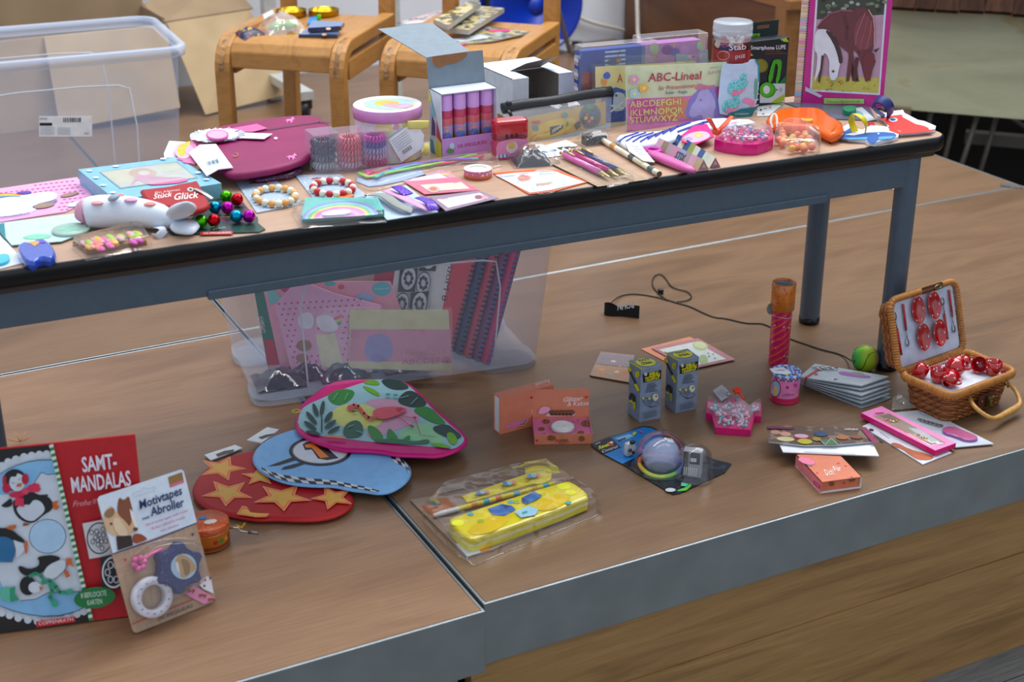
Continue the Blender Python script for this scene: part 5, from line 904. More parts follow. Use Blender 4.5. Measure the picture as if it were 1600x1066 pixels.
m.obj('printed_stars', cap, kind='stuff')
m = MB()
for k in range(22):
    a = rk.random()*6.283; z = .006+rk.random()*(zc-.012); m.at(r1*1.004*math.cos(a), r1*1.004*math.sin(a), z, math.degrees(a)+90, 90); m.ell((0, 0, 0), .0017, .0017, .0008, C(('#c9c39a', '#7fb3c9', '#d6c9d0')[k % 3], .2, .3), 8, 4)
m.obj('glued_gems', t, kind='stuff')
m = MB(); m.tube([((r1+.0008)*math.cos(a), (r1+.0008)*math.sin(a), zc*.87+.0015*math.sin(a*2)) for a in [k*math.pi/16 for k in range(32)]], .0005, C('#c9ccd2', .2, .8), 5, True); m.obj('wire_ring', t)
m = MB(); q = KF.m.inverted().to_3x3() @ (-RT*.9+HD*.25); m.at(q.x*(r1+.004), q.y*(r1+.004), kh*.66, 0, 90, 0); m.prism(circ(.0065, 18, 0, 0, .0105), -.0005, .0005, C('#7f9a8c', .3, .3)); m.obj('pendant', t)
# ================================================================== pink tin with blue striped lid
pc_ = G(1225.5, 624.0); PF = flatw(pc_, -27); ph = hgt(pc_, 579.0); t = thing('gift_tin', 'small pink tin with blue striped lid standing before the kaleidoscope', 'tin', PF); R1 = .0235
m = MB(); m.lathe([(0, 0), (R1-.001, 0), (R1+.0012, .0012), (R1, .003), (R1, .004), (R1, .011)], C('#b8335a', .3), 40); m.lathe([(R1, .011), (R1+.0004, ph-.009)], C('#cc7fae', .3, coat=.3), 40); bd = m.obj('body', t)
m = MB(); zz = ph-.010; ns = 48; m.lathe([(R1+.0008, zz), (R1+.0012, zz+.003), (R1+.0015, zz+.006), (R1+.0008, ph), (R1-.001, ph), (R1-.002, ph-.0018)], WHITE, ns, mf=lambda i, j: (C('#a8243a', .35) if (i+j) % 2 and j < 2 else C('#5a83b8', .35) if i % 4 < 2 else C('#a9bdd6', .35))); lid = m.obj('lid', t)
m = MB(); rl = R1-.002; nb = 14
for k in range(nb):
    x0 = -rl+2*rl*k/nb; x1 = x0+2*rl/nb; f_ = lambda x: math.sqrt(max(rl*rl-x*x, 0)); m.poly([(x0, -f_(x0)), (x1, -f_(x1)), (x1, f_(x1)), (x0, f_(x0))], ph-.0018, C('#5a83b8' if k % 2 else '#a3b9d8', .35))
for (a, r_) in ((.3, .017), (1.5, .016), (5.4, .017), (4.4, .014)): m.poly(circ(.003, 10, r_*math.cos(a), r_*math.sin(a)), ph-.0014, C('#b02a48', .4))
m.obj('striped_top', lid)
lt_ = Fr(PF.W(0, 0, ph), PF.u, PF.v, ZU); p = Pr(lt_, .0006, PF); p.p(E4((150, 240), (290, 225), (380, 285), (330, 305), (200, 290), (165, 265)), '#dcdfe6').t('Lillifee', E4.o(215, 268), E4.o(310, 262), 2.6, '#4a3f5a').e(*E4.o(330, 308), 3, 1.4, '#c3b03a', 8); p.done(t, 'paper_seal')
m = MB()
def onr(px, py, rad):
    d = ray(px, py); o_ = CAM-pc_; a_ = d.x**2+d.y**2; b_ = o_.x*d.x+o_.y*d.y; c_ = o_.x**2+o_.y**2-rad**2; ds = b_*b_-a_*c_
    s_ = (-b_-math.sqrt(max(ds, 0)))/a_; return tuple(PF.m.inverted() @ (CAM+d*s_))
def wrap(px, m_, rad): m.face([onr(x, y, rad) for x, y in px], col(m_))
def wrape(x, y, rx, ry, m_, rad, n_=16):
    for k in range(n_):
        a0_, a1_ = 2*math.pi*k/n_, 2*math.pi*(k+1)/n_; wrap(E4((x, y), (x+rx*math.cos(a0_), y+ry*math.sin(a0_)), (x+rx*math.cos(a1_), y+ry*math.sin(a1_))), m_, rad)
wrape(210, 450, 58, 92, '#a8243f', R1+.0006); wrape(208, 450, 50, 80, '#8fb0cc', R1+.0009); wrape(210, 470, 26, 55, '#c9b37c', R1+.0012); wrape(335, 438, 16, 15, '#b8243f', R1+.0008); wrape(420, 415, 18, 22, '#b5457a', R1+.0008); wrape(428, 515, 12, 12, '#c9a83a', R1+.0008)
m.obj('printed_design', bd)
m = MB(); vs_, fs_ = text_geo('Lillifee'); x0 = min(v[0] for v in vs_); x1 = max(v[0] for v in vs_); m.add([onr(*E4.o(285+(v[0]-x0)/(x1-x0)*115, 530-(v[0]-x0)/(x1-x0)*8-v[1]/.7*26), R1+.001) for v in vs_], fs_, col('#a8346a')); m.obj('lettering', bd)
# ================================================================== banded stack of cards
fx = [660, 612, 572, 533, 473, 431]; rx_ = [(1418, 552), (1402, 513), (1416, 464), (1408, 424), (1416, 386), (1392, 334)]; WC_ = C('#b4bcc2', .35, coat=.4)
lab = ('lowest', 'second lowest', 'third from the bottom', 'third from the top', 'second from the top', 'topmost')
for k in range(6):
    z = .0035+.0058*k*1.0; qd = E4((470-2*k, 402-13*k), (1108, fx[k]), rx_[k], (620, 250-10*k))
    t, ft_, fb = quadcard('trinket_card', 'grey white trinket card in the rubber banded stack, %s' % lab[k], 'card', qd, z if k else .0005, .0022, WC_, 'rubber banded trinket cards', edge=C('#9aa4aa', .5))
    if k == 5:
        p = Pr(ft_, .0004, fb); p.p(E4((865, 272), (960, 270), (1060, 305), (1170, 310), (1212, 325), (1190, 342), (1060, 330), (930, 312), (880, 300)), C('#a06aa8', .35), 1).p(E4((980, 268), (1090, 275), (1160, 302), (1060, 296)), '#8a9a6a', 1).e(*E4.o(635, 300), 3, 1.6, '#a85a80', 8).e(*E4.o(838, 350), 3, 1.2, '#a85a80', 8); p.done(t)
        m = mb_on(ft_, fb)
        for j in range(9): a, b = ft_.L(*E4.o(620+26*j, 232+(j % 3)*6), .002); m.tube([(a+.0045*math.cos(s_), b+.003*math.sin(s_), .0025+.001*(j % 2)) for s_ in [q_*math.pi/5 for q_ in range(10)]], .0008, C('#b8bcc0', .2, .9), 5, True)
        m.obj('key_chain', t); ZT = z+.0022
bt = [G(*E4.o(x, y), ZT+.001) for x, y in ((860, 228), (740, 228), (640, 262), (560, 312), (528, 335))]+[G(*E4.o(524, 345), ZT-.004), G(*E4.o(520, 380), ZT*.55), G(*E4.o(517, 412), .006)]
m = MB(); m.tube(smoothp([tuple(v) for v in bt], 2, False), .0022, C('#b8452e', .45), 6, flatz=.35); m.obj('rubber_band', None, None, 'orange red rubber band holding the stack of cards', 'rubber band')
# ================================================================== pink box, horse card, shoe card, bag scrap
t, ft_, fb = quadcard('horse_card', 'white card with a brown horse under the long pink box', 'card', E3((112, 385), (745, 782), (1045, 660), (420, 250)), .0004, .0018, C('#c9cbd4', .35, coat=.4))
p = Pr(ft_, .0004, fb); p.p(E3((405, 550), (480, 545), (600, 610), (780, 660), (870, 690), (830, 725), (700, 725), (600, 670), (540, 620), (440, 585)), '#9a5a3a', 1).p(E3((600, 660), (860, 695), (820, 728), (680, 722)), '#b0603a', 1).e(*E3.o(210, 412), 4, 2, '#2a2428', 10, 10).line(E3((250, 490), (330, 525)), 2, '#3a3034').line(E3((300, 430), (400, 500)), .6, '#8f93a4'); p.done(t)
t, ft_, fb = quadcard('shoe_card', 'white card with a purple shoe charm and silver chain beside the long pink box', 'card', E3((400, 245), (1085, 602), (1485, 566), (780, 210)), .0022, .0018, C('#b9c0c8', .35, coat=.4))
p = Pr(ft_, .0004, fb); p.p(E3((660, 230), (780, 215), (1000, 320), (900, 300)), '#9fb3c9', 1).e(*E3.o(862, 448), 4, 1.2, '#b87a98', 8); p.done(t)
m = mb_on(ft_, fb); q = smoothp(ft_.LL(E3((945, 400), (1050, 378), (1180, 430), (1310, 480), (1318, 520), (1200, 530), (1080, 480), (960, 448)), .003), 1); m.prism(q, .0003, .005, C('#9a5aa0', .35, coat=.4), C('#a3587a', .35), ch=.001); m.obj('shoe_charm', t)
m = mb_on(ft_, fb)
for j in range(11): a, b = ft_.L(*E3.o(720+21*j, 305+6*j+8*(j % 2)), .002); m.tube([(a+.004*math.cos(s_), b+.003*math.sin(s_), .002+.001*(j % 2)) for s_ in [q_*math.pi/5 for q_ in range(10)]], .0008, C('#8f8a90', .2, .9), 5, True)
m.obj('silver_chain', t)
bx = PBox(E3.o(870, 682), E3.o(95, 285), E3.o(1160, 650), E3.o(870, 632)[1], z=.0045, byleft=True); t = thing('necklace_box', 'long flat pink box with a window showing a necklace', 'jewellery box', bx.fr); w, d, h = bx.w, bx.d, bx.h
MB().box(0, w, 0, d, 0, h, HOT).obj('carton', t, bev=.0006); p = Pr(bx.top, .0004, bx.fr); p.lp([(.0005, .0005), (w-.0005, .0005), (w-.0005, d-.0005), (.0005, d-.0005)], '#d98ab8').p(E3((222, 262), (395, 240), (990, 548), (830, 568)), '#b07a3a').p(E3((245, 262), (392, 245), (970, 546), (835, 560)), '#8f8478').p(E3((300, 265), (400, 250), (520, 310), (430, 340)), '#7a6a5c').p(E3((590, 390), (700, 400), (930, 535), (835, 555)), '#aab0b4').p(E3((235, 235), (330, 225), (350, 240), (260, 250)), '#b8407a', 1).p(E3((880, 540), (960, 545), (970, 560), (900, 565)), '#d8c3d0'); p.done(t)
m = mb_on(bx.top, bx.fr)
for (x, y, c_) in ((365, 305, '#d98ab0'), (410, 320, '#c9a87a'), (440, 325, '#d9d0c0'), (470, 318, '#b98a5a'), (700, 462, '#c98a8a'), (745, 490, '#b8864a'), (780, 498, '#c9a87a')): a, b = bx.top.L(*E3.o(x, y), .002); m.ell((a, b, .0018), .0028, .0028, .002, C(c_, .25, .4), 8, 6)
m.obj('necklace', t); bubble(E3((222, 262), (395, 240), (990, 548), (830, 568)), .0045, bx.top, t, BLIS, 'window', 0).matrix_parent_inverse = bx.fr.m.inverted() @ bx.top.m
sf = flat(*E3.o(420, 225), .004, *E3.o(780, 195)); m = MB(); q4 = [sf.L(*E3.o(x, y)) for x, y in ((418, 228), (790, 196), (655, 140), (435, 95))]
m.surf(lambda i, j: ((q4[0][0]*(1-i)+q4[1][0]*i)*(1-j)+(q4[3][0]*(1-i)+q4[2][0]*i)*j, (q4[0][1]*(1-i)+q4[1][1]*i)*(1-j)+(q4[3][1]*(1-i)+q4[2][1]*i)*j, .004+.008*abs(math.sin(5*i+3*j))*j), 8, 6, film(gloss=.12, rough=.06, bump=.8, bsc=30, tint=.16), sm=False)
m.obj('plastic_wrapper', None, sf, 'crumpled clear plastic wrapper between the card stack and wicker case', 'wrapper')
# ================================================================== wicker picnic case
ch_ = .062
Pm, Pl, Pr_ = G(*E1.o(540, 835), ch_), G(*E1.o(190, 680), ch_), G(*E1.o(985, 665), ch_); u = (Pr_-Pm).normalized(); cw = (Pr_-Pm).length; v = ZU.cross(u); cdp = abs((Pl-Pm).dot(v))
CF = Fr((Pm.x, Pm.y, 0), u, v, ZU); t = thing('wicker_case', 'small brown wicker picnic case standing open beside the table leg', 'picnic case', CF)
WK = [C('#80502a', .42, var=.25, sc=90), C('#96602f', .42, var=.25, sc=90), C('#6d4020', .42, var=.2, sc=90)]; CANE = C('#a8743a', .4, var=.18, sc=120)
def weave(L, Wd, z0, z1, e0, e1, rows, r=.0021, ax=None):
    m = MB()
    for k in range(rows):
        f_ = k/(rows-1); z = z0+(z1-z0)*f_; e = e0+(e1-e0)*f_; base = rrect(L+2*e, Wd+2*e, .014, 5, L/2, Wd/2); pts = []; n = len(base); tot = 0
        for i in range(n):
            a, b = Vector(base[i]), Vector(base[(i+1) % n]); sgs = max(1, int((b-a).length/.0028))
            nn = Vector(((b-a).y, -(b-a).x)).normalized()
            for j in range(sgs):
                q = a+(b-a)*(j/sgs); tot += (b-a).length/sgs; s_ = math.sin(tot/.0075*math.pi+(math.pi if k % 2 else 0)); pts.append((q.x+nn.x*s_*.0013, q.y+nn.y*s_*.0013, z))
        m.tube(pts, r, WK[(k*7) % 3], 5, True, flatz=1.15)
    return m
weave(cw-.008, cdp-.008, .003, ch_-.008, -.0105, -.003, 13).obj('woven_body', t)
MB().prism(rrect(cw-.036, cdp-.036, .01, 4, cw/2-.004, cdp/2-.004), .002, ch_-.016, C('#5a3418', .7)).obj('inner_shell', t)
def canerim(L, Wd, r, cx, cy):
    base = rrect(L, Wd, .016, 6, cx, cy); pts = []
    n = len(base)
    for i in range(n):
        a, b = Vector(base[i]), Vector(base[(i+1) % n]); sg = max(1, int((b-a).length/.0011)); pts += [a+(b-a)*(j/sg) for j in range(sg)]
    return [(q.x, q.y, 0) for q in pts], [r*(1+.11*(1 if (i % 4) < 2 else -1)) for i in range(len(pts))]
pt, rr_ = canerim(cw-.004, cdp-.004, .0058, cw/2-.002, cdp/2-.002); m = MB(); m.at(0, 0, ch_-.006); m.tube(pt, rr_, CANE, 8, True, flatz=1.25); m.obj('rim', t)
MB().prism(rrect(cw-.02, cdp-.02, .008, 4, cw/2-.002, cdp/2-.002), ch_-.016, ch_-.009, C('#d3d6e0', .35)).obj('insert_tray', t)
m = MB(); nx = 30
for k in range(nx): m.box(.012+k*(cw-.03)/nx, .012+(k+.5)*(cw-.03)/nx, cdp-.0135, cdp-.0125, ch_-.0125, ch_-.004, C('#a81c34', .6)); m.box(.012+(k+.5)*(cw-.03)/nx, .012+(k+1)*(cw-.03)/nx, cdp-.0135, cdp-.0125, ch_-.0125, ch_-.004, C('#d9c9cc', .6))
m.obj('checked_lining', t)
# lid
lo_ = CF.W(-.002, cdp-.002, ch_-.002); tl_ = math.radians(17); lv = ZU*math.cos(tl_)+v*math.sin(tl_); LF = Fr(lo_, u, lv, u.cross(lv)); lw = cw; lh = max(.09, min(.125, LF.L(*E1.o(345, 110))[1]))
m0 = CF.m.inverted() @ LF.m
m = weave(lw-.008, lh-.008, -.028, -.006, -.006, -.002, 7); wm = MB(); wm.M = m0; wm.mats = m.mats; off = 0
m2 = MB(); m2.v = [m0 @ vv_ for vv_ in m.v]; m2.f = m.f; m2.fm = m.fm; m2.fs = m.fs; m2.mats = m.mats; lid = m2.obj('lid', t)
m = MB(); m.M = m0; m.prism(rrect(lw-.024, lh-.024, .012, 4, lw/2-.004, lh/2-.004), -.029, -.012, C('#4a2a14', .7)); m.obj('lid_shell', lid)
pt, rr_ = canerim(lw-.004, lh-.004, .0055, lw/2-.002, lh/2-.002); m = MB(); m.M = m0; m.tube(pt, rr_, CANE, 8, True, flatz=1.1); m.obj('lid_rim', lid)
m = MB(); m.M = m0; m.prism(rrect(lw-.02, lh-.016, .008, 4, lw/2-.002, lh/2-.002), -.012, -.001, C('#c3cbdc', .35)); m.obj('lid_tray', lid)
m = MB(); m.M = m0
a, b = LF.L(*E1.o(395, 118)); m.at(0, 0, 0); m.M = m0 @ Matrix.Translation((a, lh-.004, .004)); m.prism(rrect(.052, .011, .003), 0, .0022, C('#4a2a18', .5)); m.M = m0 @ Matrix.Translation((a+.012, lh-.004, .006)); m.tube([(.009*math.cos(s_), .003*math.sin(s_), .002) for s_ in [k*math.pi/8 for k in range(16)]], .0011, C('#8f8a6a', .25, .9), 6, True); m.obj('clasp_strap', lid)
for s_ in (.3, .62): m = MB(); m.at(cw*s_, cdp-.002, ch_); m.box(-.002, .002, -.003, .006, -.003, .004, C('#8f7a4a', .3, .9)); m.obj('hinge', t)
# handle and lock on the front
m = MB(); m.at(cw*.52, -.0035, ch_*.44); m.prism(rrect(.042, .0001+.0, .00001) if 0 else [(-.021, 0), (.021, 0), (.021, -.002), (-.021, -.002)], -.012, .014, C('#4a2418', .5)); m.box(-.004, .007, -.007, -.002, -.009, .01, C('#6f6a4c', .3, .9)); m.box(-.002, .004, -.010, -.006, -.006, .004, C('#8a845c', .25, .9)); m.ell((.014, -.003, .004), .003, .002, .003, C('#8a845c', .25, .9), 8, 6); m.ell((-.014, -.003, .003), .002, .0015, .002, C('#8a845c', .25, .9), 8, 6); m.obj('lock', t)
HC = C('#b58d54', .45, var=.15, sc=140)
def fl(x, y, z): g = CF.m.inverted() @ G(*E1.o(x, y), z); return (g.x, g.y, g.z)
hp = [fl(655, 850, .040), fl(680, 905, .036), fl(725, 950, .030), fl(790, 992, .022), fl(835, 1000, .017), fl(910, 960, .015), fl(985, 920, .016), fl(1000, 890, .02), fl(975, 820, .03), fl(925, 765, .040)]
m = MB(); hs_ = smoothp(hp, 2, False); m.tube(hs_, [.0034+.0022*math.exp(-((k/len(hs_)-.58)/.13)**2)+.00025*(k % 2) for k in range(len(hs_))], HC, 8); m.obj('handle', t)
for (x, y) in ((650, 840), (905, 755)):
    q = fl(x, y, .042); m = MB(); m.tube([(q[0], q[1]+.004, q[2]+.006), (q[0]-.003, q[1]-.001, q[2]), (q[0]+.001, q[1]-.004, q[2]-.008), (q[0]+.004, q[1]-.001, q[2]), (q[0], q[1]+.004, q[2]+.006)], .002, HC, 6); m.obj('handle_loop', t)
    m = MB(); m.ell((q[0], q[1]+.003, q[2]+.006), .003, .003, .003, C('#c3a92a', .5), 8, 6); m.obj('yellow_tie', t)
# toy crockery
RD_ = C('#a80d16', .12, coat=.8); DOT = C('#e3d9dc', .2, coat=.5)
zt_ = ch_-.009
def at_tray(x, y, dz=.006): g = G(*E1.o(x, y), zt_+dz); return Fr((g.x, g.y, zt_), CF.u, CF.v, ZU)
def dots(n, r, cz, seed, par):
    m = MB(); rn_ = random.Random(seed)
    for k in range(n): a = rn_.random()*6.28; b = rn_.uniform(.1, .9); d = Vector((math.cos(a)*math.cos(b), math.sin(a)*math.cos(b), math.sin(b))); m.ell(tuple(d*r+Vector((0, 0, cz))), .0012, .0012, .0012, DOT, 6, 4)
    m.obj('white_dots', par, kind='stuff')
def cup(x, y, rz, label, lie):
    f = at_tray(x, y); tt = thing('toy_cup', label, 'toy cup', f.sub(0, 0, 0, math.radians(rz)), 'red toy cups in the wicker case'); tt.scale = (1.25, 1.25, 1.25)
    m = MB(); m.at(0, 0, .0105, 0, 0, 68 if lie else 0); m.lathe([(.0045, -.009), (.0085, -.008), (.0105, 0), (.0112, .009), (.0104, .009), (.0095, 0), (.007, -.0065), (0, -.007)], RD_, 24); m.obj('bowl', tt)
    m = MB(); m.at(0, 0, .0105, 0, 0, 68 if lie else 0); m.tube([(0, -.010-.006*math.sin(s_), .004*math.cos(s_)) for s_ in [k*math.pi/8 for k in range(9)]], .0014, RD_, 6); m.obj('handle', tt)
    dots(6, .0108, .0105, x, tt)
cup(335, 705, 120, 'red dotted toy cup at the left of the wicker case tray', 1); cup(450, 735, 160, 'red dotted toy cup on the front left of the wicker case tray', 0); cup(525, 765, 10, 'red toy cup lying with its rim towards the front edge of the case', 1)
cup(730, 665, 200, 'red dotted toy cup on the right behind the case lock', 1); cup(815, 685, 20, 'red dotted toy cup at the right corner of the case tray', 0)
f = at_tray(560, 690); tt = thing('toy_teapot', 'red dotted toy teapot in the middle of the wicker case tray', 'toy teapot', f); tt.scale = (1.2, 1.2, 1.2)
m = MB(); m.at(0, 0, .013, 15, 0, 60); m.lathe([(.006, -.013), (.011, -.010), (.014, -.002), (.012, .007), (.008, .012), (.0085, .013), (.005, .017), (.002, .018), (.0025, .020), (0, .022)], RD_, 24); m.obj('pot', tt)
m = MB(); m.at(0, 0, .013, 15); m.tube([(.006, .012, .006), (.014, .018, .004), (.018, .012, .0), (.012, .008, -.004)], .0018, RD_, 6); m.obj('handle', tt); m = MB(); m.at(0, 0, .013, 15); m.tube([(.0, -.010, 0), (.004, -.018, .001), (.010, -.021, .003)], [.003, .0024, .0018], RD_, 6); m.obj('spout', tt); dots(8, .0135, .013, 3, tt)
f = at_tray(630, 622); tt = thing('toy_sugar_bowl', 'small red toy sugar bowl at the back of the wicker case tray', 'toy bowl', f); m = MB(); m.at(0, 0, .008, 20, 0, 70); m.lathe([(.004, -.010), (.008, -.008), (.0095, 0), (.008, .007), (.003, .010), (0, .012)], RD_, 20); m.obj('bowl', tt); dots(5, .0095, .008, 9, tt)
for k, (x, y, lb) in enumerate(((310, 275, 'upper left'), (405, 243, 'upper right'), (345, 455, 'lower left'), (440, 425, 'lower right'))):
    a, b = LF.L(*E1.o(x, y), .002); f = Fr(LF.W(a, b, .0), LF.u, LF.v, LF.n); tt = thing('toy_plate', 'glossy red dotted toy plate in the case lid, %s of four' % lb, 'toy plate', f, 'red toy plates in the case lid'); m = MB(); dz = .0035 if k % 2 else .0
    m.M = Matrix.Translation((0, 0, dz)) @ Matrix.Diagonal((.95, 1.42, 1, 1)); m.lathe([(0, .0005), (.009, .0007), (.013, .003), (.0155, .006), (.0165, .0062), (.0155, .0045), (.0125, .0), (0, -.0005)], RD_, 32); m.obj('dish', tt); m = MB(); m.M = Matrix.Translation((0, 0, dz)) @ Matrix.Diagonal((.95, 1.42, 1, 1))
    for j in range(6): s_ = j*1.05+k; m.ell((.0135*math.cos(s_), .0135*math.sin(s_), .0045), .0013, .0013, .0006, DOT, 8, 4)
    m.obj('white_dots', tt, kind='stuff')
SIL = C('#9aa0a6', .15, .95)
for k, (x0, y0, x1, y1, fork, lb) in enumerate(((175, 400, 205, 575, 0, 'red handle at the lower left'), (215, 235, 235, 410, 0, 'red handle at the upper left'), (520, 140, 543, 320, 0, 'red handle at the upper right'), (490, 300, 512, 470, 0, 'red handle at the lower right'))):
    a, b = LF.L(*E1.o(x0, y0), .001), LF.L(*E1.o(x1, y1), .001); f = Fr(LF.W(*a, .0), LF.u, LF.v, LF.n); dv = Vector((b[0]-a[0], b[1]-a[1], 0)); tt = thing('toy_spoon', 'toy spoon in the case lid with its %s' % lb, 'toy spoon', f, 'toy cutlery in the case lid')
    MB().tube([(0, 0, .002), tuple(dv+Vector((0, 0, .002)))], .0024, C('#a3202c', .25), 8, flatz=.6).obj('handle', tt); sg = -1 if k in (0, 3) else 1; st = Vector((0, 0, .002)) if sg < 0 else dv+Vector((0, 0, .002)); e = dv.normalized()*sg
    m = MB(); m.tube([tuple(st), tuple(st+e*.014)], .001, SIL, 6); q = st+e*.021; m.ell(tuple(q), .0042, .0075, .0012, SIL, 12, 6); m.obj('bowl', tt)
m = MB(); m.M = m0; m.surf(lambda i, j: (.006+(lw-.014)*i, .004+(lh-.012)*j, .006+.003*math.sin(9*i)*math.sin(7*j)), 12, 8, film(gloss=.015, rough=.05, bump=.9, bsc=40, tint=.01)); m.obj('clear_wrap', lid)
# ================================================================== things on the low table
F1 = Zc(0, 260, 6.2708); F2 = Zc(120, 230, 5.333); F3 = Zc(240, 160, 5.333); F4 = Zc(340, 250, 5.714); F5 = Zc(460, 140, 6.6625); F6 = Zc(560, 220, 6.667); F7 = Zc(760, 170, 5.714); F8 = Zc(330, 0, 5.517)
A3 = Zc(640, 0, 3.948); A4 = Zc(880, 0, 3.948); A5 = Zc(1200, 0, 3.948); B1 = Zc(900, 140, 5.33); B2 = Zc(1150, 140, 4.571); T0 = TZ+.0006
def solid(fr_, ref, pts, z0, z1, m, name, par, rnd=0, ch=0, top=None):
    q = fr_.LL(pts, z1); mm = mb_on(fr_, ref); mm.prism(smoothp(q, rnd) if rnd else q, z0, z1, col(m), top, ch=ch); return mm.obj(name, par)
def ribbon(fr_, ref, pts, zs, wid, m, name, par):          # flat ribbon through pixel points at heights zs
    mm = mb_on(fr_, ref); mm.tube(smoothp([(*fr_.L(x, y, z), z) for (x, y), z in zip(pts, zs)], 2, False), wid, col(m), 8, flatz=.16); return mm.obj(name, par)
# left end: heart sheet, mint card, white card
t, ft_, fb = quadcard('sticker_sheet', 'pink heart patterned sticker sheet with rainbow at the left end of the table', 'sticker sheet', F1((-90, 566), (640, 452), (930, 318), (755, 112), (-90, 236)), T0, .0012, C('#dba3cc', .4))
p = Pr(ft_, .0004, fb)
for iy in range(9):
    for ix in range(20):
        x = -70+ix*52+(26 if iy % 2 else 0); y = 232-ix*7.2+iy*34+ix*1.2
        if inside(x, y, [(-80, 550), (630, 440), (905, 318), (750, 125), (-80, 245)]) and not inside(x, y, [(-80, 520), (560, 440), (600, 240), (-80, 300)]): p.mb.poly(heart(.0026, *ft_.L(*F1.o(x, y), p.c)), p.c, C('#b8327a', .5))
p.c += .0001; p.p(F1((-80, 320), (250, 280), (480, 240), (570, 270), (540, 330), (330, 370), (380, 440), (-80, 520)), '#d9dfe8', 2)
for k, cc in enumerate(('#d2603a', '#e6b83a', '#8fb04a', '#5a9ac0')): p.p(F1((-80, 268+k*9), (90, 262+k*8), (200, 275+k*5), (200, 280+k*5), (90, 271+k*8), (-80, 278+k*9)), cc)
p.p(F1((140, 255), (290, 235), (320, 262), (200, 275)), '#5a3f9a', 1).p(F1((310, 385), (480, 345), (560, 315), (560, 350), (440, 390), (330, 410)), '#7a6a8a', 1).p(F1((580, 290), (640, 265), (790, 245), (740, 280), (620, 305)), '#8a7464', 1).p(F1((650, 380), (750, 335), (870, 325), (880, 350), (780, 385), (680, 400)), '#c3c9dc', 2).p(F1((330, 390), (420, 360), (560, 360), (480, 400), (350, 415)), '#8f7a66', 1).t('Pummeleinhorn', F1.o(-20, 512), F1.o(290, 465), 4, '#5a5f9a'); p.done(t)
t, ft_, fb = quadcard('hair_clip_card', 'mint green card with round wooden clips before the pink sticker sheet', 'card', F1((-60, 570), (115, 778), (600, 742), (865, 640), (800, 462)), T0+.002, .0012, C('#b9d3d8', .4))
p = Pr(ft_, .0004, fb); p.p(F1((-55, 572), (42, 553), (58, 715), (40, 700)), '#1d7a86').p(F1((190, 700), (330, 660), (500, 665), (500, 700), (330, 720)), '#7fbfa8', 2); p.done(t)
m = mb_on(ft_, fb); a, b = ft_.L(*F1.o(695, 635)); m.at(0, 0, 0); m.M = mb_on(ft_, fb).M @ Matrix.Translation((a, b, 0)); m.lathe([(0, 0), (.024, 0), (.025, .002), (.024, .004), (0, .004)], C('#a8c3b8', .4), 28); m.poly(star(.017, .011, 6), .0043, C('#8fc3b0', .5)); m.obj('round_clip', t)
t, ft_, fb = quadcard('hair_clip_card', 'white card with a turquoise oval clip at the front left table corner', 'card', F1((-120, 640), (-5, 672), (248, 948), (-120, 1040)), T0, .0012, C('#ccd6e2', .4)); solid(ft_, fb, F1((-60, 930), (-40, 870), (60, 850), (100, 880), (80, 930), (-20, 960)), .0004, .004, C('#4fb3c4', .3), 'oval_clip', t, 2)
t, ft_, fb = cover('modelling_dough', 'blue flower shaped plastic wrapped dough at the table front', F1((150, 790), (210, 735), (300, 735), (380, 700), (470, 715), (540, 800), (552, 860), (490, 905), (400, 882), (340, 938), (260, 930), (215, 890)), T0, .014, C('#1f4fb0', .15, coat=.9, bump=.5, bsc=90), .003, 1, 'dough toy', None, 'dough'); p = Pr(ft_, .0004, fb); p.p(F1((260, 750), (350, 730), (450, 735), (370, 760), (340, 785), (310, 760)), '#c99a5a').p(F1((380, 722), (420, 722), (450, 745), (380, 752)), '#6a5ac0'); p.done(t)
# plush dolphin
PL = speck('#cdd6e4', '#dde4ee', 900, .5, .4); fo = G(*F2.o(420, 600), T0); DF = flat(*F2.o(80, 640), T0, *F2.o(800, 640)); t = thing('plush_dolphin', 'sparkling white plush dolphin with pink nose lying on the table', 'plush toy', DF)
def dl(x, y, z): return (*DF.L(*F2.o(x, y), z), z)
m = MB(); m.tube(smoothp([dl(38, 560, .020), dl(70, 550, .021), dl(200, 535, .023), dl(400, 535, .023), (*DF.L(*F2.o(600, 560), .021), .021), dl(760, 590, .017), dl(830, 600, .014)], 2, False), [.006, .017, .021, .0225, .0225, .021, .019, .016, .013, .010], PL, 16); 
m.obj('body', t)
m = MB(); m.tube([dl(30, 570, .020), dl(45, 560, .020), dl(70, 552, .021), dl(95, 550, .0215)], [.009, .0155, .0192, .0205], C('#d99ab4', .5), 16); m.obj('nose', t)
for (a, b, nm) in (((840, 590, .020), (905, 462, .058), 'tail_fluke'), ((850, 610, .012), (955, 720, .006), 'tail_fluke')): m = MB(); A_, B_ = Vector(dl(*a)), Vector(dl(*b)); m.tube([A_+(B_-A_)*(k/6) for k in range(7)], [.008, .014, .019, .020, .018, .012, .004], PL, 12, flatz=.4); m.obj(nm, t)
m = MB(); A_, B_ = Vector(dl(260, 440, .045)), Vector(dl(360, 400, .05)); m.tube([A_+(B_-A_)*(k/5) for k in range(6)], [.003, .007, .0085, .008, .006, .002], C('#8f9aa8', .5), 10, flatz=.5); m.obj('back_fin', t)
m = MB()
for (x, y, z, r, cc) in ((345, 402, .0445, .008, '#d98a88'), (450, 440, .0425, .009, '#d9a3c0'), (605, 475, .037, .009, '#d98a80'), (170, 465, .040, .008, '#d99aa0')): m.ell(dl(x, y, z), r, r*.8, r*.28, C(cc, .5), 12, 6)
m.obj('coloured_spots', t)
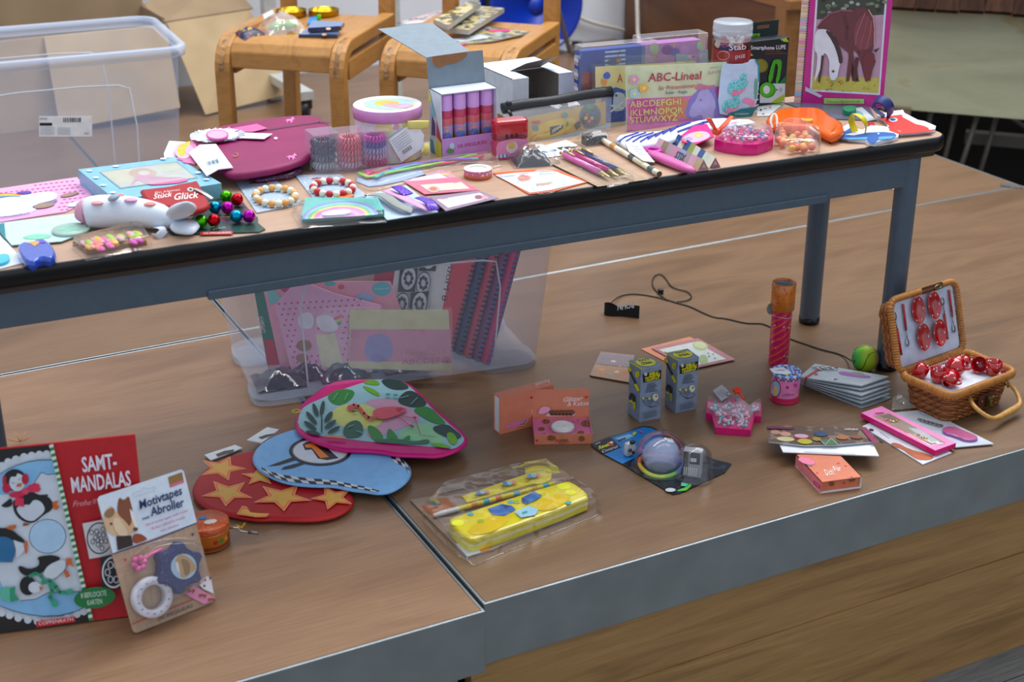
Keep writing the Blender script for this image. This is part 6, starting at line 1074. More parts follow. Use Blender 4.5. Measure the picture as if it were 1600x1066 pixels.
m = MB(); m.tube([dl(640, 660, .006), dl(700, 670, .012), dl(725, 700, .008), dl(680, 750, .002), dl(640, 745, .001)], .006, C('#c9d2de', .5), 8, flatz=.12); m.obj('fabric_tag', t)
# candy tray
t, ft_, fb = quadcard('craft_tray', 'small wooden tray of neon craft pieces in clear wrap before the plush dolphin', 'craft pack', F1((730, 770), (850, 862), (1440, 768), (1370, 640)), T0, .006, wood('tray_wood', [(.3, '#8f6535'), (.7, '#b0824a')], rough=.5)); m = mb_on(ft_, fb); rn_ = random.Random(8); q = ft_.LL(F1((790, 755), (870, 825), (1400, 735), (1340, 650)), .004)
for k in range(34):
    a, b = rn_.random(), rn_.random(); x = (q[0][0]*(1-a)+q[3][0]*a)*(1-b)+(q[1][0]*(1-a)+q[2][0]*a)*b; y = (q[0][1]*(1-a)+q[3][1]*a)*(1-b)+(q[1][1]*(1-a)+q[2][1]*a)*b
    m.ell((x, y, .003+.003*rn_.random()), .011, .005, .003, C(('#d96aa8', '#9ac83a', '#e0b83a', '#d9b0c0', '#e08a7a', '#c95ab0')[k % 6], .4), 8, 6)
m.obj('craft_pieces', t, kind='stuff'); bubble(F1((700, 740), (850, 868), (1500, 740), (1390, 565)), .017, fb, t, CLR2, 'clear_wrap', 0)
# pale blue boxed set
bt_ = TZ+.024; t = None; fr = flat(*F2.o(10, 185), bt_, *F2.o(830, 85)); fb = Fr(fr.W(0, 0, -.023), fr.u, fr.v, ZU); t = thing('doll_box', 'pale blue flat box with a clear window behind the red cushion', 'box', fb)
q = fr.LL(F2((10, 185), (830, 85), (1205, 300), (330, 445))); MB().prism(q, 0, .023, C('#7fb0c4', .4)).obj('carton', t, bev=.0008)
p = Pr(fr, .0005, fb); p.p(F2((185, 205), (835, 118), (1010, 255), (360, 345)), '#5f8a98').p(F2((205, 210), (825, 128), (985, 252), (370, 335)), '#bdc6b8').p(F2((210, 212), (420, 185), (500, 280), (330, 300)), '#c3c398').p(F2((650, 150), (820, 130), (900, 190), (720, 210)), '#b9c29a').e(*F2.o(550, 215), 22, 7.5, '#b98a62').e(*F2.o(560, 215), 9, 3.6, '#d3c6c0').p(F2((445, 318), (490, 240), (560, 232), (700, 250), (930, 250), (920, 290), (640, 318), (560, 300), (510, 270), (470, 310)), '#c4689a', 1)
for (x, y) in ((105, 195), (325, 157), (160, 252), (220, 315), (300, 375), (720, 95), (1010, 210), (1080, 265)): p.e(*F2.o(x, y), 5, 1.4, '#d9e6ee', 10)
p.done(t); m = mb_on(fr, fb); m.poly(fr.LL(F2((190, 206), (830, 120), (1005, 254), (362, 342)), .0015), .0016, film(gloss=.06, rough=.05, bump=.2, tint=.03)); m.obj('window', t)
# red cushion
t, ft_, fb = cover('heart_cushion', 'small red fabric charm cushion with white script leaning on the blue box', F2((525, 350), (600, 342), (680, 332), (770, 322), (860, 300), (950, 285), (1005, 268), (1040, 330), (1075, 395), (1112, 462), (1080, 490), (940, 532), (800, 500), (640, 470), (560, 420)), T0+.024, .010, C('#98101f', .6), .004, 0, 'cushion')
p = Pr(ft_, .0004, fb); p.t('Stück', F2.o(640, 432), F2.o(795, 408), 7.5, '#e6dcdc', .01, .2).t('Glück', F2.o(812, 440), F2.o(1015, 420), 10, '#e6dcdc', .01, .2).t('Ein kleines', F2.o(650, 388), F2.o(860, 360), 3, '#dccaca', 0, .2).e(*F2.o(948, 352), 5, 3.2, '#d9d6d2', 12).e(*F2.o(948, 352), 3, 2, '#3a3034', 10); p.done(t)
ribbon(ft_, fb, F2((980, 345), (1060, 380), (1130, 430)), (.002, .003, -.004), .003, C('#b8b4b0', .3, .5), 'clip_strap', t)
# bell card
t, ft_, fb = quadcard('bell_card', 'dark green card with shiny coloured jingle bells at the table front', 'bell card', F2((770, 722), (960, 600), (1010, 530), (1200, 428), (1390, 470), (1415, 505), (1510, 595), (1510, 640), (1572, 690), (1520, 714), (800, 738)), T0, .0015, cells(['#16332f', '#1d4038', '#122a2a', '#243f38', '#1a3a30', '#5a2a4a'], 90, .35))
p = Pr(ft_, .0004, fb); p.p(F2((1030, 706), (1300, 698), (1300, 725), (1030, 732)), '#a82a36').t('DIE SPIEGELBURG', F2.o(1055, 724), F2.o(1285, 717), 2.6, '#dcb8b8', .02).t('Schellen', F2.o(1140, 590), F2.o(1285, 585), 3, '#9a8a3a').t('Jingle Bells', F2.o(1100, 690), F2.o(1240, 675), 3, '#9ab0a8'); p.done(t)
for (x, y, cc) in ((1245, 405, '#4fb01a'), (1335, 430, '#b0182c'), (1150, 495, '#1a8fb0'), (1255, 500, '#b0189a'), (1035, 610, '#4fb01a'), (1142, 605, '#b0182c'), (1328, 570, '#1a8fb0'), (1435, 570, '#a8189a')):
    a, b = ft_.L(*F2.o(x, y), .0105); m = mb_on(ft_, fb); m.ell((a, b, .0095), .0088, .0088, .0088, C(cc, .12, .85), 20, 12); m.obj('jingle_bell', t)
for (x0, y0, x1, y1, cc) in ((1225, 430, 1330, 440, '#3a8a2a'), (1150, 490, 1220, 545, '#a03a8a'), (1010, 620, 1150, 660, '#2f9a3a'), (1330, 570, 1430, 600, '#3a3aa0')): ribbon(ft_, fb, F2((x0, y0), ((x0+x1)/2, max(y0, y1)+14), (x1, y1)), (.004, .003, .004), .0022, C(cc, .3), 'cord', t)
# magenta toiletry bag
MGB = C('#7e1052', .55, var=.10, sc=20, bump=.35, bsc=22)
t, ft_, fb = cover('toiletry_bag', 'magenta zipped bag with pink horses and white fluffy rosette on the table', F3((285, 275), (420, 225), (560, 190), (800, 145), (1100, 108), (1340, 97), (1400, 125), (1498, 200), (1470, 330), (1300, 450), (1080, 530), (800, 580), (620, 596), (540, 540), (380, 440)), T0+.013, .013, MGB, .006, 1, 'bag')
p = Pr(ft_, .0005, fb); p.line(F3((830, 248), (1100, 205), (1380, 165), (1475, 172)), 2.2, '#560a3a')
def horse(x, y, k): p.p(F3((x-48*k, y+8*k), (x-20*k, y-8*k), (x+10*k, y-8*k), (x+22*k, y-28*k), (x+36*k, y-20*k), (x+46*k, y-4*k), (x+30*k, y-4*k), (x+26*k, y+8*k), (x+42*k, y+20*k), (x+22*k, y+14*k), (x+14*k, y+34*k), (x+4*k, y+12*k), (x-12*k, y+10*k), (x-22*k, y+32*k), (x-28*k, y+8*k)), '#d77ab0')
horse(1135, 145, .9); horse(1150, 450, 1.0); horse(610, 220, .7); p.e(*F3.o(1018, 298), 3, 2, '#e0c3d6'); a_ = [(680+22*math.cos(s_), 436+16*math.sin(s_)) for s_ in [(-60+k*30)*math.pi/180 for k in range(8)]]; p.line(F3(*a_), 1.2, '#b8963a'); p.done(t)
m = mb_on(ft_, fb); rr3 = random.Random(6); c0 = ft_.L(*F3.o(530, 265), .006)
for k in range(150):
    a = k*2*math.pi/150; r0, r1_ = .018, .036+.004*rr3.random(); m.face([(c0[0]+r0*math.cos(a)*1.1, c0[1]+r0*math.sin(a), .002), (c0[0]+r1_*math.cos(a-.03)*1.1, c0[1]+r1_*math.sin(a-.03), .004+.003*rr3.random()), (c0[0]+r1_*math.cos(a+.03)*1.1, c0[1]+r1_*math.sin(a+.03), .002+.004*rr3.random())], C('#dfe3ea', .8))
m.at(0, 0, 0); m.M = mb_on(ft_, fb).M @ Matrix.Translation((c0[0], c0[1], .002)); m.lathe([(.032, 0), (.028, .005), (.012, .006), (0, .006)], C('#d9dde6', .8, bump=.8, bsc=400), 28); m.obj('fluffy_rosette', t)
solid(ft_, fb, [(F3.o(530+95*math.cos(k*.3), 268+42*math.sin(k*.3))) for k in range(21)], .006, .0085, '#c25a92', 'rosette_edge', t); solid(ft_, fb, [(F3.o(530+82*math.cos(k*.3), 266+34*math.sin(k*.3))) for k in range(21)], .006, .0095, '#d9a3cc', 'rosette_centre', t)
solid(ft_, fb, F3((620, 245), (990, 260), (920, 303), (640, 292)), .003, .0042, '#dcd3e2', 'white_ribbon', t); solid(ft_, fb, F3((600, 225), (860, 178), (950, 215), (830, 243), (640, 250)), .0015, .0025, '#d0649a', 'pink_ribbon', t)
sc_ = [(F3.o(330+(150+10*math.cos(k*2.6))*math.cos(k*.21), 415+(95+7*math.cos(k*2.6))*math.sin(k*.21))) for k in range(30)]; solid(ft_, fb, sc_, -.004, -.001, '#d07aa0', 'scalloped_rosette', t); p = Pr(Fr(ft_.W(0, 0, -.001), ft_.u, ft_.v, ZU), .0004, fb); p.e(*F3.o(250, 400), 14, 13, '#cbaec6').e(*F3.o(240, 395), 8, 10, '#b8b03a', 12, 20).e(*F3.o(280, 345), 6, 3, '#b8b03a', 12, -30).e(*F3.o(300, 400), 7, 7, '#c3a3c9'); p.done(t, 'rosette_print')
solid(ft_, fb, F3((130, 320), (85, 425), (90, 462), (250, 458), (300, 330)), -.008, -.007, '#d6cfe0', 'paper_tag', t); tg2 = solid(ft_, fb, F3((295, 420), (385, 352), (520, 345), (662, 542), (540, 556), (442, 612)), .003, .0042, '#d9d6e4', 'paper_tag', t)
p = Pr(Fr(ft_.W(0, 0, .0042), ft_.u, ft_.v, ZU), .0004, fb); p.p(F3((425, 495), (535, 460), (555, 505), (450, 540)), '#c3d6e2')
for k in range(9): p.line(F3((440+k*11, 500-k*3.4), (450+k*11, 526-k*3.4)), .5+.5*(k % 3), '#3a4a66')
p.done(tg2)
t, ft_, fb = cover('glitter_pouch', 'dark plum glitter pouch under the magenta bag', F3((700, 560), (900, 500), (1240, 460), (1245, 575), (870, 638), (820, 620)), T0, .010, speck('#3d1f3a', '#a0588a', 420, .62, .3), .004, 1, 'pouch')
# bracelets
def bracelet(label, pts, cx, cy, rx, ry, c1, c2, n_):
    t, ft_, fb = quadcard('bracelet_card', label, 'bracelet card', pts, T0, .0012, speck('#a3b3c4', '#d3dce6', 240, .66, .4)); a0_ = Vector(ft_.L(*F4.o(cx, cy), .005))
    for k in range(n_):
        s_ = 2*math.pi*k/n_; a, b = ft_.L(*F4.o(cx+rx*math.cos(s_), cy+ry*math.sin(s_)), .0055); m = mb_on(ft_, fb); m.ell((a, b, .0055), .0054, .0054, .0054, C(c1 if k % 2 else c2, .45), 14, 10); m.obj('bead', t)
    return t, ft_, fb
t, ft_, fb = bracelet('grey card with an orange and cream wooden bead bracelet', F4((135, 160), (350, 478), (770, 396), (500, 172)), 515, 320, 180, 72, '#d9a566', '#d3d9cc', 18); p = Pr(ft_, .0004, fb); p.p(F4((250, 190), (480, 190), (490, 212), (260, 222)), '#cdb8c9', 1).p(F4((275, 200), (340, 190), (360, 183), (385, 195), (450, 198), (440, 208), (290, 212)), '#5f4c40'); p.done(t, 'euro_slot')
t, ft_, fb = bracelet('grey card with a red and white wooden bead bracelet', F4((690, 140), (880, 385), (1340, 330), (1100, 135)), 1030, 245, 180, 62, '#b8303a', '#dcdccf', 18); p = Pr(ft_, .0004, fb); p.p(F4((800, 155), (880, 148), (1000, 150), (1040, 165), (830, 180)), '#cdb8c9', 1).p(F4((830, 165), (890, 155), (960, 160), (850, 172)), '#5f4c40'); p.done(t, 'euro_slot')
solid(ft_, fb, F4((1060, 315), (1150, 290), (1230, 310), (1180, 335), (1080, 335)), .0006, .0035, '#c97a4a', 'orange_clasp', t, 1)
# rainbow eraser
t, ft_, fb = quadcard('rainbow_eraser', 'pastel rainbow on a turquoise base in a clear bag at the table edge', 'eraser', F4((752, 560), (1490, 505), (1430, 395), (790, 395)), T0, .010, C('#5fb0aa', .45)); p = Pr(ft_, .0004, fb)
for rx, ry, cc in ((340, 142, '#8f86c0'), (312, 128, '#8fc3d9'), (285, 116, '#79b58a'), (258, 104, '#cfcf7a'), (232, 92, '#d08ac0'), (190, 72, '#d9b3d6'), (150, 55, '#c98fc0')): p.p([F4.o(1090+rx*math.cos(s_), 510-ry*math.sin(s_)-(1090+rx*math.cos(s_)-1090)*.06) for s_ in [k*math.pi/20 for k in range(21)]], cc)
p.done(t); solid(ft_, fb, F4((930, 462), (1180, 432), (1190, 480), (940, 498)), .0015, .004, '#d9dee6', 'white_cloud', t, 1); bubble(F4((660, 420), (750, 575), (1500, 520), (1440, 370), (800, 370)), .0135, fb, t, CLR2, 'clear_bag', 0)
# hair bow card
t, ft_, fb = quadcard('hair_bow_card', 'pale card with grey and purple glitter hair bows at the table edge', 'card', F6((60, 575), (300, 832), (832, 748), (500, 470)), T0, .0012, C('#b5c6d9', .4)); GB = C('#8d918e', .7); PB = C('#cf9fc0', .6); VB = speck('#4f1fa0', '#a07ae0', 700, .55, .25)
ribbon(ft_, fb, F6((140, 560), (270, 560), (380, 650), (480, 700), (560, 730)), (.004, .010, .009, .008, .004), .0085, GB, 'grey_ribbon', t); ribbon(ft_, fb, F6((290, 520), (440, 580), (560, 640), (680, 690), (770, 725)), (.004, .009, .010, .009, .005), .0075, PB, 'pink_ribbon', t); ribbon(ft_, fb, F6((400, 475), (450, 510), (520, 560)), (.010, .013, .010), .009, VB, 'glitter_bow', t); ribbon(ft_, fb, F6((640, 590), (720, 620), (770, 670), (780, 725)), (.010, .014, .012, .006), .0085, VB, 'glitter_bow', t)
# spiral hair ties
bx = PBox(F5.o(222, 893), F5.o(105, 878), F5.o(488, 859), F5.o(215, 486)[1], z=T0, d=.044); w, d, h = bx.w, bx.d, bx.h
HT = ((['#b4b6ba', '#5f6064', '#1f2638', '#2c2433'], 'clear box of black and grey spiral hair ties'), (['#cbb9cc', '#d0888c', '#d47c82', '#d4606a', '#d17880'], 'clear box of coral spiral hair ties'), (['#b82a64', '#bd96b0', '#9aa6c4', '#36409c', '#b820a0'], 'clear box of pink and blue spiral hair ties'))
for k, (cs, lb) in enumerate(HT):
    g_ = G(*F5.o(*((222, 893), (488, 878), (745, 856))[k]), T0); f = Fr(g_, bx.fr.u, bx.fr.v, ZU).sub(0, 0, 0, -.03*k); t = thing('hair_tie_box', lb, 'hair tie box', f, 'clear boxes of hair ties'); m = MB(); m.box(0, w, 0, d, 0, h, frost('#c3c6dc', .22, .08) if k == 0 else frost('#d3bcd8', .20, .08)); m.obj('clear_box', t)
    for j, cc in enumerate(cs):
        m = MB(); zz = .009+j*(h-.012)/len(cs)*.96; R0 = w/2-.0062; r0 = .0044; pts = []
        for q in range(20*9): s_ = 2*math.pi*q/180; tt_ = 20*s_; pts.append((w/2+(R0+r0*math.cos(tt_))*math.cos(s_), d/2+(R0+r0*math.cos(tt_))*math.sin(s_), zz+r0*math.sin(tt_)))
        m.tube(pts, .0013, C(cc, .2, coat=.6), 5, True); m.obj('spiral_tie', t)
    if k == 0: m = MB(); m.M = f.m.inverted() @ bx.side.m; m.poly([(.006, .002), (.026, .002), (.026, .018), (.006, .018)], .0005, C('#cdd0d6', .5)); [m.poly([(.008+.003*q, .005), (.0092+.003*q, .005), (.0092+.003*q, .015), (.008+.003*q, .015)], .0008, BLACKM) for q in range(5)]; m.obj('barcode_label', t)
# round gift tin
gc = G(*F5.o(985, 684), T0); gr = .0535; GFt = flatw(gc, -27); gh = hgt(gc, F5.o(985, 150)[1]); t = thing('round_gift_box', 'round white and pink lidded box with a paper tag on the table', 'gift box', GFt); patch = cells(['#d3d6de', '#d6d3da', '#d0dbd6', '#d9d2d6', '#cf9fb0', '#d6d6d2', '#d8ce8a'], 60, .4)
MB().lathe([(0, 0), (gr*.94, 0), (gr*.955, .002), (gr*.955, gh-.017)], patch, 48).obj('body', t); m = MB(); m.lathe([(gr*.955, gh-.018), (gr, gh-.018), (gr, gh-.001), (gr*.985, gh)], C('#c88fc0', .4), 48); m.lathe([(gr*.985, gh), (0, gh)], speck('#d6d9de', '#c09aa0', 300, .72, .4), 48); lid = m.obj('lid', t)
lt2 = Fr(GFt.W(0, 0, gh), GFt.u, GFt.v, ZU); p = Pr(lt2, .0004, GFt); p.e(*F5.o(985, 148), 41, 9, '#cfc39a', 32).e(*F5.o(985, 148), 39, 8.3, '#a3cfd0', 32).e(*F5.o(960, 140), 20, 4.5, '#cdb24a', 20).p(F5((900, 160), (1000, 130), (1100, 150), (1180, 140), (1140, 190), (1040, 190), (950, 175)), '#cf9aa4', 2).p(F5((1050, 180), (1180, 140), (1250, 160), (1150, 195)), '#c9a3c9', 1); p.done(lid)
n0 = (-HD*math.cos(.45)+RT*math.sin(.45)); tgf = Fr(gc+n0*(gr+.0035)+ZU*.001, ZU.cross(n0), ZU, n0); m = mb_on(tgf, GFt); m.prism(tgf.LL(F5((978, 522), (1165, 392), (1290, 380), (1350, 470), (1335, 610), (1115, 757))), -.0008, 0, C('#d6dae0', .45)); tg2 = m.obj('paper_tag', t); p = Pr(tgf, .0004, GFt)
for k in range(6): p.line(F5((1010+k*14, 540+k*20), (1165+k*13, 430+k*20)), .6, '#7a8290')
for k in range(8): p.line(F5((1120+k*12, 640-k*8), (1138+k*12, 675-k*8)), .5+.5*(k % 2), '#2a2f3a')
p.done(tg2); m = mb_on(tgf, GFt); m.tube([(*tgf.L(*F5.o(x, y), z), z) for x, y, z in ((1180, 370, .002), (1260, 365, .006), (1330, 365, .006), (1395, 365, .002))], .0065, C('#cfc77a', .6), 8, flatz=.2); m.tube([(*tgf.L(*F5.o(x, y), z), z) for x, y, z in ((1370, 560, 0), (1385, 620, .004), (1350, 680, .001))], .005, C('#cfc77a', .6), 8, flatz=.2); m.obj('yellow_ribbon', t)
H1 = Zc(580, 30, 4.636); H2 = Zc(740, 80, 5.922); H3 = Zc(890, 40, 5.922); H4 = Zc(1090, 20, 5.922)
# neon hair strands in a sleeve
t, ft_, fb = quadcard('hair_strand_pack', 'clear sleeve with neon rainbow hair strands before the round box', 'hair strands', F6((-20, 430), (110, 482), (240, 468), (710, 372), (640, 300), (300, 320), (-20, 385)), T0, .001, C('#a3b3cc', .4))
NE = ('#e05a9a', '#d6483a', '#8fd04a', '#4fb3b8', '#8a5ac8'); pth = (((60, 370), (120, 325), (330, 270), (700, 255), (1000, 205), (1290, 150)), ((90, 385), (200, 330), (520, 262), (860, 240), (1100, 200), (1300, 160)), ((0, 335), (60, 360), (110, 380), (300, 330), (820, 235), (1230, 140)), ((180, 380), (240, 335), (380, 300), (560, 250), (900, 200), (1250, 185)), ((330, 290), (480, 250), (760, 215), (1000, 190), (1180, 190)))
for k, q in enumerate(pth): m = mb_on(ft_, fb); m.tube(smoothp([(*ft_.L(*F6.o(x, y), .002+.001*k), .002+.001*k) for x, y in q], 2, False), .0034, C(NE[k], .35, var=.2, sc=90), 7, flatz=.45); m.obj('hair_strand', t)
bubble(F6((-30, 430), (110, 490), (260, 472), (980, 270), (1500, 252), (1450, 180), (1290, 125), (300, 285), (-30, 340)), .010, fb, t, film(gloss=.03, rough=.05, bump=1.0, bsc=28, tint=.05), 'clear_sleeve', 1)
# name label sheets
for pts, inn, lab, c1, z in ((((458, 425), (560, 445), (1040, 402), (955, 335), (850, 308)), ((520, 418), (560, 392), (840, 335), (930, 385), (600, 425)), 'rearmost pink name label sheet behind the hair bow card', '#c99aa8', 0), (((478, 432), (690, 562), (1258, 520), (1020, 384)), ((640, 460), (740, 525), (1160, 498), (1070, 430)), 'middle pink bordered name label sheet', '#cf7a90', .0016), (((745, 590), (910, 738), (1462, 602), (1250, 524)), ((815, 612), (935, 700), (1360, 600), (1265, 542)), 'front grey and pink name label sheet at the table edge', '#8f7f92', .0032)):
    t, ft_, fb = quadcard('label_sheet', lab, 'label sheet', F6(*pts), T0+z, .001, C(c1, .4), 'name label sheets'); p = Pr(ft_, .0004, fb); p.p(F6(*inn), '#d6c3cc' if z != .0016 else '#d6d2b8')
    if z == .0016: p.e(*F6.o(785, 505), 10, 5, '#b8a6a6', 16).e(*F6.o(780, 500), 6, 3, '#c07a5a', 12).t('Name', F6.o(980, 445), F6.o(1040, 440), 2, '#9a8a6a')
    elif z > .002: p.t('Name', F6.o(855, 615), F6.o(930, 605), 2.4, '#8a6a8a').e(*F6.o(1290, 588), 9, 3, '#c99aa0', 12).e(*F6.o(1250, 585), 6, 3, '#8a5a6a', 10)
    else: p.p(F6((850, 330), (940, 340), (950, 370), (880, 360)), '#d6b08a', 1)
    p.done(t)
# tape roll
rc = G(*F6.o(1245, 372), T0); f = flatw(rc, -20); t = thing('tape_roll', 'small pink patterned paper tape roll lying on the table', 'tape roll', f); hh = hgt(rc, F6.o(1240, 285)[1]); r0 = .0212
m = MB(); m.lathe([(.013, 0), (r0, 0), (r0, hh*.45)], C('#c9745a', .4), 36); m.lathe([(r0, hh*.45), (r0, hh)], speck('#bf6f8c', '#d9c3cc', 260, .6, .4), 36); m.lathe([(.013, hh), (.013, 0)], C('#b9a48c', .6), 36); m.obj('tape', t); MB().lathe([(r0, hh), (.0135, hh+.0003), (.013, hh)], C('#d3d6de', .4), 36).obj('paper_face', t); MB().lathe([(.0132, hh-.001), (0, hh-.001)], C('#cdd0d6', .5), 24).obj('inner_disc', t)
# cookie cutter card
t, ft_, fb = quadcard('cookie_cutter_card', 'orange bordered card with clear cookie cutters at the table edge', 'blister card', F7((58, 580), (380, 770), (600, 745), (915, 658), (640, 553), (420, 548)), T0, .0012, C('#c9683a', .4)); p = Pr(ft_, .0004, fb); p.p(F7((80, 592), (390, 750), (590, 722), (880, 655), (630, 566), (430, 562), (250, 572)), '#c9d2dc').p(F7((270, 620), (320, 590), (410, 600), (380, 640), (310, 650)), '#c08a80').p(F7((440, 670), (600, 650), (560, 680), (450, 690)), '#a8907a').t('Ausstecher', F7.o(120, 612), F7.o(260, 600), 2.4, '#6a7a8a').t('Plätzchen', F7.o(480, 595), F7.o(620, 585), 4, '#5a86a8'); p.done(t)
bubble(F7((250, 640), (300, 590), (410, 585), (440, 560), (640, 570), (740, 640), (640, 680), (560, 725), (420, 720), (400, 660)), .012, Fr(fb.W(0, 0, .0012), fb.u, fb.v, ZU), t, BLIS, 'blister', 2)
# sharpener
sf = flat(*F7.o(82, 462), T0, *F7.o(382, 430)); sw = sf.L(*F7.o(384, 430))[0]; sh = hgt(G(*F7.o(82, 462), T0), F7.o(82, 120)[1]); sd = .026; t = thing('pencil_sharpener', 'red and pink container pencil sharpener standing on the table', 'sharpener', sf)
ol_ = rrect(sw, sd, .009, 5, sw/2, sd/2); RDP = C('#a8152a', .2, coat=.5); MB().prism(ol_, 0, sh*.5, frost('#c9456a', .8, .15)).obj('container', t); MB().prism(ol_, sh*.5, sh*.68, frost('#8f2038', .75, .1)).obj('window_band', t); MB().prism(inset(ol_, -.0006), sh*.66, sh, RDP, ch=.005, sm=False).obj('red_cap', t); MB().at(sw*.38, sd*.5, sh-.001).lathe([(0, .0005), (.008, .0005), (.009, 0)], C('#8a0f20', .3), 20).obj('pencil_hole', t)
sff = Fr(sf.o-sf.v*.0001, sf.u, ZU, -sf.v); p = Pr(sff, .0006, sf); p.lp(smoothp([(.001, .003), (sw-.001, .003), (sw-.001, sh*.44), (sw*.8, sh*.5), (sw*.5, sh*.53), (sw*.2, sh*.5), (.001, sh*.44)], 1), '#cf8ab0'); p.lp(circ(sw*.17, 18, sw*.48, sh*.30), '#d9c3d0'); p.lp(circ(sw*.11, 16, sw*.46, sh*.36), '#cdb070')
for k in range(6): p.lp([(sw*(.02+.055*k), sh*.06), (sw*(.07+.055*k), sh*.06), (sw*(.07+.055*k), sh*.14), (sw*(.02+.055*k), sh*.14)], '#5f8ac0' if k % 2 else '#d3d9e6'); p.c -= p.step
p.done(t); m = MB()
for k in range(3): m.box(sw*(.3+.14*k), sw*(.37+.14*k), -.0008, -.0002, sh*.54, sh*.66, C('#4a1020', .3))
m.obj('window_slots', t)
# bagged black lump
f = flat(*F7.o(245, 490), T0, *F7.o(560, 470)); w0 = f.L(*F7.o(562, 470))[0]; m = MB(); m.surf(lambda i, j: (w0*i, (j-.5)*.045, .020*(max(0, math.sin(math.pi*i))**.6)*(max(0, math.sin(math.pi*j))**.6)+.005*math.sin(15*i+6*j)*math.cos(13*j-4*i)*math.sin(math.pi*i)*math.sin(math.pi*j)), 22, 18, C('#23252a', .18, coat=.9, bump=.9, bsc=120)); m.surf(lambda i, j: (w0*i, (j-.5)*.045, 0), 1, 1, BLACKM)
t = thing('bagged_toy', 'black toy in a crumpled clear bag beside the red sharpener', 'toy', f); m.obj('black_toy', t); m = MB(); m.surf(lambda i, j: (-.006+(w0+.02)*i, (j-.5)*.056, .031*(max(0, math.sin(math.pi*i))**.6)*(max(0, math.sin(math.pi*j))**.6)+.0012), 12, 10, CLR2, sm=False); m.obj('clear_bag', t)
t, ft_, fb = quadcard('greeting_card', 'white card with small dark birds below the zip pouch', 'card', F7((360, 378), (480, 448), (700, 420), (815, 330), (710, 283)), T0, .0012, C('#c9d0d6', .5)); p = Pr(ft_, .0004, fb); p.t('Pferde', F7.o(490, 400), F7.o(625, 375), 3.6, '#2f5a8a', .02, .2).t('Freunde', F7.o(545, 415), F7.o(625, 402), 2, '#c06a8a')
for (x, y) in ((660, 350), (720, 345), (770, 345)): p.p(F7((x-30, y-4), (x, y-8), (x+30, y-12), (x+12, y+4), (x+18, y+20), (x, y+10), (x-14, y+8)), '#3a3028')
p.done(t)
# pens
t, ft_, fb = quadcard('pen_card', 'kraft card holding pink magenta and navy ballpoint pens at the table edge', 'pen set', F7((592, 508), (995, 708), (1455, 642), (900, 385), (760, 360)), T0, .0022, wood('pen_card_kraft', [(.3, '#a58a72'), (.7, '#b59a80')], stretch=(6, 1, 1), sc=9), edge=C('#1c1a1a', .5))
for (x0, y0, x1, y1, cc, lb) in ((690, 410, 1105, 615, '#c96aa8', 'pink'), (775, 400, 1182, 605, '#b0187a', 'magenta'), (850, 388, 1258, 596, '#24306a', 'navy')):
    A_ = Vector((*ft_.L(*F7.o(x0, y0), .006), .0062)); B_ = Vector((*ft_.L(*F7.o(x1, y1), .006), .0062)); m = mb_on(ft_, fb); L_ = lambda f: A_+(B_-A_)*f
    m.tube([L_(0), L_(.02), L_(.8)], [.0042, .0048, .0050], C(cc, .3, coat=.5), 14); pen = m.obj('ballpoint_pen', t, label=lb+' ballpoint pen'); m = mb_on(ft_, fb); m.tube([L_(.8), L_(.83), L_(.96), L_(1)], [.0050, .0047, .002, .001], C('#b8ac84', .2, .9), 14); m.obj('metal_tip', pen); m = mb_on(ft_, fb); m.tube([L_(-.07), L_(0)], .0026, C('#b09a4a', .25, .9), 10); m.obj('push_button', pen)
    m = mb_on(ft_, fb); m.tube([L_(.0)+Vector((0, 0, .005)), L_(.03)+Vector((0, 0, .0072)), L_(.25)+Vector((0, 0, .0066))], .0014, C('#b8ac84', .2, .9), 8); m.obj('clip', pen)
bubble(F7((700, 420), (1090, 660), (1330, 610), (860, 372)), .0125, Fr(fb.W(0, 0, .002), fb.u, fb.v, ZU), t, film(gloss=.02, rough=.05, bump=.4, bsc=30, tint=.02), 'clear_sleeve', 0)
# pencil with block eraser
pf = flat(*F7.o(1040, 310), T0, *F7.o(1500, 590)); t = thing('wrapped_pencil', 'cream patterned pencil with a black block topper lying across the table', 'pencil', pf); L0 = pf.L(*F7.o(1505, 592), .005)[0]
pcs = ['#cfc8b4', '#d6d2c0', '#b58a5a', '#d3cdbb', '#cfc8b4', '#d6d2c0', '#4a4e54', '#cfc8b4', '#c9c3a8', '#d6d2c0', '#3f5a5a', '#cfc8b4']
m = MB(); m.tube([(L0*k/12, 0, .0055) for k in range(13)], .0046, WHITE, 10, mf=lambda i: C(pcs[min(i, 11)], .4)); m.obj('shaft', t); m = MB(); m.at(L0, 0, .0055, 0, 0, 90); m.lathe([(.0046, 0), (.002, .0005), (0, .0003)], C('#6a4a34', .5), 10); m.obj('end_grain', t)
be = flat(*F7.o(880, 330), T0, *F7.o(1090, 300)); q = be.L(*F7.o(1095, 305)); m = mb_on(be, pf); m.prism(rrect(q[0]*.9, .020, .003, 3, q[0]*.5, .008), 0, .016, speck('#1d1f24', '#5a5e66', 300, .6, .3), ch=.003); m.obj('block_topper', t)
m = mb_on(be, pf); m.surf(lambda i, j: (-.008+(q[0]+.02)*i, -.010+.04*j, .020*(max(0, math.sin(math.pi*i))**.4)*(max(0, math.sin(math.pi*j))**.4)+.001), 8, 8, CLR2, sm=False); m.obj('clear_wrap', t)
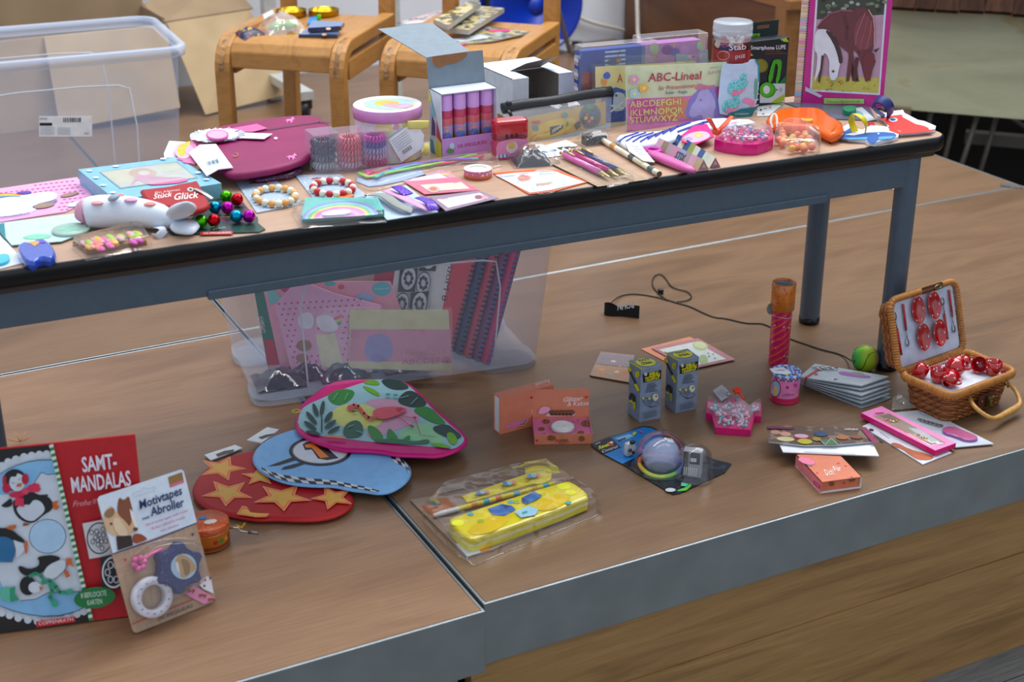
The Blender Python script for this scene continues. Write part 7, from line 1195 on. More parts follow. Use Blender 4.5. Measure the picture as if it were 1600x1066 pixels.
# striped pouch
t, ft_, fb = cover('striped_pouch', 'blue and white striped fabric pouch with a pink picture tag on the table', B1((310, 382), (480, 350), (740, 338), (940, 262), (1200, 225), (1330, 245), (1345, 280), (1250, 310), (1000, 320), (860, 400), (640, 450), (470, 475), (390, 460)), T0, .011, C('#ccd2de', .7), .005, 1, 'pouch'); p = Pr(ft_, .0004, fb)
for k in range(11): x = 350+k*62; yb = 452-max(0, (k-3))*22; p.line(B1((x, yb-18), (x+60, yb-58), (x+170, yb-95)) if k < 8 else B1((x, yb+8), (x+90, yb-26), (x+160, yb-44)), 2.4, '#2a3f96')
p.done(t); solid(ft_, fb, B1((980, 300), (1090, 285), (1150, 390), (1000, 455), (880, 435), (870, 385)), .0006, .002, '#c01a80', 'picture_tag', t); p = Pr(Fr(ft_.W(0, 0, .002), ft_.u, ft_.v, ZU), .0004, fb); p.p(B1((890, 390), (980, 350), (1090, 345), (1130, 395), (1000, 445), (900, 430)), '#c9a8cf', 2).e(*B1.o(1020, 378), 7, 4.4, '#cdb06a').e(*B1.o(940, 410), 6, 3, '#a88ac0').e(*B1.o(1020, 385), 3, 2, '#d9b8a8'); p.done(t, 'tag_print')
solid(ft_, fb, B1((1260, 262), (1350, 245), (1440, 248), (1497, 275), (1350, 300)), -.006, -.005, '#cfd3dc', 'paper_label', t)
# scissors
f = flat(*B1.o(610, 570), T0, *B1.o(940, 705)); t = thing('scissors', 'pink childrens scissors in a pink sheath at the table edge', 'scissors', f); m = MB(); L0 = f.L(*B1.o(945, 700), .006)[0]; m.tube([(L0*k/8, 0, .0075) for k in range(9)], [.006, .0095, .0102, .010, .0098, .0094, .009, .008, .004], C('#c76aa2', .4), 14, flatz=.72); m.obj('sheath', t)
c0 = f.L(*B1.o(640, 512), .006); m = MB(); m.tube([(c0[0]+.0125*math.cos(s_), c0[1]+.0105*math.sin(s_), .0065) for s_ in [k*math.pi/12 for k in range(24)]], .0042, C('#b02a9a', .4), 10, True); m.obj('finger_loop', t); c1 = f.L(*B1.o(480, 540), .004); m = MB(); m.tube([(c1[0]+.011*math.cos(s_), c1[1]+.009*math.sin(s_), .005) for s_ in [k*math.pi/12 for k in range(24)]], .0036, C('#8f2a6a', .4), 10, True); m.obj('finger_loop', t); m = MB(); m.tube([(c1[0]+.008, c1[1]-.004, .004), (f.L(*B1.o(650, 625))[0], f.L(*B1.o(650, 625))[1], .004)], .004, C('#5a5a34', .4), 8, flatz=.5); m.obj('blade', t)
solid(f, f, B1((408, 432), (535, 455), (655, 603), (560, 592), (440, 512)), .0115, .0125, '#d3d5dc', 'paper_tag', t); p = Pr(Fr(f.W(0, 0, .0125), f.u, f.v, ZU), .0004, f); [p.line(B1((450+k*22, 465+k*22), (530+k*18, 480+k*22)), .5, '#9aa0ac') for k in range(4)]; p.done(t, 'tag_print')
# triangular candy tubes
def tri(e, far, s_, label, c1, cs):
    A_ = G(*B1.o(*e), T0+.010); B_ = G(*B1.o(*far), T0+.010); u_ = (B_-A_); Ln = u_.length; u_.normalize(); f = Fr((A_.x, A_.y, T0), u_, ZU.cross(u_), ZU); t = thing('triangle_packet', label, 'packet', f, 'triangular packets'); T_ = [(-s_, 0), (s_, 0), (0, s_*1.7)]; n = len(cs)
    for k in range(n):
        m = MB(); x0, x1 = Ln*k/n, Ln*(k+1)/n; m.add([(x0, *q) for q in T_]+[(x1, *q) for q in T_], [(0, 1, 4, 3), (1, 2, 5, 4), (2, 0, 3, 5)], C(cs[k], .35, coat=.4)); m.obj('wrapper_panel', t)
    m = MB(); m.face([(0, *q) for q in T_], C(c1, .4)); m.face([(-.0004, q[0]*.6, .003+q[1]*.6) for q in T_], C('#a88a8a', .4)); m.face([(-.0008, q[0]*.35, .0055+q[1]*.35) for q in T_], C('#cdb0b8', .4)); m.obj('end_panel', t); m = MB(); m.face([(Ln, *q) for q in T_], C(c1, .4)); m.obj('end_panel', t); return f, t, Ln, s_
f, t, Ln, s_ = tri((1062, 625), (690, 440), .0105, 'triangular pink striped packet lying beside the scissors', '#b88a8a', ('#a89a7a', '#bd9aa8', '#9a8a90', '#8fa0b8', '#bd8aa4', '#a8949c', '#8a7a68', '#c3a3b0')); v0 = Vector((0, s_, 0)); v1 = Vector((0, 0, s_*1.7)); nn = (v1-v0).normalized(); lf = Fr(f.W(Ln*.95, s_, 0), -f.u, f.v*nn.y+ZU*nn.z, ((-f.u).cross(f.v*nn.y+ZU*nn.z))); 
if lf.n.dot(CAM-lf.o) > 0: p = Pr(lf, .0006, f); p.lt('STIX', Ln*.42, .004, Ln*.2, .011, '#4a4a54', .03); p.done(t, 'lettering')
tri((1160, 598), (850, 400), .0095, 'triangular blue checked packet beside the pink heart box', '#a86a7a', ('#c3c6b8', '#b5c0b4', '#3a5a8a', '#c3c6b8', '#8a9a5a', '#3a5a8a', '#c9c3b4', '#2f4f86'))
# heart bead box and purse bead box
hp = A4((932, 868), (1165, 902), (1300, 860), (1292, 822), (1200, 795), (1090, 788), (990, 808), (938, 835)); f0 = flat(*A4.o(935, 945), T0, *A4.o(1165, 975)); fz_ = Fr(f0.W(0, 0, .017), f0.u, f0.v, ZU); q = smoothp(fz_.LL(hp), 1); t = thing('heart_bead_box', 'bright pink bead box with clear lid and an orange ribbon on the table', 'bead box', f0)
MB().prism(q, 0, .017, C('#c4127a', .3, coat=.3)).obj('base', t); lq = inset(q, .0015); MB().prism(lq, .0172, .030, LID, nobot=True, ch=.003).obj('clear_lid', t); beads(inset(lq, .004), .018, 90, .0028, [C(c_, .2, coat=.6) for c_ in ('#c96a9a', '#d9a0bc', '#6a8ac0', '#d9c8d4', '#b83a80')], 5, .005).obj('small_beads', t, kind='stuff')
OB = C('#d85a34', .5); m = MB()
def rb(pts, w_): return [(*fz_.L(*B1.o(x, y), z), .017+z) for x, y, z in pts]
m.tube(rb(((1165, 345, .014), (1140, 300, .024), (1105, 240, .036)), 0), [.004, .006, .007], OB, 8, flatz=.2); m.tube(rb(((1180, 350, .014), (1230, 300, .022), (1298, 222, .034)), 0), [.004, .006, .0045], OB, 8, flatz=.2); m.ell(rb(((1172, 350, .013),), 0)[0], .008, .006, .006, OB, 12, 8); m.obj('orange_ribbon', t)
f0 = flat(*B2.o(290, 425), T0, *B2.o(590, 442)); q = smoothp(Fr(f0.W(0, 0, .008), f0.u, f0.v, ZU).LL(B2((272, 410), (430, 442), (590, 440), (612, 395), (600, 335), (520, 275), (400, 255), (310, 270), (272, 320))), 1); t = thing('purse_bead_box', 'clear purse shaped box of orange and yellow beads on the table', 'bead box', f0)
m = MB(); n = len(q); R = []; A = sum(q[i][0]*q[(i+1) % n][1]-q[(i+1) % n][0]*q[i][1] for i in range(n)); q = q if A > 0 else q[::-1]
for dd, z in ((.002, 0), (0, .002), (0, .012), (.001, .018), (.005, .023), (.012, .025)): R += [(x, y, z) for x, y in inset(q, dd)]
m.add(R, [(k*n+i, k*n+(i+1) % n, (k+1)*n+(i+1) % n, (k+1)*n+i) for k in range(5) for i in range(n)], LID, True); m.add(R[-n:], [list(range(n))], LID); m.obj('clear_case', t); rn_ = random.Random(12); iq = inset(q, .008); k = 0
OC = [C(c_, .4) for c_ in ('#d9742c', '#d9b02c', '#d97a5a', '#d98a3a', '#cfa01c')]; put = []
for tr in range(900):
    x, y = rn_.uniform(min(a for a, b in iq), max(a for a, b in iq)), rn_.uniform(min(b for a, b in iq), max(b for a, b in iq))
    if inside(x, y, iq) and all((x-a)**2+(y-b)**2 > .0105**2 for a, b in put) and k < 24: put.append((x, y)); m = MB(); m.ell((x, y, .008), .0062, .0062, .0062, OC[k % 5], 12, 8); m.obj('bead', t); k += 1
m = MB(); m.tube([tuple(Vector((*f0.L(*B2.o(x, y), z), z))) for x, y, z in ((330, 250, .016), (420, 236, .018), (520, 268, .016), (590, 315, .014))], .0022, C('#d6d3cc', .4), 8); m.obj('white_rim', t); m = MB(); m.tube(smoothp([tuple(Vector((*f0.L(*B2.o(x, y), z), z))) for x, y, z in ((262, 275, .010), (245, 225, .020), (265, 172, .030), (292, 185, .028), (292, 270, .012))], 2, False), .0024, C('#d9d9d4', .4), 8, flatz=.6); m.obj('white_handle', t)
# orange water pistol
ORG = frost('#ee6812', .85, .15); t, ft_, fb = cover('water_pistol', 'translucent orange plastic water pistol on the table', B2((212, 190), (235, 160), (290, 132), (420, 118), (590, 120), (660, 148), (690, 185), (760, 215), (780, 250), (770, 290), (690, 318), (640, 300), (570, 262), (400, 255), (270, 235), (225, 215)), T0, .020, ORG, .009, 1, 'toy', None, 'body'); solid(ft_, fb, B2((462, 198), (500, 208), (552, 205), (545, 225), (470, 222)), -.002, .004, '#d99a12', 'trigger', t, 1)
# whale and bear tags
def tagshape(name, label, cat, pts, inner, c1, z=0): t, ft_, fb = quadcard(name, label, cat, pts, T0+z, .006, C('#d3d9e2', .45)); p = Pr(ft_, .0004, fb); p.p(inner, c1); return t, ft_, fb, p
t, ft_, fb, p = tagshape('luggage_tag', 'blue whale luggage tag with a yellow strap at the table end', 'luggage tag', B2((695, 322), (745, 300), (835, 248), (856, 272), (842, 300), (900, 312), (960, 280), (1040, 285), (1130, 300), (1165, 325), (1155, 362), (1030, 390), (985, 408), (945, 400), (920, 385), (800, 372), (712, 348)), B2((712, 325), (760, 308), (832, 262), (840, 280), (830, 305), (770, 322), (840, 326), (950, 306), (1050, 302), (1130, 310), (1148, 328), (1120, 352), (1015, 362), (985, 386), (950, 380), (930, 358), (800, 356), (730, 345)), '#1f5a9c')
p.p(B2((780, 347), (860, 341), (942, 338), (930, 354), (800, 355)), '#5a9ac0').p(B2((1020, 337), (1136, 331), (1112, 349), (1016, 358)), '#5a9ac0').p(B2((945, 306), (1010, 304), (1020, 340), (1000, 378), (965, 380), (940, 350)), '#1f5a9c').e(*B2.o(1018, 314), 1.6, 1.2, '#d9e2ea', 8); p.done(t)
ribbon(ft_, fb, B2((850, 300), (830, 250), (820, 200), (845, 168), (900, 195), (935, 245), (925, 300)), (.002, .012, .024, .032, .030, .018, .002), .0075, C('#c9b81c', .45), 'yellow_strap', t)
t, ft_, fb, p = tagshape('luggage_tag', 'red bear luggage tag with a navy strap at the table end', 'luggage tag', B2((1003, 203), (1060, 190), (1125, 176), (1190, 168), (1200, 190), (1295, 240), (1345, 250), (1425, 285), (1420, 306), (1300, 322), (1170, 332), (1085, 300), (1075, 255), (1040, 225)), B2((1020, 205), (1120, 185), (1185, 178), (1190, 196), (1285, 246), (1340, 258), (1410, 288), (1400, 298), (1290, 308), (1165, 318), (1095, 292), (1090, 255), (1060, 225)), '#c9382c')
p.e(*B2.o(1122, 215), 7, 3.2, '#d9dde2').e(*B2.o(1122, 214), 4.4, 2, '#3a5a96').e(*B2.o(1390, 280), 3.4, 1.8, '#b8b4c0').p(B2((1145, 288), (1185, 296), (1170, 304)), '#dc8a7a'); p.done(t); ribbon(ft_, fb, B2((1060, 190), (1000, 150), (975, 110), (1000, 70), (1060, 75), (1105, 130), (1100, 185)), (.002, .010, .018, .032, .034, .022, .003), .009, C('#1f2c66', .45), 'navy_strap', t)
# dark pack behind the tags
t, ft_, fb = quadcard('sticker_pack', 'dark clear pack with small green and blue pieces before the horse album', 'sticker pack', B2((345, 100), (700, 215), (1005, 225), (950, 130), (900, 100), (560, 85)), T0, .0015, C('#5a5f70', .35, coat=.5)); p = Pr(ft_, .0004, fb); p.p(B2((810, 140), (900, 125), (1000, 215), (920, 228)), '#b9c3c9').p(B2((820, 160), (880, 150), (920, 180), (870, 195)), '#7aa3b5', 1); p.done(t); solid(ft_, fb, B2((760, 120), (830, 108), (870, 130), (820, 160), (770, 150)), .0005, .008, '#1f7a5a', 'green_figure', t, 1); solid(ft_, fb, B2((940, 230), (985, 228), (990, 250), (960, 260)), .0, .003, '#a82a34', 'red_piece', t)
# horse album
AF = stand(A5.o(205, 640), A5.o(705, 662), T0, 6); t = thing('photo_album', 'magenta horse photo album standing at the back of the table', 'album', AF); aw = AF.L(*A5.o(708, 655))[0]; MGA = C('#b01a84', .35, coat=.3); hA = .215
MB().box(0, aw, 0, hA, -.018, 0, MGA).obj('cover', t); s0 = AF.L(*A5.o(160, 640))[0]; m = MB(); rn_ = random.Random(4)
for k in range(64): m.box(s0, -.0002, hA*k/64, hA*(k+1)/64, -.016, -.001, C(('#cdb8a0', '#c9a3b8', '#c3aa90', '#9ab3cc', '#cfc0a8', '#c98aa4')[rn_.randrange(6)], .5))
m.obj('ribbon_spine', t); m = MB(); [m.box(-.0012, .0012, hA*k/48, hA*(k+.5)/48, 0, .0006, BLACKM) for k in range(48)]; m.obj('stitching', t)
p = Pr(AF); p.p(A5((298, -60), (738, -60), (690, 587), (258, 563)), '#c9cddc').p(A5((310, -60), (725, -60), (682, 574), (270, 550)), '#a98ca0').p(A5((310, -60), (725, -60), (715, 90), (300, 120)), '#3a3f36').p(A5((276, 470), (686, 480), (682, 574), (270, 550)), '#b0aa58')
for k in range(46): x, y = rn_.uniform(285, 670), rn_.uniform(475, 560); p.e(*A5.o(x, y), 2.5, 1.2, ('#b8a83a', '#a88a4a', '#c9b85a', '#7a7a34')[k % 4], 7, rn_.uniform(-40, 40)); p.c -= p.step*.9

for k in range(34): p.e(*A5.o(rn_.uniform(305, 720), rn_.uniform(-40, 85)), rn_.uniform(2, 5), rn_.uniform(2, 4), ('#59624c', '#767a66', '#2a2e28', '#8f9a9a')[k % 4], 8); p.c -= p.step*.9
BR = '#4a2430'; p.p(A5((300, 170), (370, 80), (450, 58), (520, 62), (560, 40), (600, 45), (650, 110), (660, 170), (650, 290), (640, 330), (665, 380), (645, 430), (630, 500), (600, 500), (575, 400), (550, 330), (520, 300), (540, 400), (520, 500), (545, 380), (560, 500), (525, 500), (500, 420), (480, 505), (500, 330), (450, 290), (400, 220)), '#60363c').p(A5((495, 290), (530, 300), (515, 420), (500, 500), (480, 505), (500, 400)), '#5a3436').p(A5((540, 350), (562, 360), (550, 430), (545, 500), (522, 495)), '#4a2a2c').p(A5((530, 170), (580, 80), (640, 110), (650, 200), (640, 300), (560, 310), (530, 260)), '#74414a', 1).line(A5((620, 60), (650, 110), (658, 180), (655, 270)), 2, '#b88a84').line(A5((600, 80), (570, 150), (545, 220), (540, 280)), 1.2, '#9a6a68').line(A5((620, 100), (600, 180), (575, 260), (570, 310)), 1.2, '#8a5658').line(A5((640, 130), (630, 210), (605, 300)), 1.4, '#9a6464').line(A5((330, 130), (380, 85), (450, 64), (520, 68)), 2, '#8a5a66').line(A5((470, 100), (490, 170), (480, 240)), 3, '#522c34').p(A5((650, 310), (690, 295), (665, 325)), BR).p(A5((545, 320), (565, 318), (570, 330)), BR).p(A5((590, 320), (655, 320), (660, 380), (640, 440), (632, 498), (600, 498), (585, 420)), '#683238', 1)
p.p(A5((290, 190), (340, 175), (400, 200), (440, 280), (455, 370), (440, 410), (425, 490), (385, 500), (375, 430), (380, 380), (360, 330), (340, 330), (325, 420), (300, 480), (283, 510), (300, 420), (305, 330), (285, 310)), '#ccd0da', 1).p(A5((330, 340), (345, 345), (335, 430), (318, 515), (308, 500), (322, 420)), '#4a2c24').p(A5((345, 180), (400, 200), (445, 290), (465, 380), (440, 400), (430, 340), (400, 260)), '#3a2a2c', 1).e(*A5.o(402, 440), 2.4, 2, '#4a4a50', 8)
p.p(A5((232, 535), (335, 590), (322, 603), (228, 560)), '#b8b4cc').p(A5((345, 605), (592, 610), (592, 640), (345, 640)), '#9ab86a').t('Hausaufgabenheft', A5.o(365, 634), A5.o(570, 634), 3.6, '#4a5a34'); p.done(t)
# magnifier clip box, can, clip card, panda card
bx = PBox(H4.o(454, 886), H4.o(434, 873), H4.o(803, 838), H4.o(466, 268)[1], z=T0, d=.030); w, d, h = bx.w, bx.d, bx.h; DKB = C('#151d22', .4); t = thing('magnifier_box', 'dark hanging box with a printed green phone magnifier clip', 'toy box', bx.fr); MB().box(0, w, 0, d, 0, h, DKB).obj('carton', t, bev=.0006)
hp = Fr(bx.fr.W(0, d, 0), bx.fr.u, ZU, -bx.fr.v); q = hp.LL(H4((470, 95), (815, 95), (815, 260), (470, 260))); hx0, hx1, hy = max(.004, q[0][0]), w*.97, max(q[0][1], q[1][1]); m = mb_on(hp, bx.fr); z0, z1, s0, s1 = h, hy, hx0+(hx1-hx0)*.3, hx0+(hx1-hx0)*.7; zs0, zs1 = h+(hy-h)*.52, h+(hy-h)*.75; DT = C('#122a2a', .4)
m.box(hx0, s0, z0, z1, -.0008, 0, DT); m.box(s1, hx1, z0, z1, -.0008, 0, DT); m.box(s0, s1, z0, zs0, -.0008, 0, DT); m.box(s0, s1, zs1, z1, -.0008, 0, DT); m.obj('hang_tab', t)
p = Pr(bx.front, .0005, bx.fr); p.t('Smartphone', H4.o(492, 340), H4.o(710, 340), 6, '#d6dade', .015).t('LUPE', H4.o(728, 338), H4.o(815, 334), 6.4, '#d6dade', .015).t('Smartphone magnifier', H4.o(628, 362), H4.o(775, 362), 2.2, '#a8522c').t('Loupe pour smartphone', H4.o(626, 384), H4.o(828, 380), 2.2, '#a8522c').e(*H4.o(580, 490), 12, 11, '#6a6a20').e(*H4.o(585, 490), 8, 9, '#7d7a2a').p(H4((750, 655), (812, 582), (815, 650)), '#1a6a3a').p(H4((575, 835), (575, 700), (700, 655), (812, 655), (805, 830)), '#c3c9ce').p(H4((665, 835), (805, 750), (805, 800), (760, 835)), '#a8b83a').e(*H4.o(770, 713), 2.6, 3.4, '#a3a9ae').e(*H4.o(733, 713), 1.2, 1.4, '#2a2e32', 8)
GR = '#4a9a1f'; p.p(H4((645, 640), (690, 450), (720, 430), (770, 432), (782, 470), (752, 655), (715, 655), (745, 520), (735, 470), (715, 475), (690, 645)), GR, 1).e(*H4.o(648, 715), 12.8, 12.2, '#3f8a1a').e(*H4.o(640, 712), 11, 11, '#57ab28').e(*H4.o(638, 712), 5.2, 6.6, '#cdd3d9').p(H4((765, 245), (820, 232), (845, 270), (800, 268)), '#a8c03a', 0).p(H4((455, 400), (480, 360), (515, 395), (490, 400)), '#c9b83a'); p.done(t); p = Pr(Fr(hp.W(0, 0, 0), hp.u, hp.v, hp.n), .0004, bx.fr); p.p(H4((455, 200), (578, 190), (570, 258), (455, 255)), '#6fae2a').t('NATURE', H4.o(470, 232), H4.o(560, 222), 3.4, '#1a3a1a', .02); p.done(t, 'tab_print')
cc = G(1137.6, 170, T0); CFr = flatw(cc, -27); ch2 = hgt(cc, H4.o(282, 75)[1]); t = thing('puzzle_can', 'clear can with red label and screw lid behind the ruler pack', 'can', CFr); r0 = .0335
MB().lathe([(0, 0), (r0-.001, 0), (r0, .002), (r0, ch2-.03)], BLIS, 40).obj('clear_can', t); MB().lathe([(r0*.93, ch2-.032), (r0*.93, ch2-.024), (r0*1.02, ch2-.024), (r0*1.02, ch2-.019), (r0, ch2-.018), (r0*1.02, ch2-.016), (r0*1.02, ch2-.009), (r0, ch2-.008), (r0*1.01, ch2-.002), (r0*.97, ch2), (0, ch2-.001)], frost('#d6dfea', .5, .2), 40).obj('screw_lid', t); MB().lathe([(r0*.985, .004), (r0*.985, ch2-.045)], C('#a81420', .35), 40).obj('red_label', t)
m = MB()
for k in range(22): a = k*.9; r_ = .006+.020*((k*7) % 11)/11; m.at(r_*math.cos(a), r_*math.sin(a), ch2-.045+.004*((k*5) % 4), k*40, 60, 20); m.prism(circ(.008, 12), -.0008, .0008, C(('#2a4f9c', '#cfc6ae', '#a82a34', '#c9ccd2')[k % 4], .5))
m.obj('puzzle_sticks', t, kind='stuff')
def cyl(px, py, rad, c_): d_ = ray(px, py); o_ = CAM-c_; a_ = d_.x**2+d_.y**2; b_ = o_.x*d_.x+o_.y*d_.y; q_ = o_.x**2+o_.y**2-rad**2; s_ = (-b_-math.sqrt(max(b_*b_-a_*q_, 0)))/a_; return CAM+d_*s_
def ctext(txt, p0, p1, hp_, par, ref, c_, rad, m_): vs_, fs_ = text_geo(txt, .01); x0 = min(v[0] for v in vs_); x1 = max(v[0] for v in vs_); m = MB(); inv_ = ref.m.inverted(); m.add([tuple(inv_ @ cyl(p0[0]+(v[0]-x0)/(x1-x0)*(p1[0]-p0[0]), p0[1]+(v[0]-x0)/(x1-x0)*(p1[1]-p0[1])-v[1]/.7*hp_, rad, c_)) for v in vs_], fs_, col(m_)); m.obj('lettering', par)
ctext('Stäb', H4.o(292, 350), H4.o(450, 338), 9.5, t, CFr, cc, r0+.0006, '#dcc9c9'); ctext('puz', H4.o(350, 425), H4.o(442, 412), 7, t, CFr, cc, r0+.0006, '#dcc9c9')
m = MB(); inv_ = CFr.m.inverted(); m.tube([tuple(inv_ @ cyl(*H4.o(238+56*math.cos(s_), 395+40*math.sin(s_)), r0+.0003, cc)) for s_ in [k*math.pi/10 for k in range(20)]], .0004, C('#dcb0b0', .5), 4, True); m.obj('printed_ring', t)
MF = stand(A4.o(1012, 728), A4.o(1160, 716), T0, 5); t = thing('clip_card', 'pale blue zigzag card with turquoise glitter clips beside the ruler pack', 'card', MF); q = smoothp(MF.LL(H4((225, 455), (300, 478), (460, 470), (490, 430), (545, 430), (572, 490), (572, 640), (545, 850), (505, 955), (440, 978), (280, 950), (180, 930))), 1); MB().prism(q, -.0012, 0, C('#b6cde4', .4)).obj('card', t); p = Pr(MF)
for k in range(9): p.line(H4(*[(290+j*34, 500+k*50+(18 if j % 2 else 0)) for j in range(9)]), 1.6, '#c6d4e4')
p.p(H4((285, 935), (400, 890), (545, 870), (505, 955), (440, 978), (280, 950)), '#15737f').t('DIE SPIEGELBURG', H4.o(345, 945), H4.o(475, 942), 2.6, '#c3dbe0').p(H4((545, 430), (575, 490), (575, 640), (562, 640), (560, 490), (530, 440)), '#1a7f8f').p(H4((412, 800), (470, 785), (545, 830), (500, 890), (480, 840), (415, 830)), '#d68ab0', 1).p(H4((530, 600), (560, 620), (550, 800), (525, 800)), '#5f9a8a', 1); p.done(t)
GT = speck('#2f9aa4', '#9adde0', 900, .52, .2)
for (dx, dy, k) in ((0, 0, 1.0), (-58, 168, .9)): m = MB(); q = smoothp(MF.LL(H4(*[(365+dx+(x-365)*k, 700+dy+(y-700)*k) for x, y in ((280, 700), (310, 640), (380, 625), (430, 630), (390, 600), (400, 575), (450, 555), (445, 600), (468, 660), (430, 720), (340, 765), (290, 750))]), .002), 1); m.prism(q, .0003, .003, GT, ch=.0008); clip = m.obj('glitter_clip', t); p = Pr(MF, .0034); p.p(H4(*[(365+dx+(x-365)*k, 700+dy+(y-700)*k) for x, y in ((310, 765), (330, 720), (350, 705), (370, 730), (400, 715), (450, 690), (430, 725), (370, 762))]), '#cf7fa0', 1); p.done(clip)
t, ft_, fb = quadcard('mini_card', 'tiny white card with small animal prints beside the orange water pistol', 'card', H4((548, 962), (660, 958), (805, 835), (552, 868)), T0, .0012, C('#d0d3d8', .5)); p = Pr(ft_, .0004, fb); p.e(*H4.o(585, 898), 1.8, 1.8, '#2a2a2e', 8).e(*H4.o(608, 935), 2.4, 1, '#a8783a', 8).p(H4((700, 850), (790, 842), (780, 852)), '#4a8a4a').line(H4((610, 890), (640, 880)), .6, '#3a3a3a').p(H4((660, 865), (680, 862), (676, 890)), '#c98a9a'); p.done(t)
# rulers
def ruler(name, label, pl, pr, tilt, pts, off, cm): f = stand(pl, pr, T0, tilt); f = Fr(f.W(0, 0, off), f.u, f.v, f.n); t = thing(name, label, 'ruler pack', f); q = f.LL(pts); MB().prism(q, -.002, 0, cm).obj('ruler', t); return t, f, Pr(f)
t, f, p = ruler('ruler_pack', 'pink and yellow princess letter ruler in a clear sleeve standing on the table', A4.o(390, 810), A4.o(1020, 720), 9, A4((388, 412), (1008, 382), (1020, 718), (392, 808)), 0, C('#ced6b4', .4))
p.p(H3((525, 682), (1150, 650), (1480, 620), (1485, 925), (532, 975)), '#cf7fb4').p(H3((535, 685), (800, 670), (780, 860), (560, 890)), '#c9559a', 1).p(H3((820, 672), (1100, 655), (1130, 850), (820, 880)), '#d08a6a', 2).p(H3((1050, 860), (1100, 690), (1180, 600), (1260, 560), (1400, 560), (1500, 640), (1480, 860), (1300, 900)), '#8f86cc', 2).p(H3((1205, 600), (1178, 515), (1232, 580)), '#d3b0cc').p(H3((1105, 800), (1120, 750), (1170, 690), (1195, 620), (1232, 585), (1250, 540), (1280, 590), (1325, 640), (1355, 740), (1350, 872), (1235, 880), (1225, 820), (1180, 835), (1140, 855), (1110, 840)), '#b4b0e0', 1).p(H3((1200, 690), (1225, 680), (1215, 700)), '#5a4f8a').p(H3((1150, 600), (1190, 530), (1270, 560), (1360, 545), (1300, 590)), '#c27a9a', 1).p(H3((1330, 560), (1500, 560), (1520, 900), (1400, 900), (1380, 700)), '#c24a90', 2).p(H3((1385, 690), (1440, 640), (1470, 850), (1350, 880), (1330, 800)), '#8a7cc4', 2)
RDT = '#b0204a'; p.t('ABC-Lineal', H3.o(725, 520), H3.o(1225, 495), 13, RDT, .012, .12, up=(-.03, -1)).t('für Prinzessinnen', H3.o(826, 600), H3.o(1165, 572), 6.5, '#b8543a', .005, .15).t('Ruler - Règle', H3.o(890, 636), H3.o(1090, 625), 4.6, '#3f7a96', .015).t('Prinzessin', H3.o(1300, 402), H3.o(1385, 388), 3, '#6fae9e').t('Lillifee', H3.o(1290, 455), H3.o(1425, 430), 5.4, '#b08a9a')
for row, tx, x0, x1 in ((752, 'ABCDEFGHI', 555, 1030), (832, 'JKLMNOPQR', 550, 1050), (902, 'STUVWXYZ', 560, 1000)): p.t(tx, H3.o(x0, row+6), H3.o(x1, row-24), 9.5, '#d3d08a', .01)
p.p(H3((530, 915), (1484, 862), (1486, 925), (532, 975)), '#cf86b8'); [p.line(H3((560+k*22, 918-k*1.2), (560+k*22, 930-k*1.2-(8 if k % 5 else 0))), .4, '#9a5a90') for k in range(38)]

for (x, y, cc_) in ((600, 500, '#cf9ab8'), (690, 580, '#d8b060'), (600, 630, '#a3c3cc')):
    for k in range(5): p.e(*H3.o(x+24*math.cos(k*1.257), y+24*math.sin(k*1.257)), 3.6, 3.6, cc_, 10)
    p.e(*H3.o(x, y), 2.6, 2.6, '#d9d08a', 10)
p.done(t)
q = f.LL(A4((370, 385), (1020, 368), (1032, 725), (375, 815)), .003); m = MB(); m.surf(lambda i, j: ((q[3][0]*(1-i)+q[2][0]*i)*(1-j)+(q[0][0]*(1-i)+q[1][0]*i)*j, (q[3][1]*(1-i)+q[2][1]*i)*(1-j)+(q[0][1]*(1-i)+q[1][1]*i)*j, .003+.0012*math.sin(9*i+4*j)), 12, 6, film(gloss=.02, rough=.06, bump=.7, bsc=40, tint=.02)); m.obj('clear_sleeve', t)
t, f, p = ruler('ruler_pack', 'pirate letter ruler in a clear sleeve half hidden behind the princess ruler', A4.o(200, 800), A4.o(830, 712), 9, A4((200, 412), (820, 378), (830, 705), (205, 795)), -.004, C('#cbbf8e', .4))
p.p(H3((290, 700), (330, 600), (430, 570), (520, 600), (900, 590), (900, 850), (300, 905)), '#1f4f9c').p(H3((400, 740), (410, 630), (450, 610), (520, 640), (520, 780), (400, 800)), '#aeb8c6', 1).e(*H3.o(432, 648), 2, 2, '#1a2a4a', 8).line(H3((385, 740), (500, 765)), 3, '#c3cad2').line(H3((385, 795), (500, 700)), 3, '#c3cad2').t('A', H3.o(440, 528), H3.o(492, 522), 13, '#a83a2c', .01).line(H3((405, 860), (480, 825)), 1, '#a83a4a').p(H3((285, 908), (900, 850), (900, 930), (290, 975)), '#b9b3a4').p(H3((320, 440), (360, 425), (385, 470), (350, 500), (310, 480)), '#3a5ab8', 1).p(H3((290, 490), (350, 500), (340, 560), (295, 545)), '#d08a2c', 1); p.done(t)
q = f.LL(A4((175, 398), (380, 388), (385, 770), (180, 800)), .002); m = MB(); m.poly(q, .0022, film(gloss=.02, rough=.06, bump=.9, bsc=30, tint=.03)); m.obj('clear_sleeve', t)
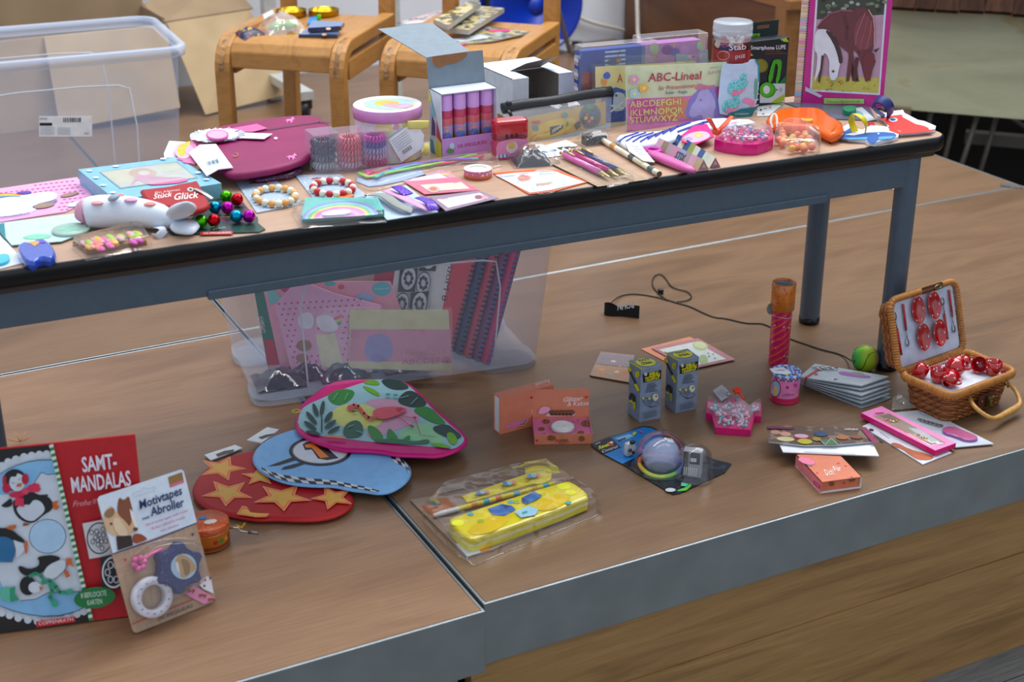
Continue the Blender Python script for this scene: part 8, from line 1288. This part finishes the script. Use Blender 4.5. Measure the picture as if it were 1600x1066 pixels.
# clear boxes at the back
def clearbox(name, label, mid, right, yt, d, w=None): bx = PBox(mid, (mid[0]-12, mid[1]-8), right, yt, z=T0, d=d, w=w); t = thing(name, label, 'boxed game', bx.fr); m = MB(); m.box(0, bx.w, 0, bx.d, 0, bx.h, film(gloss=.05, rough=.08, bump=.1, bsc=10, tint=.12)); m.obj('clear_box', t, bev=.001); return bx, t
bx, t = clearbox('boxed_game', 'clear box with blue and red pirate print at the back of the table', A4.o(100, 778), A4.o(560, 728), A4.o(92, 290)[1], .026); w, d, h = bx.w, bx.d, bx.h; MB().box(.004, w-.02, .003, d-.006, .002, h-.008, C('#1d4f9e', .4)).obj('blue_book', t); fi = Fr(bx.fr.W(0, .003, 0), bx.front.u, bx.front.v, bx.front.n); p = Pr(fi, .0005, bx.fr)
p.p(H3((110, 432), (195, 432), (195, 660), (120, 660)), '#9c2f34').p(H3((195, 432), (240, 430), (240, 640), (195, 650)), '#8a2a34')
for k in range(4): p.p(H3((328, 238+k*40), (517, 222+k*40), (517, 240+k*40), (328, 256+k*40)), '#b9c9de')
p.p(H3((320, 350), (390, 300), (480, 300), (470, 350), (400, 370)), '#2a4a86', 1).e(*H3.o(450, 322), 4, 3.4, '#b87a5a').line(H3((405, 390), (470, 225)), .8, '#5a4a3a'); p.done(t); p = Pr(bx.side, .0005, bx.fr); [p.lp([(.004, .01+k*.012), (d-.006, .01+k*.012), (d-.006, .016+k*.012), (.004, .016+k*.012)], '#2a55a0' if k % 2 else '#b9c6da') for k in range(int(h/.012)-1)]; p.done(t, 'checked_edge')
bx, t = clearbox('boxed_game', 'clear box with a purple print at the back of the table', A4.o(470, 735), A4.o(870, 690), A4.o(475, 238)[1], .035); w, d, h = bx.w, bx.d, bx.h; MB().box(.003, w-.012, .004, d-.006, .002, h-.012, C('#ae7cb4', .4)).obj('purple_book', t); fi = Fr(bx.fr.W(0, .004, 0), bx.front.u, bx.front.v, bx.front.n); p = Pr(fi, .0005, bx.fr); p.e(*H3.o(905, 225), 9, 8, '#7a3a8a').e(*H3.o(785, 215), 7, 9, '#a3b886').e(*H3.o(1200, 185), 4, 7, '#8fbf9a').p(H3((930, 280), (960, 200), (1010, 215), (1020, 260), (980, 280)), '#6f5aa8', 1).p(H3((958, 200), (966, 152), (976, 200)), '#c9b04a').e(*H3.o(1065, 225), 8, 7, '#b98ac0').e(*H3.o(790, 288), 4, 3, '#b8605a'); p.done(t)
f = stand(A4.o(690, 738), A4.o(890, 708), T0, 8); f = Fr(f.W(0, 0, -.012), f.u, f.v, f.n); t = thing('hair_clip_card', 'grey hanging card with a pink edged slot behind the ruler pack', 'card', f); q = f.LL(H3((985, 262), (1280, 220), (1290, 330), (985, 345))); hx = max(b for a, b in q); MB().prism([(q[0][0], 0), (q[1][0], 0), (q[1][0], q[1][1]), (q[0][0], q[0][1])], -.001, 0, C('#8f9cac', .45)).obj('card', t); p = Pr(f); p.p(H3((1075, 290), (1130, 262), (1170, 250), (1225, 270), (1220, 315), (1150, 312)), '#c9a3b4', 1).p(H3((1130, 280), (1160, 272), (1205, 285), (1200, 302), (1135, 300)), '#4a3f4a', 1); p.done(t)
# display carton with lip balms
bx = PBox(H1.o(512, 1008), H1.o(372, 965), H1.o(915, 952), H1.o(514, 545)[1], z=T0); w, d, h = bx.w, bx.d, bx.h; WBX = C('#c6cfda', .5); t = thing('display_carton', 'white display carton with open lid holding four pink balm tubes', 'carton', bx.fr); hf = h*.30
m = MB(); m.box(0, w, d-.0015, d, 0, h, WBX); m.box(0, .0015, 0, d-.0015, 0, h, WBX); m.box(w-.0015, w, 0, d-.0015, 0, h, WBX); m.box(0, w, 0, d, h-.0015, h, WBX); m.box(0, w, 0, d, 0, .0015, WBX); m.obj('carton_body', t); MB().box(0, w, 0, .0015, .0015, hf, C('#bd90cc', .45)).obj('front_panel', t)
p = Pr(bx.front, .0005, bx.fr); p.t('DIE SPIEGELBURG', H1.o(628, 935), H1.o(838, 900), 5.4, '#a83a6a').e(*H1.o(585, 918), 4, 5, '#b9cce0', 10).p(H1((540, 955), (570, 935), (600, 945), (600, 970), (560, 975)), '#5f8a5a', 1).e(*H1.o(880, 865), 3, 5, '#b9cce0', 10).p(H1((862, 900), (885, 890), (895, 905), (870, 920)), '#5f8a5a', 1); p.done(t)
p = Pr(bx.side, .0005, bx.fr); D_ = lambda a, b: (d*a, h*b)
for pts, cc_ in (((D_(0, 0), D_(1, 0), D_(1, .30), D_(0, 1)), '#b9c6d2'), ((D_(0, .0), D_(.45, 0), D_(.3, .2), D_(0, .22)), '#1f86a8'), ((D_(.45, 0), D_(1, 0), D_(1, .28), D_(.62, .3)), '#c9c24a'), ((D_(.6, .3), D_(1, .24), D_(1, .30), D_(.62, .56)), '#b8286a'), ((D_(.15, .28), D_(.5, .3), D_(.5, .5), D_(.25, .6)), '#4a2f7a'), ((D_(0, .8), D_(.25, .82), D_(0, 1)), '#c9cc5a'), ((D_(.2, .6), D_(.55, .62), D_(.25, .82)), '#7fc3cc')): p.lp(pts, cc_)
p.done(t, 'patchwork_side')
for k in range(4):
    f = bx.fr.sub(w*(.125+.245*k)+.002, .014+.001*k, .002); tt = thing('balm_tube', 'pink capped lip balm tube in the display carton, %s from the left' % ('first', 'second', 'third', 'fourth')[k], 'balm tube', f, 'balm tubes in the display carton'); r_ = w*.112; hb = h-.006
    MB().lathe([(0, 0), (r_, 0), (r_, hb*.49)], cells(['#6a7fc0', '#9a8ac8', '#c9a35a', '#7fa8d0', '#b58ab8'], 160, .3), 24).obj('printed_band', tt); MB().lathe([(r_, hb*.49), (r_, hb*.61)], C('#c8727a', .25), 24).obj('label_band', tt); MB().lathe([(r_, hb*.61), (r_, hb*.74), (r_*.9, hb*.745)], C('#b84a6a', .25), 24).obj('body', tt); MB().lathe([(r_*.98, hb*.74), (r_*.98, hb*.97), (r_*.9, hb), (0, hb)], C('#d8b0ec', .3), 24).obj('cap', tt)
bp_ = Fr(bx.fr.W(0, d, h), bx.fr.u, (ZU*.98+bx.fr.v*.16), bx.fr.u.cross(ZU*.98+bx.fr.v*.16)); m = mb_on(bp_, bx.fr); CAR = C('#76838d', .6); ph_ = bp_.L(*H1.o(318, 285))[1]; torn = [bp_.L(*H1.o(x, y)) for x, y in ((440, 270), (436, 300), (470, 345), (495, 350), (540, 330), (600, 318), (650, 300), (690, 265), (692, 235))]
top_l, top_r = bp_.L(*H1.o(312, 288)), bp_.L(*H1.o(755, 230)); pts = [(0, 0), (w, 0), (w, top_r[1])]+[(max(0, min(w, a)), b) for a, b in torn[::-1]]+[(0, top_l[1])]; m.prism(pts, -.0012, 0, CAR); m.obj('rear_panel', t); zt2 = bp_.W(0, top_l[1]).z
P4 = [bp_.W(0, top_l[1]), bp_.W(w*.80, top_l[1]), G(*H1.o(440, 25), zt2+.012), G(*H1.o(48, 70), zt2+.012)]; inv_ = bx.fr.m.inverted(); m = MB(); vs_ = [inv_ @ v for v in P4]; m.add(vs_+[v-Vector((0, 0, .0012)) for v in vs_], [(0, 1, 2, 3), (7, 6, 5, 4), (0, 4, 5, 1), (1, 5, 6, 2), (2, 6, 7, 3), (3, 7, 4, 0)], CAR); m.obj('lid_flap', t)
m = MB(); q = [inv_ @ bp_.W(*torn[k], .001) for k in range(len(torn))]; q2 = [inv_ @ (bp_.W(torn[k][0], torn[0][1]+.004-.010*(k % 2), .016)) for k in range(len(torn))]; m.face([tuple(v) for v in q], C('#8a6444', .8)); m.obj('torn_edge', t)
# white carton with opening
bx = PBox(H2.o(362, 640), H2.o(95, 470), H2.o(918, 560), H2.o(358, 262)[1], z=T0); w, d, h = bx.w, bx.d, bx.h; t = thing('white_carton', 'white carton with a torn open square opening behind the zip pouch', 'carton', bx.fr); ox0, ox1 = w*.26, w*.76; oz0 = h*.42; od = d*.42; m = MB(); e = .0015
for a in ((0, ox0, 0, e, 0, h), (ox1, w, 0, e, 0, h), (ox0, ox1, 0, e, 0, oz0), (0, e, e, d, 0, h), (w-e, w, e, d, 0, h), (0, w, d-e, d, 0, h), (0, ox0, e, d, h-e, h), (ox1, w, e, d, h-e, h), (ox0, ox1, od, d, h-e, h)): m.box(*a, WBX)
m.obj('carton_body', t); MB().box(e, w-e, e, d-e, 0, .002, C('#a39a92', .8)).obj('inside', t); KI2 = C('#6a5f5a', .7); m = MB(); m.box(e, 2*e, e, d-e, .002, h-e, C('#a39c96', .8)); m.box(w-2*e, w-e, e, d-e, .002, h-e, C('#b5aea6', .8)); m.box(2*e, w-2*e, d-2*e, d-e, .002, h-e, C('#968f88', .8)); m.obj('dark_lining', t)  # inner carton walls, each side in its own grey tone
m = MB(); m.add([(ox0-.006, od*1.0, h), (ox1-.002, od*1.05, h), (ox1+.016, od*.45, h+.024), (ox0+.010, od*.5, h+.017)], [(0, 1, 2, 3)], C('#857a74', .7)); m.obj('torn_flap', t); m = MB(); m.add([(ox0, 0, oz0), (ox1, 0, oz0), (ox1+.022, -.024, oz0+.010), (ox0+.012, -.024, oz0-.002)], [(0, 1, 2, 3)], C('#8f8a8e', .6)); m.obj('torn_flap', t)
# zip pouch
ZF = stand(H2.o(290, 870), H2.o(1265, 735), T0, 24); t = thing('zip_pouch', 'clear zip pouch with black zipper and yellow skateboard print', 'pencil pouch', ZF); q = ZF.LL(H2((290, 870), (1265, 735), (1275, 400), (262, 540))); fm = C('#8f9aa4', .3); MB().prism(ZF.LL(H2((470, 615), (1225, 460), (1228, 690), (520, 880))), -.004, -.001, C('#b08f34', .4)).obj('inner_card', t)
p = Pr(ZF, -.0006); p.p(H2((500, 830), (560, 720), (680, 640), (900, 610), (960, 640), (900, 720), (720, 800), (560, 800)), '#c3a81c', 2).p(H2((710, 780), (705, 700), (760, 690), (830, 680), (825, 715), (760, 760)), '#1d1d20').t('YEAH!', H2.o(722, 762), H2.o(815, 705), 5, '#cfcfc4', .03, .1).e(*H2.o(1080, 600), 17, 20, '#4a5f6a', 24).e(*H2.o(1080, 600), 15, 18, '#3a4048', 24).p(H2((1000, 640), (1020, 570), (1060, 560), (1060, 640), (1020, 690)), '#15161a', 1).p(H2((930, 680), (980, 640), (1000, 690), (950, 730)), '#15161a').e(*H2.o(1075, 515), 6, 4, '#2a7a4a').p(H2((530, 650), (620, 640), (610, 670), (550, 675)), '#a82a24').p(H2((530, 690), (600, 690), (600, 740), (560, 730)), '#4a7a8a', 1).p(H2((530, 790), (580, 770), (600, 790), (530, 850)), '#b88a2a').e(*H2.o(858, 785), 5, 4, '#a8343a').e(*H2.o(868, 672), 2, 4, '#2a8a3a', 8).e(*H2.o(845, 590), 5, 4, '#2f7a7a').p(H2((520, 850), (900, 760), (1250, 675), (1255, 700), (900, 800), (520, 880)), '#8fa9b8')
for (x, y, cc_) in ((1050, 590, '#a83a34'), (1095, 620, '#b89a3a'), (1110, 580, '#3a6a9a'), (1070, 650, '#b05a7a'), (1040, 620, '#c9a03a')): p.e(*H2.o(x, y), 3, 3, cc_, 8)
p.done(t); m = MB(); m.surf(lambda i, j: ((q[0][0]*(1-i)+q[1][0]*i)*(1-j)+(q[3][0]*(1-i)+q[2][0]*i)*j, (q[0][1]*(1-i)+q[1][1]*i)*(1-j)+(q[3][1]*(1-i)+q[2][1]*i)*j, .001+.010*math.sin(math.pi*i)*math.sin(math.pi*j)), 14, 8, film(gloss=.05, rough=.06, bump=.9, bsc=26, tint=.12)); m.obj('clear_front', t)
a, b = ZF.L(*H2.o(262, 535)), ZF.L(*H2.o(1280, 372)); m = MB(); zp = [(a[0]+(b[0]-a[0])*k/10, a[1]+(b[1]-a[1])*k/10+.0012*math.sin(k), .0) for k in range(11)]; m.tube(zp, .0092, C('#16181c', .45), 8, flatz=.5); z_ = m.obj('zipper', t); m = MB()
for k in range(60): f_ = k/60; m.box(a[0]+(b[0]-a[0])*f_, a[0]+(b[0]-a[0])*f_+.0012, a[1]+(b[1]-a[1])*f_-.004+.0012*math.sin(f_*10), a[1]+(b[1]-a[1])*f_-.0015+.0012*math.sin(f_*10), .0034, .0042, C('#3a3d44', .3, .5))
m.obj('zipper_teeth', z_, kind='stuff'); m = MB(); m.ell((a[0]+.012, a[1]+.007, .003), .006, .005, .003, BLACKM, 10, 6); m.tube([(a[0]+.008, a[1]-.004, .005), (a[0]+.012, a[1]-.014, .006)], .003, BLACKM, 6, flatz=.4); m.obj('zip_puller', z_)
# ================================================================== things on the chairs
SZ = .371
for (x, y, lb) in ((690, 105, 'gold tin lid on the chair behind the clear bag'), (970, 100, 'gold tin lid on the chair beside the blue card')):
    g = G(*F8.o(x, y), SZ+.008); t = thing('tin_lid', lb, 'tin lid', flatw((g.x, g.y, SZ), 0), 'gold tin lids'); MB().lathe([(0, 0), (.035, 0), (.037, .002), (.037, .013), (.0385, .014), (.0365, .0145), (.036, .003), (0, .002)], C('#a88a2a', .22, .9), 40).obj('rim', t)
f = flat(*F8.o(235, 330), SZ, *F8.o(460, 290)); m = MB(); w0 = f.L(*F8.o(450, 300))[0]; m.surf(lambda i, j: (w0*i, (j-.45)*.055, .022*(max(0, math.sin(math.pi*i))**.5)*(max(0, math.sin(math.pi*j))**.5)), 12, 10, cells(['#1f2a44', '#26324e', '#1a2238', '#8a3a34', '#2a3450', '#b89a3a'], 130, .35)); m.surf(lambda i, j: (w0*i, (j-.45)*.055, 0), 1, 1, BLACKM); m.obj('bagged_pouch', None, f, 'dark blue patterned bagged pouch at the left of the chair seat', 'pouch')
f = flat(*F8.o(480, 300), SZ, *F8.o(820, 270)); w0 = f.L(*F8.o(825, 270))[0]; t = thing('bagged_toy', 'crumpled clear bag with lime green toys on the chair', 'toy', f); m = MB(); [m.ell((w0*a, .02+.03*b, .012), .014, .011, .010, C('#6aa82c', .4), 12, 8) for a, b in ((.25, 0), (.4, .4), (.75, .5), (.62, .1))]; m.obj('green_toys', t, kind='stuff'); m = MB(); m.surf(lambda i, j: (w0*i, -.012+.10*j, .040*(max(0, math.sin(math.pi*i))**.5)*(max(0, math.sin(math.pi*j))**.5)+.005*math.sin(14*i)*math.cos(11*j)*math.sin(math.pi*i)), 14, 10, film(gloss=.08, rough=.1, bump=1.0, bsc=35, tint=.22), sm=False); m.obj('clear_bag', t); m = MB(); m.add([(w0*.05, .03, .03), (w0*.3, .03, .042), (w0*.35, .06, .045), (w0*.1, .06, .035)], [(0, 1, 2, 3)], C('#c3c9d6', .5)); m.obj('label', t)
for pts, z, lb in ((((755, 335), (1090, 335), (1115, 275), (830, 285)), .0008, 'lower blue wrapped notebook on the chair seat'), (((835, 278), (1120, 262), (1150, 225), (870, 212)), .014, 'upper blue wrapped notebook tilted on the other one')):
    t, ft_, fb = quadcard('notebook', lb, 'notebook', F8(*pts), SZ+z, .010, C('#26324e', .3, coat=.6), 'blue wrapped notebooks', top=C('#5f7ba8', .25, coat=.7)); p = Pr(ft_, .0004, fb); x_, y_ = pts[2]; p.e(*F8.o(x_-140, y_+22), 4, 2, '#c9a58a', 10); p.done(t)
t, ft_, fb = quadcard('blue_card', 'small bright blue card between the gold lids', 'card', F8((825, 210), (920, 205), (910, 145), (850, 155)), SZ+.002, .002, C('#1a86c0', .4)); m = MB(); a = G(*F8.o(925, 215), SZ+.004); b = G(*F8.o(930, 125), SZ+.03); m.tube([a, b], .005, C('#5ab81c', .4), 8, flatz=.3); m.obj('green_strip', None, None, 'lime green plastic strip leaning on the gold lid', 'plastic strip')
Q4 = Zc(560, 0, 4.0); cols_ = (['#8a8578', '#3a3f3a', '#a89a6a', '#5a5f5a', '#9aa3a0'], ['#a39a82', '#2f3430', '#b8a86a', '#6a5a4a', '#8a968f'], ['#b5b0a0', '#4a504a', '#8a7a4a', '#c3b87a', '#5a5048'], ['#9aa0a0', '#c9a0a8', '#5a6068', '#b8b0a8'])
for k, (pts, z, lb) in enumerate(((((590, 290), (840, 262), (1085, 206), (800, 172)), .001, 'flat magazine with a pink corner at the front of the chair pile'), (((500, 195), (690, 218), (912, 78), (720, 62)), .016, 'folded comic magazine lying over the flat one on the chair'), (((470, 150), (560, 190), (765, 45), (690, 35)), .036, 'rolled comic magazine on top of the chair pile'), (((240, 150), (450, 140), (610, 62), (480, 80)), .004, 'white and blue magazine at the back left of the chair pile'))):
    fr_ = quadcard('comic_magazine', lb, 'magazine', Q4(*pts), SZ+z, .011 if k in (1, 2) else .003, C('#a8a8a4', .4), 'magazines on the chair', top=cells(cols_[k], 70, .35)); t, ft_, fb = fr_
    if k == 0: p = Pr(ft_, .0004, fb); p.p(Q4((605, 285), (680, 268), (650, 290), (620, 298)), '#b82a6a').p(Q4((800, 190), (940, 180), (950, 195), (830, 200)), '#c03a70').p(Q4((560, 245), (760, 215), (820, 235), (640, 262)), '#b9bfc4'); p.done(t)
    if k == 3: p = Pr(ft_, .0004, fb); p.p(Q4((500, 90), (600, 68), (560, 90), (480, 105)), '#2a7ac0').p(Q4((260, 145), (440, 120), (440, 138), (300, 148)), '#c3c6cc'); p.done(t)
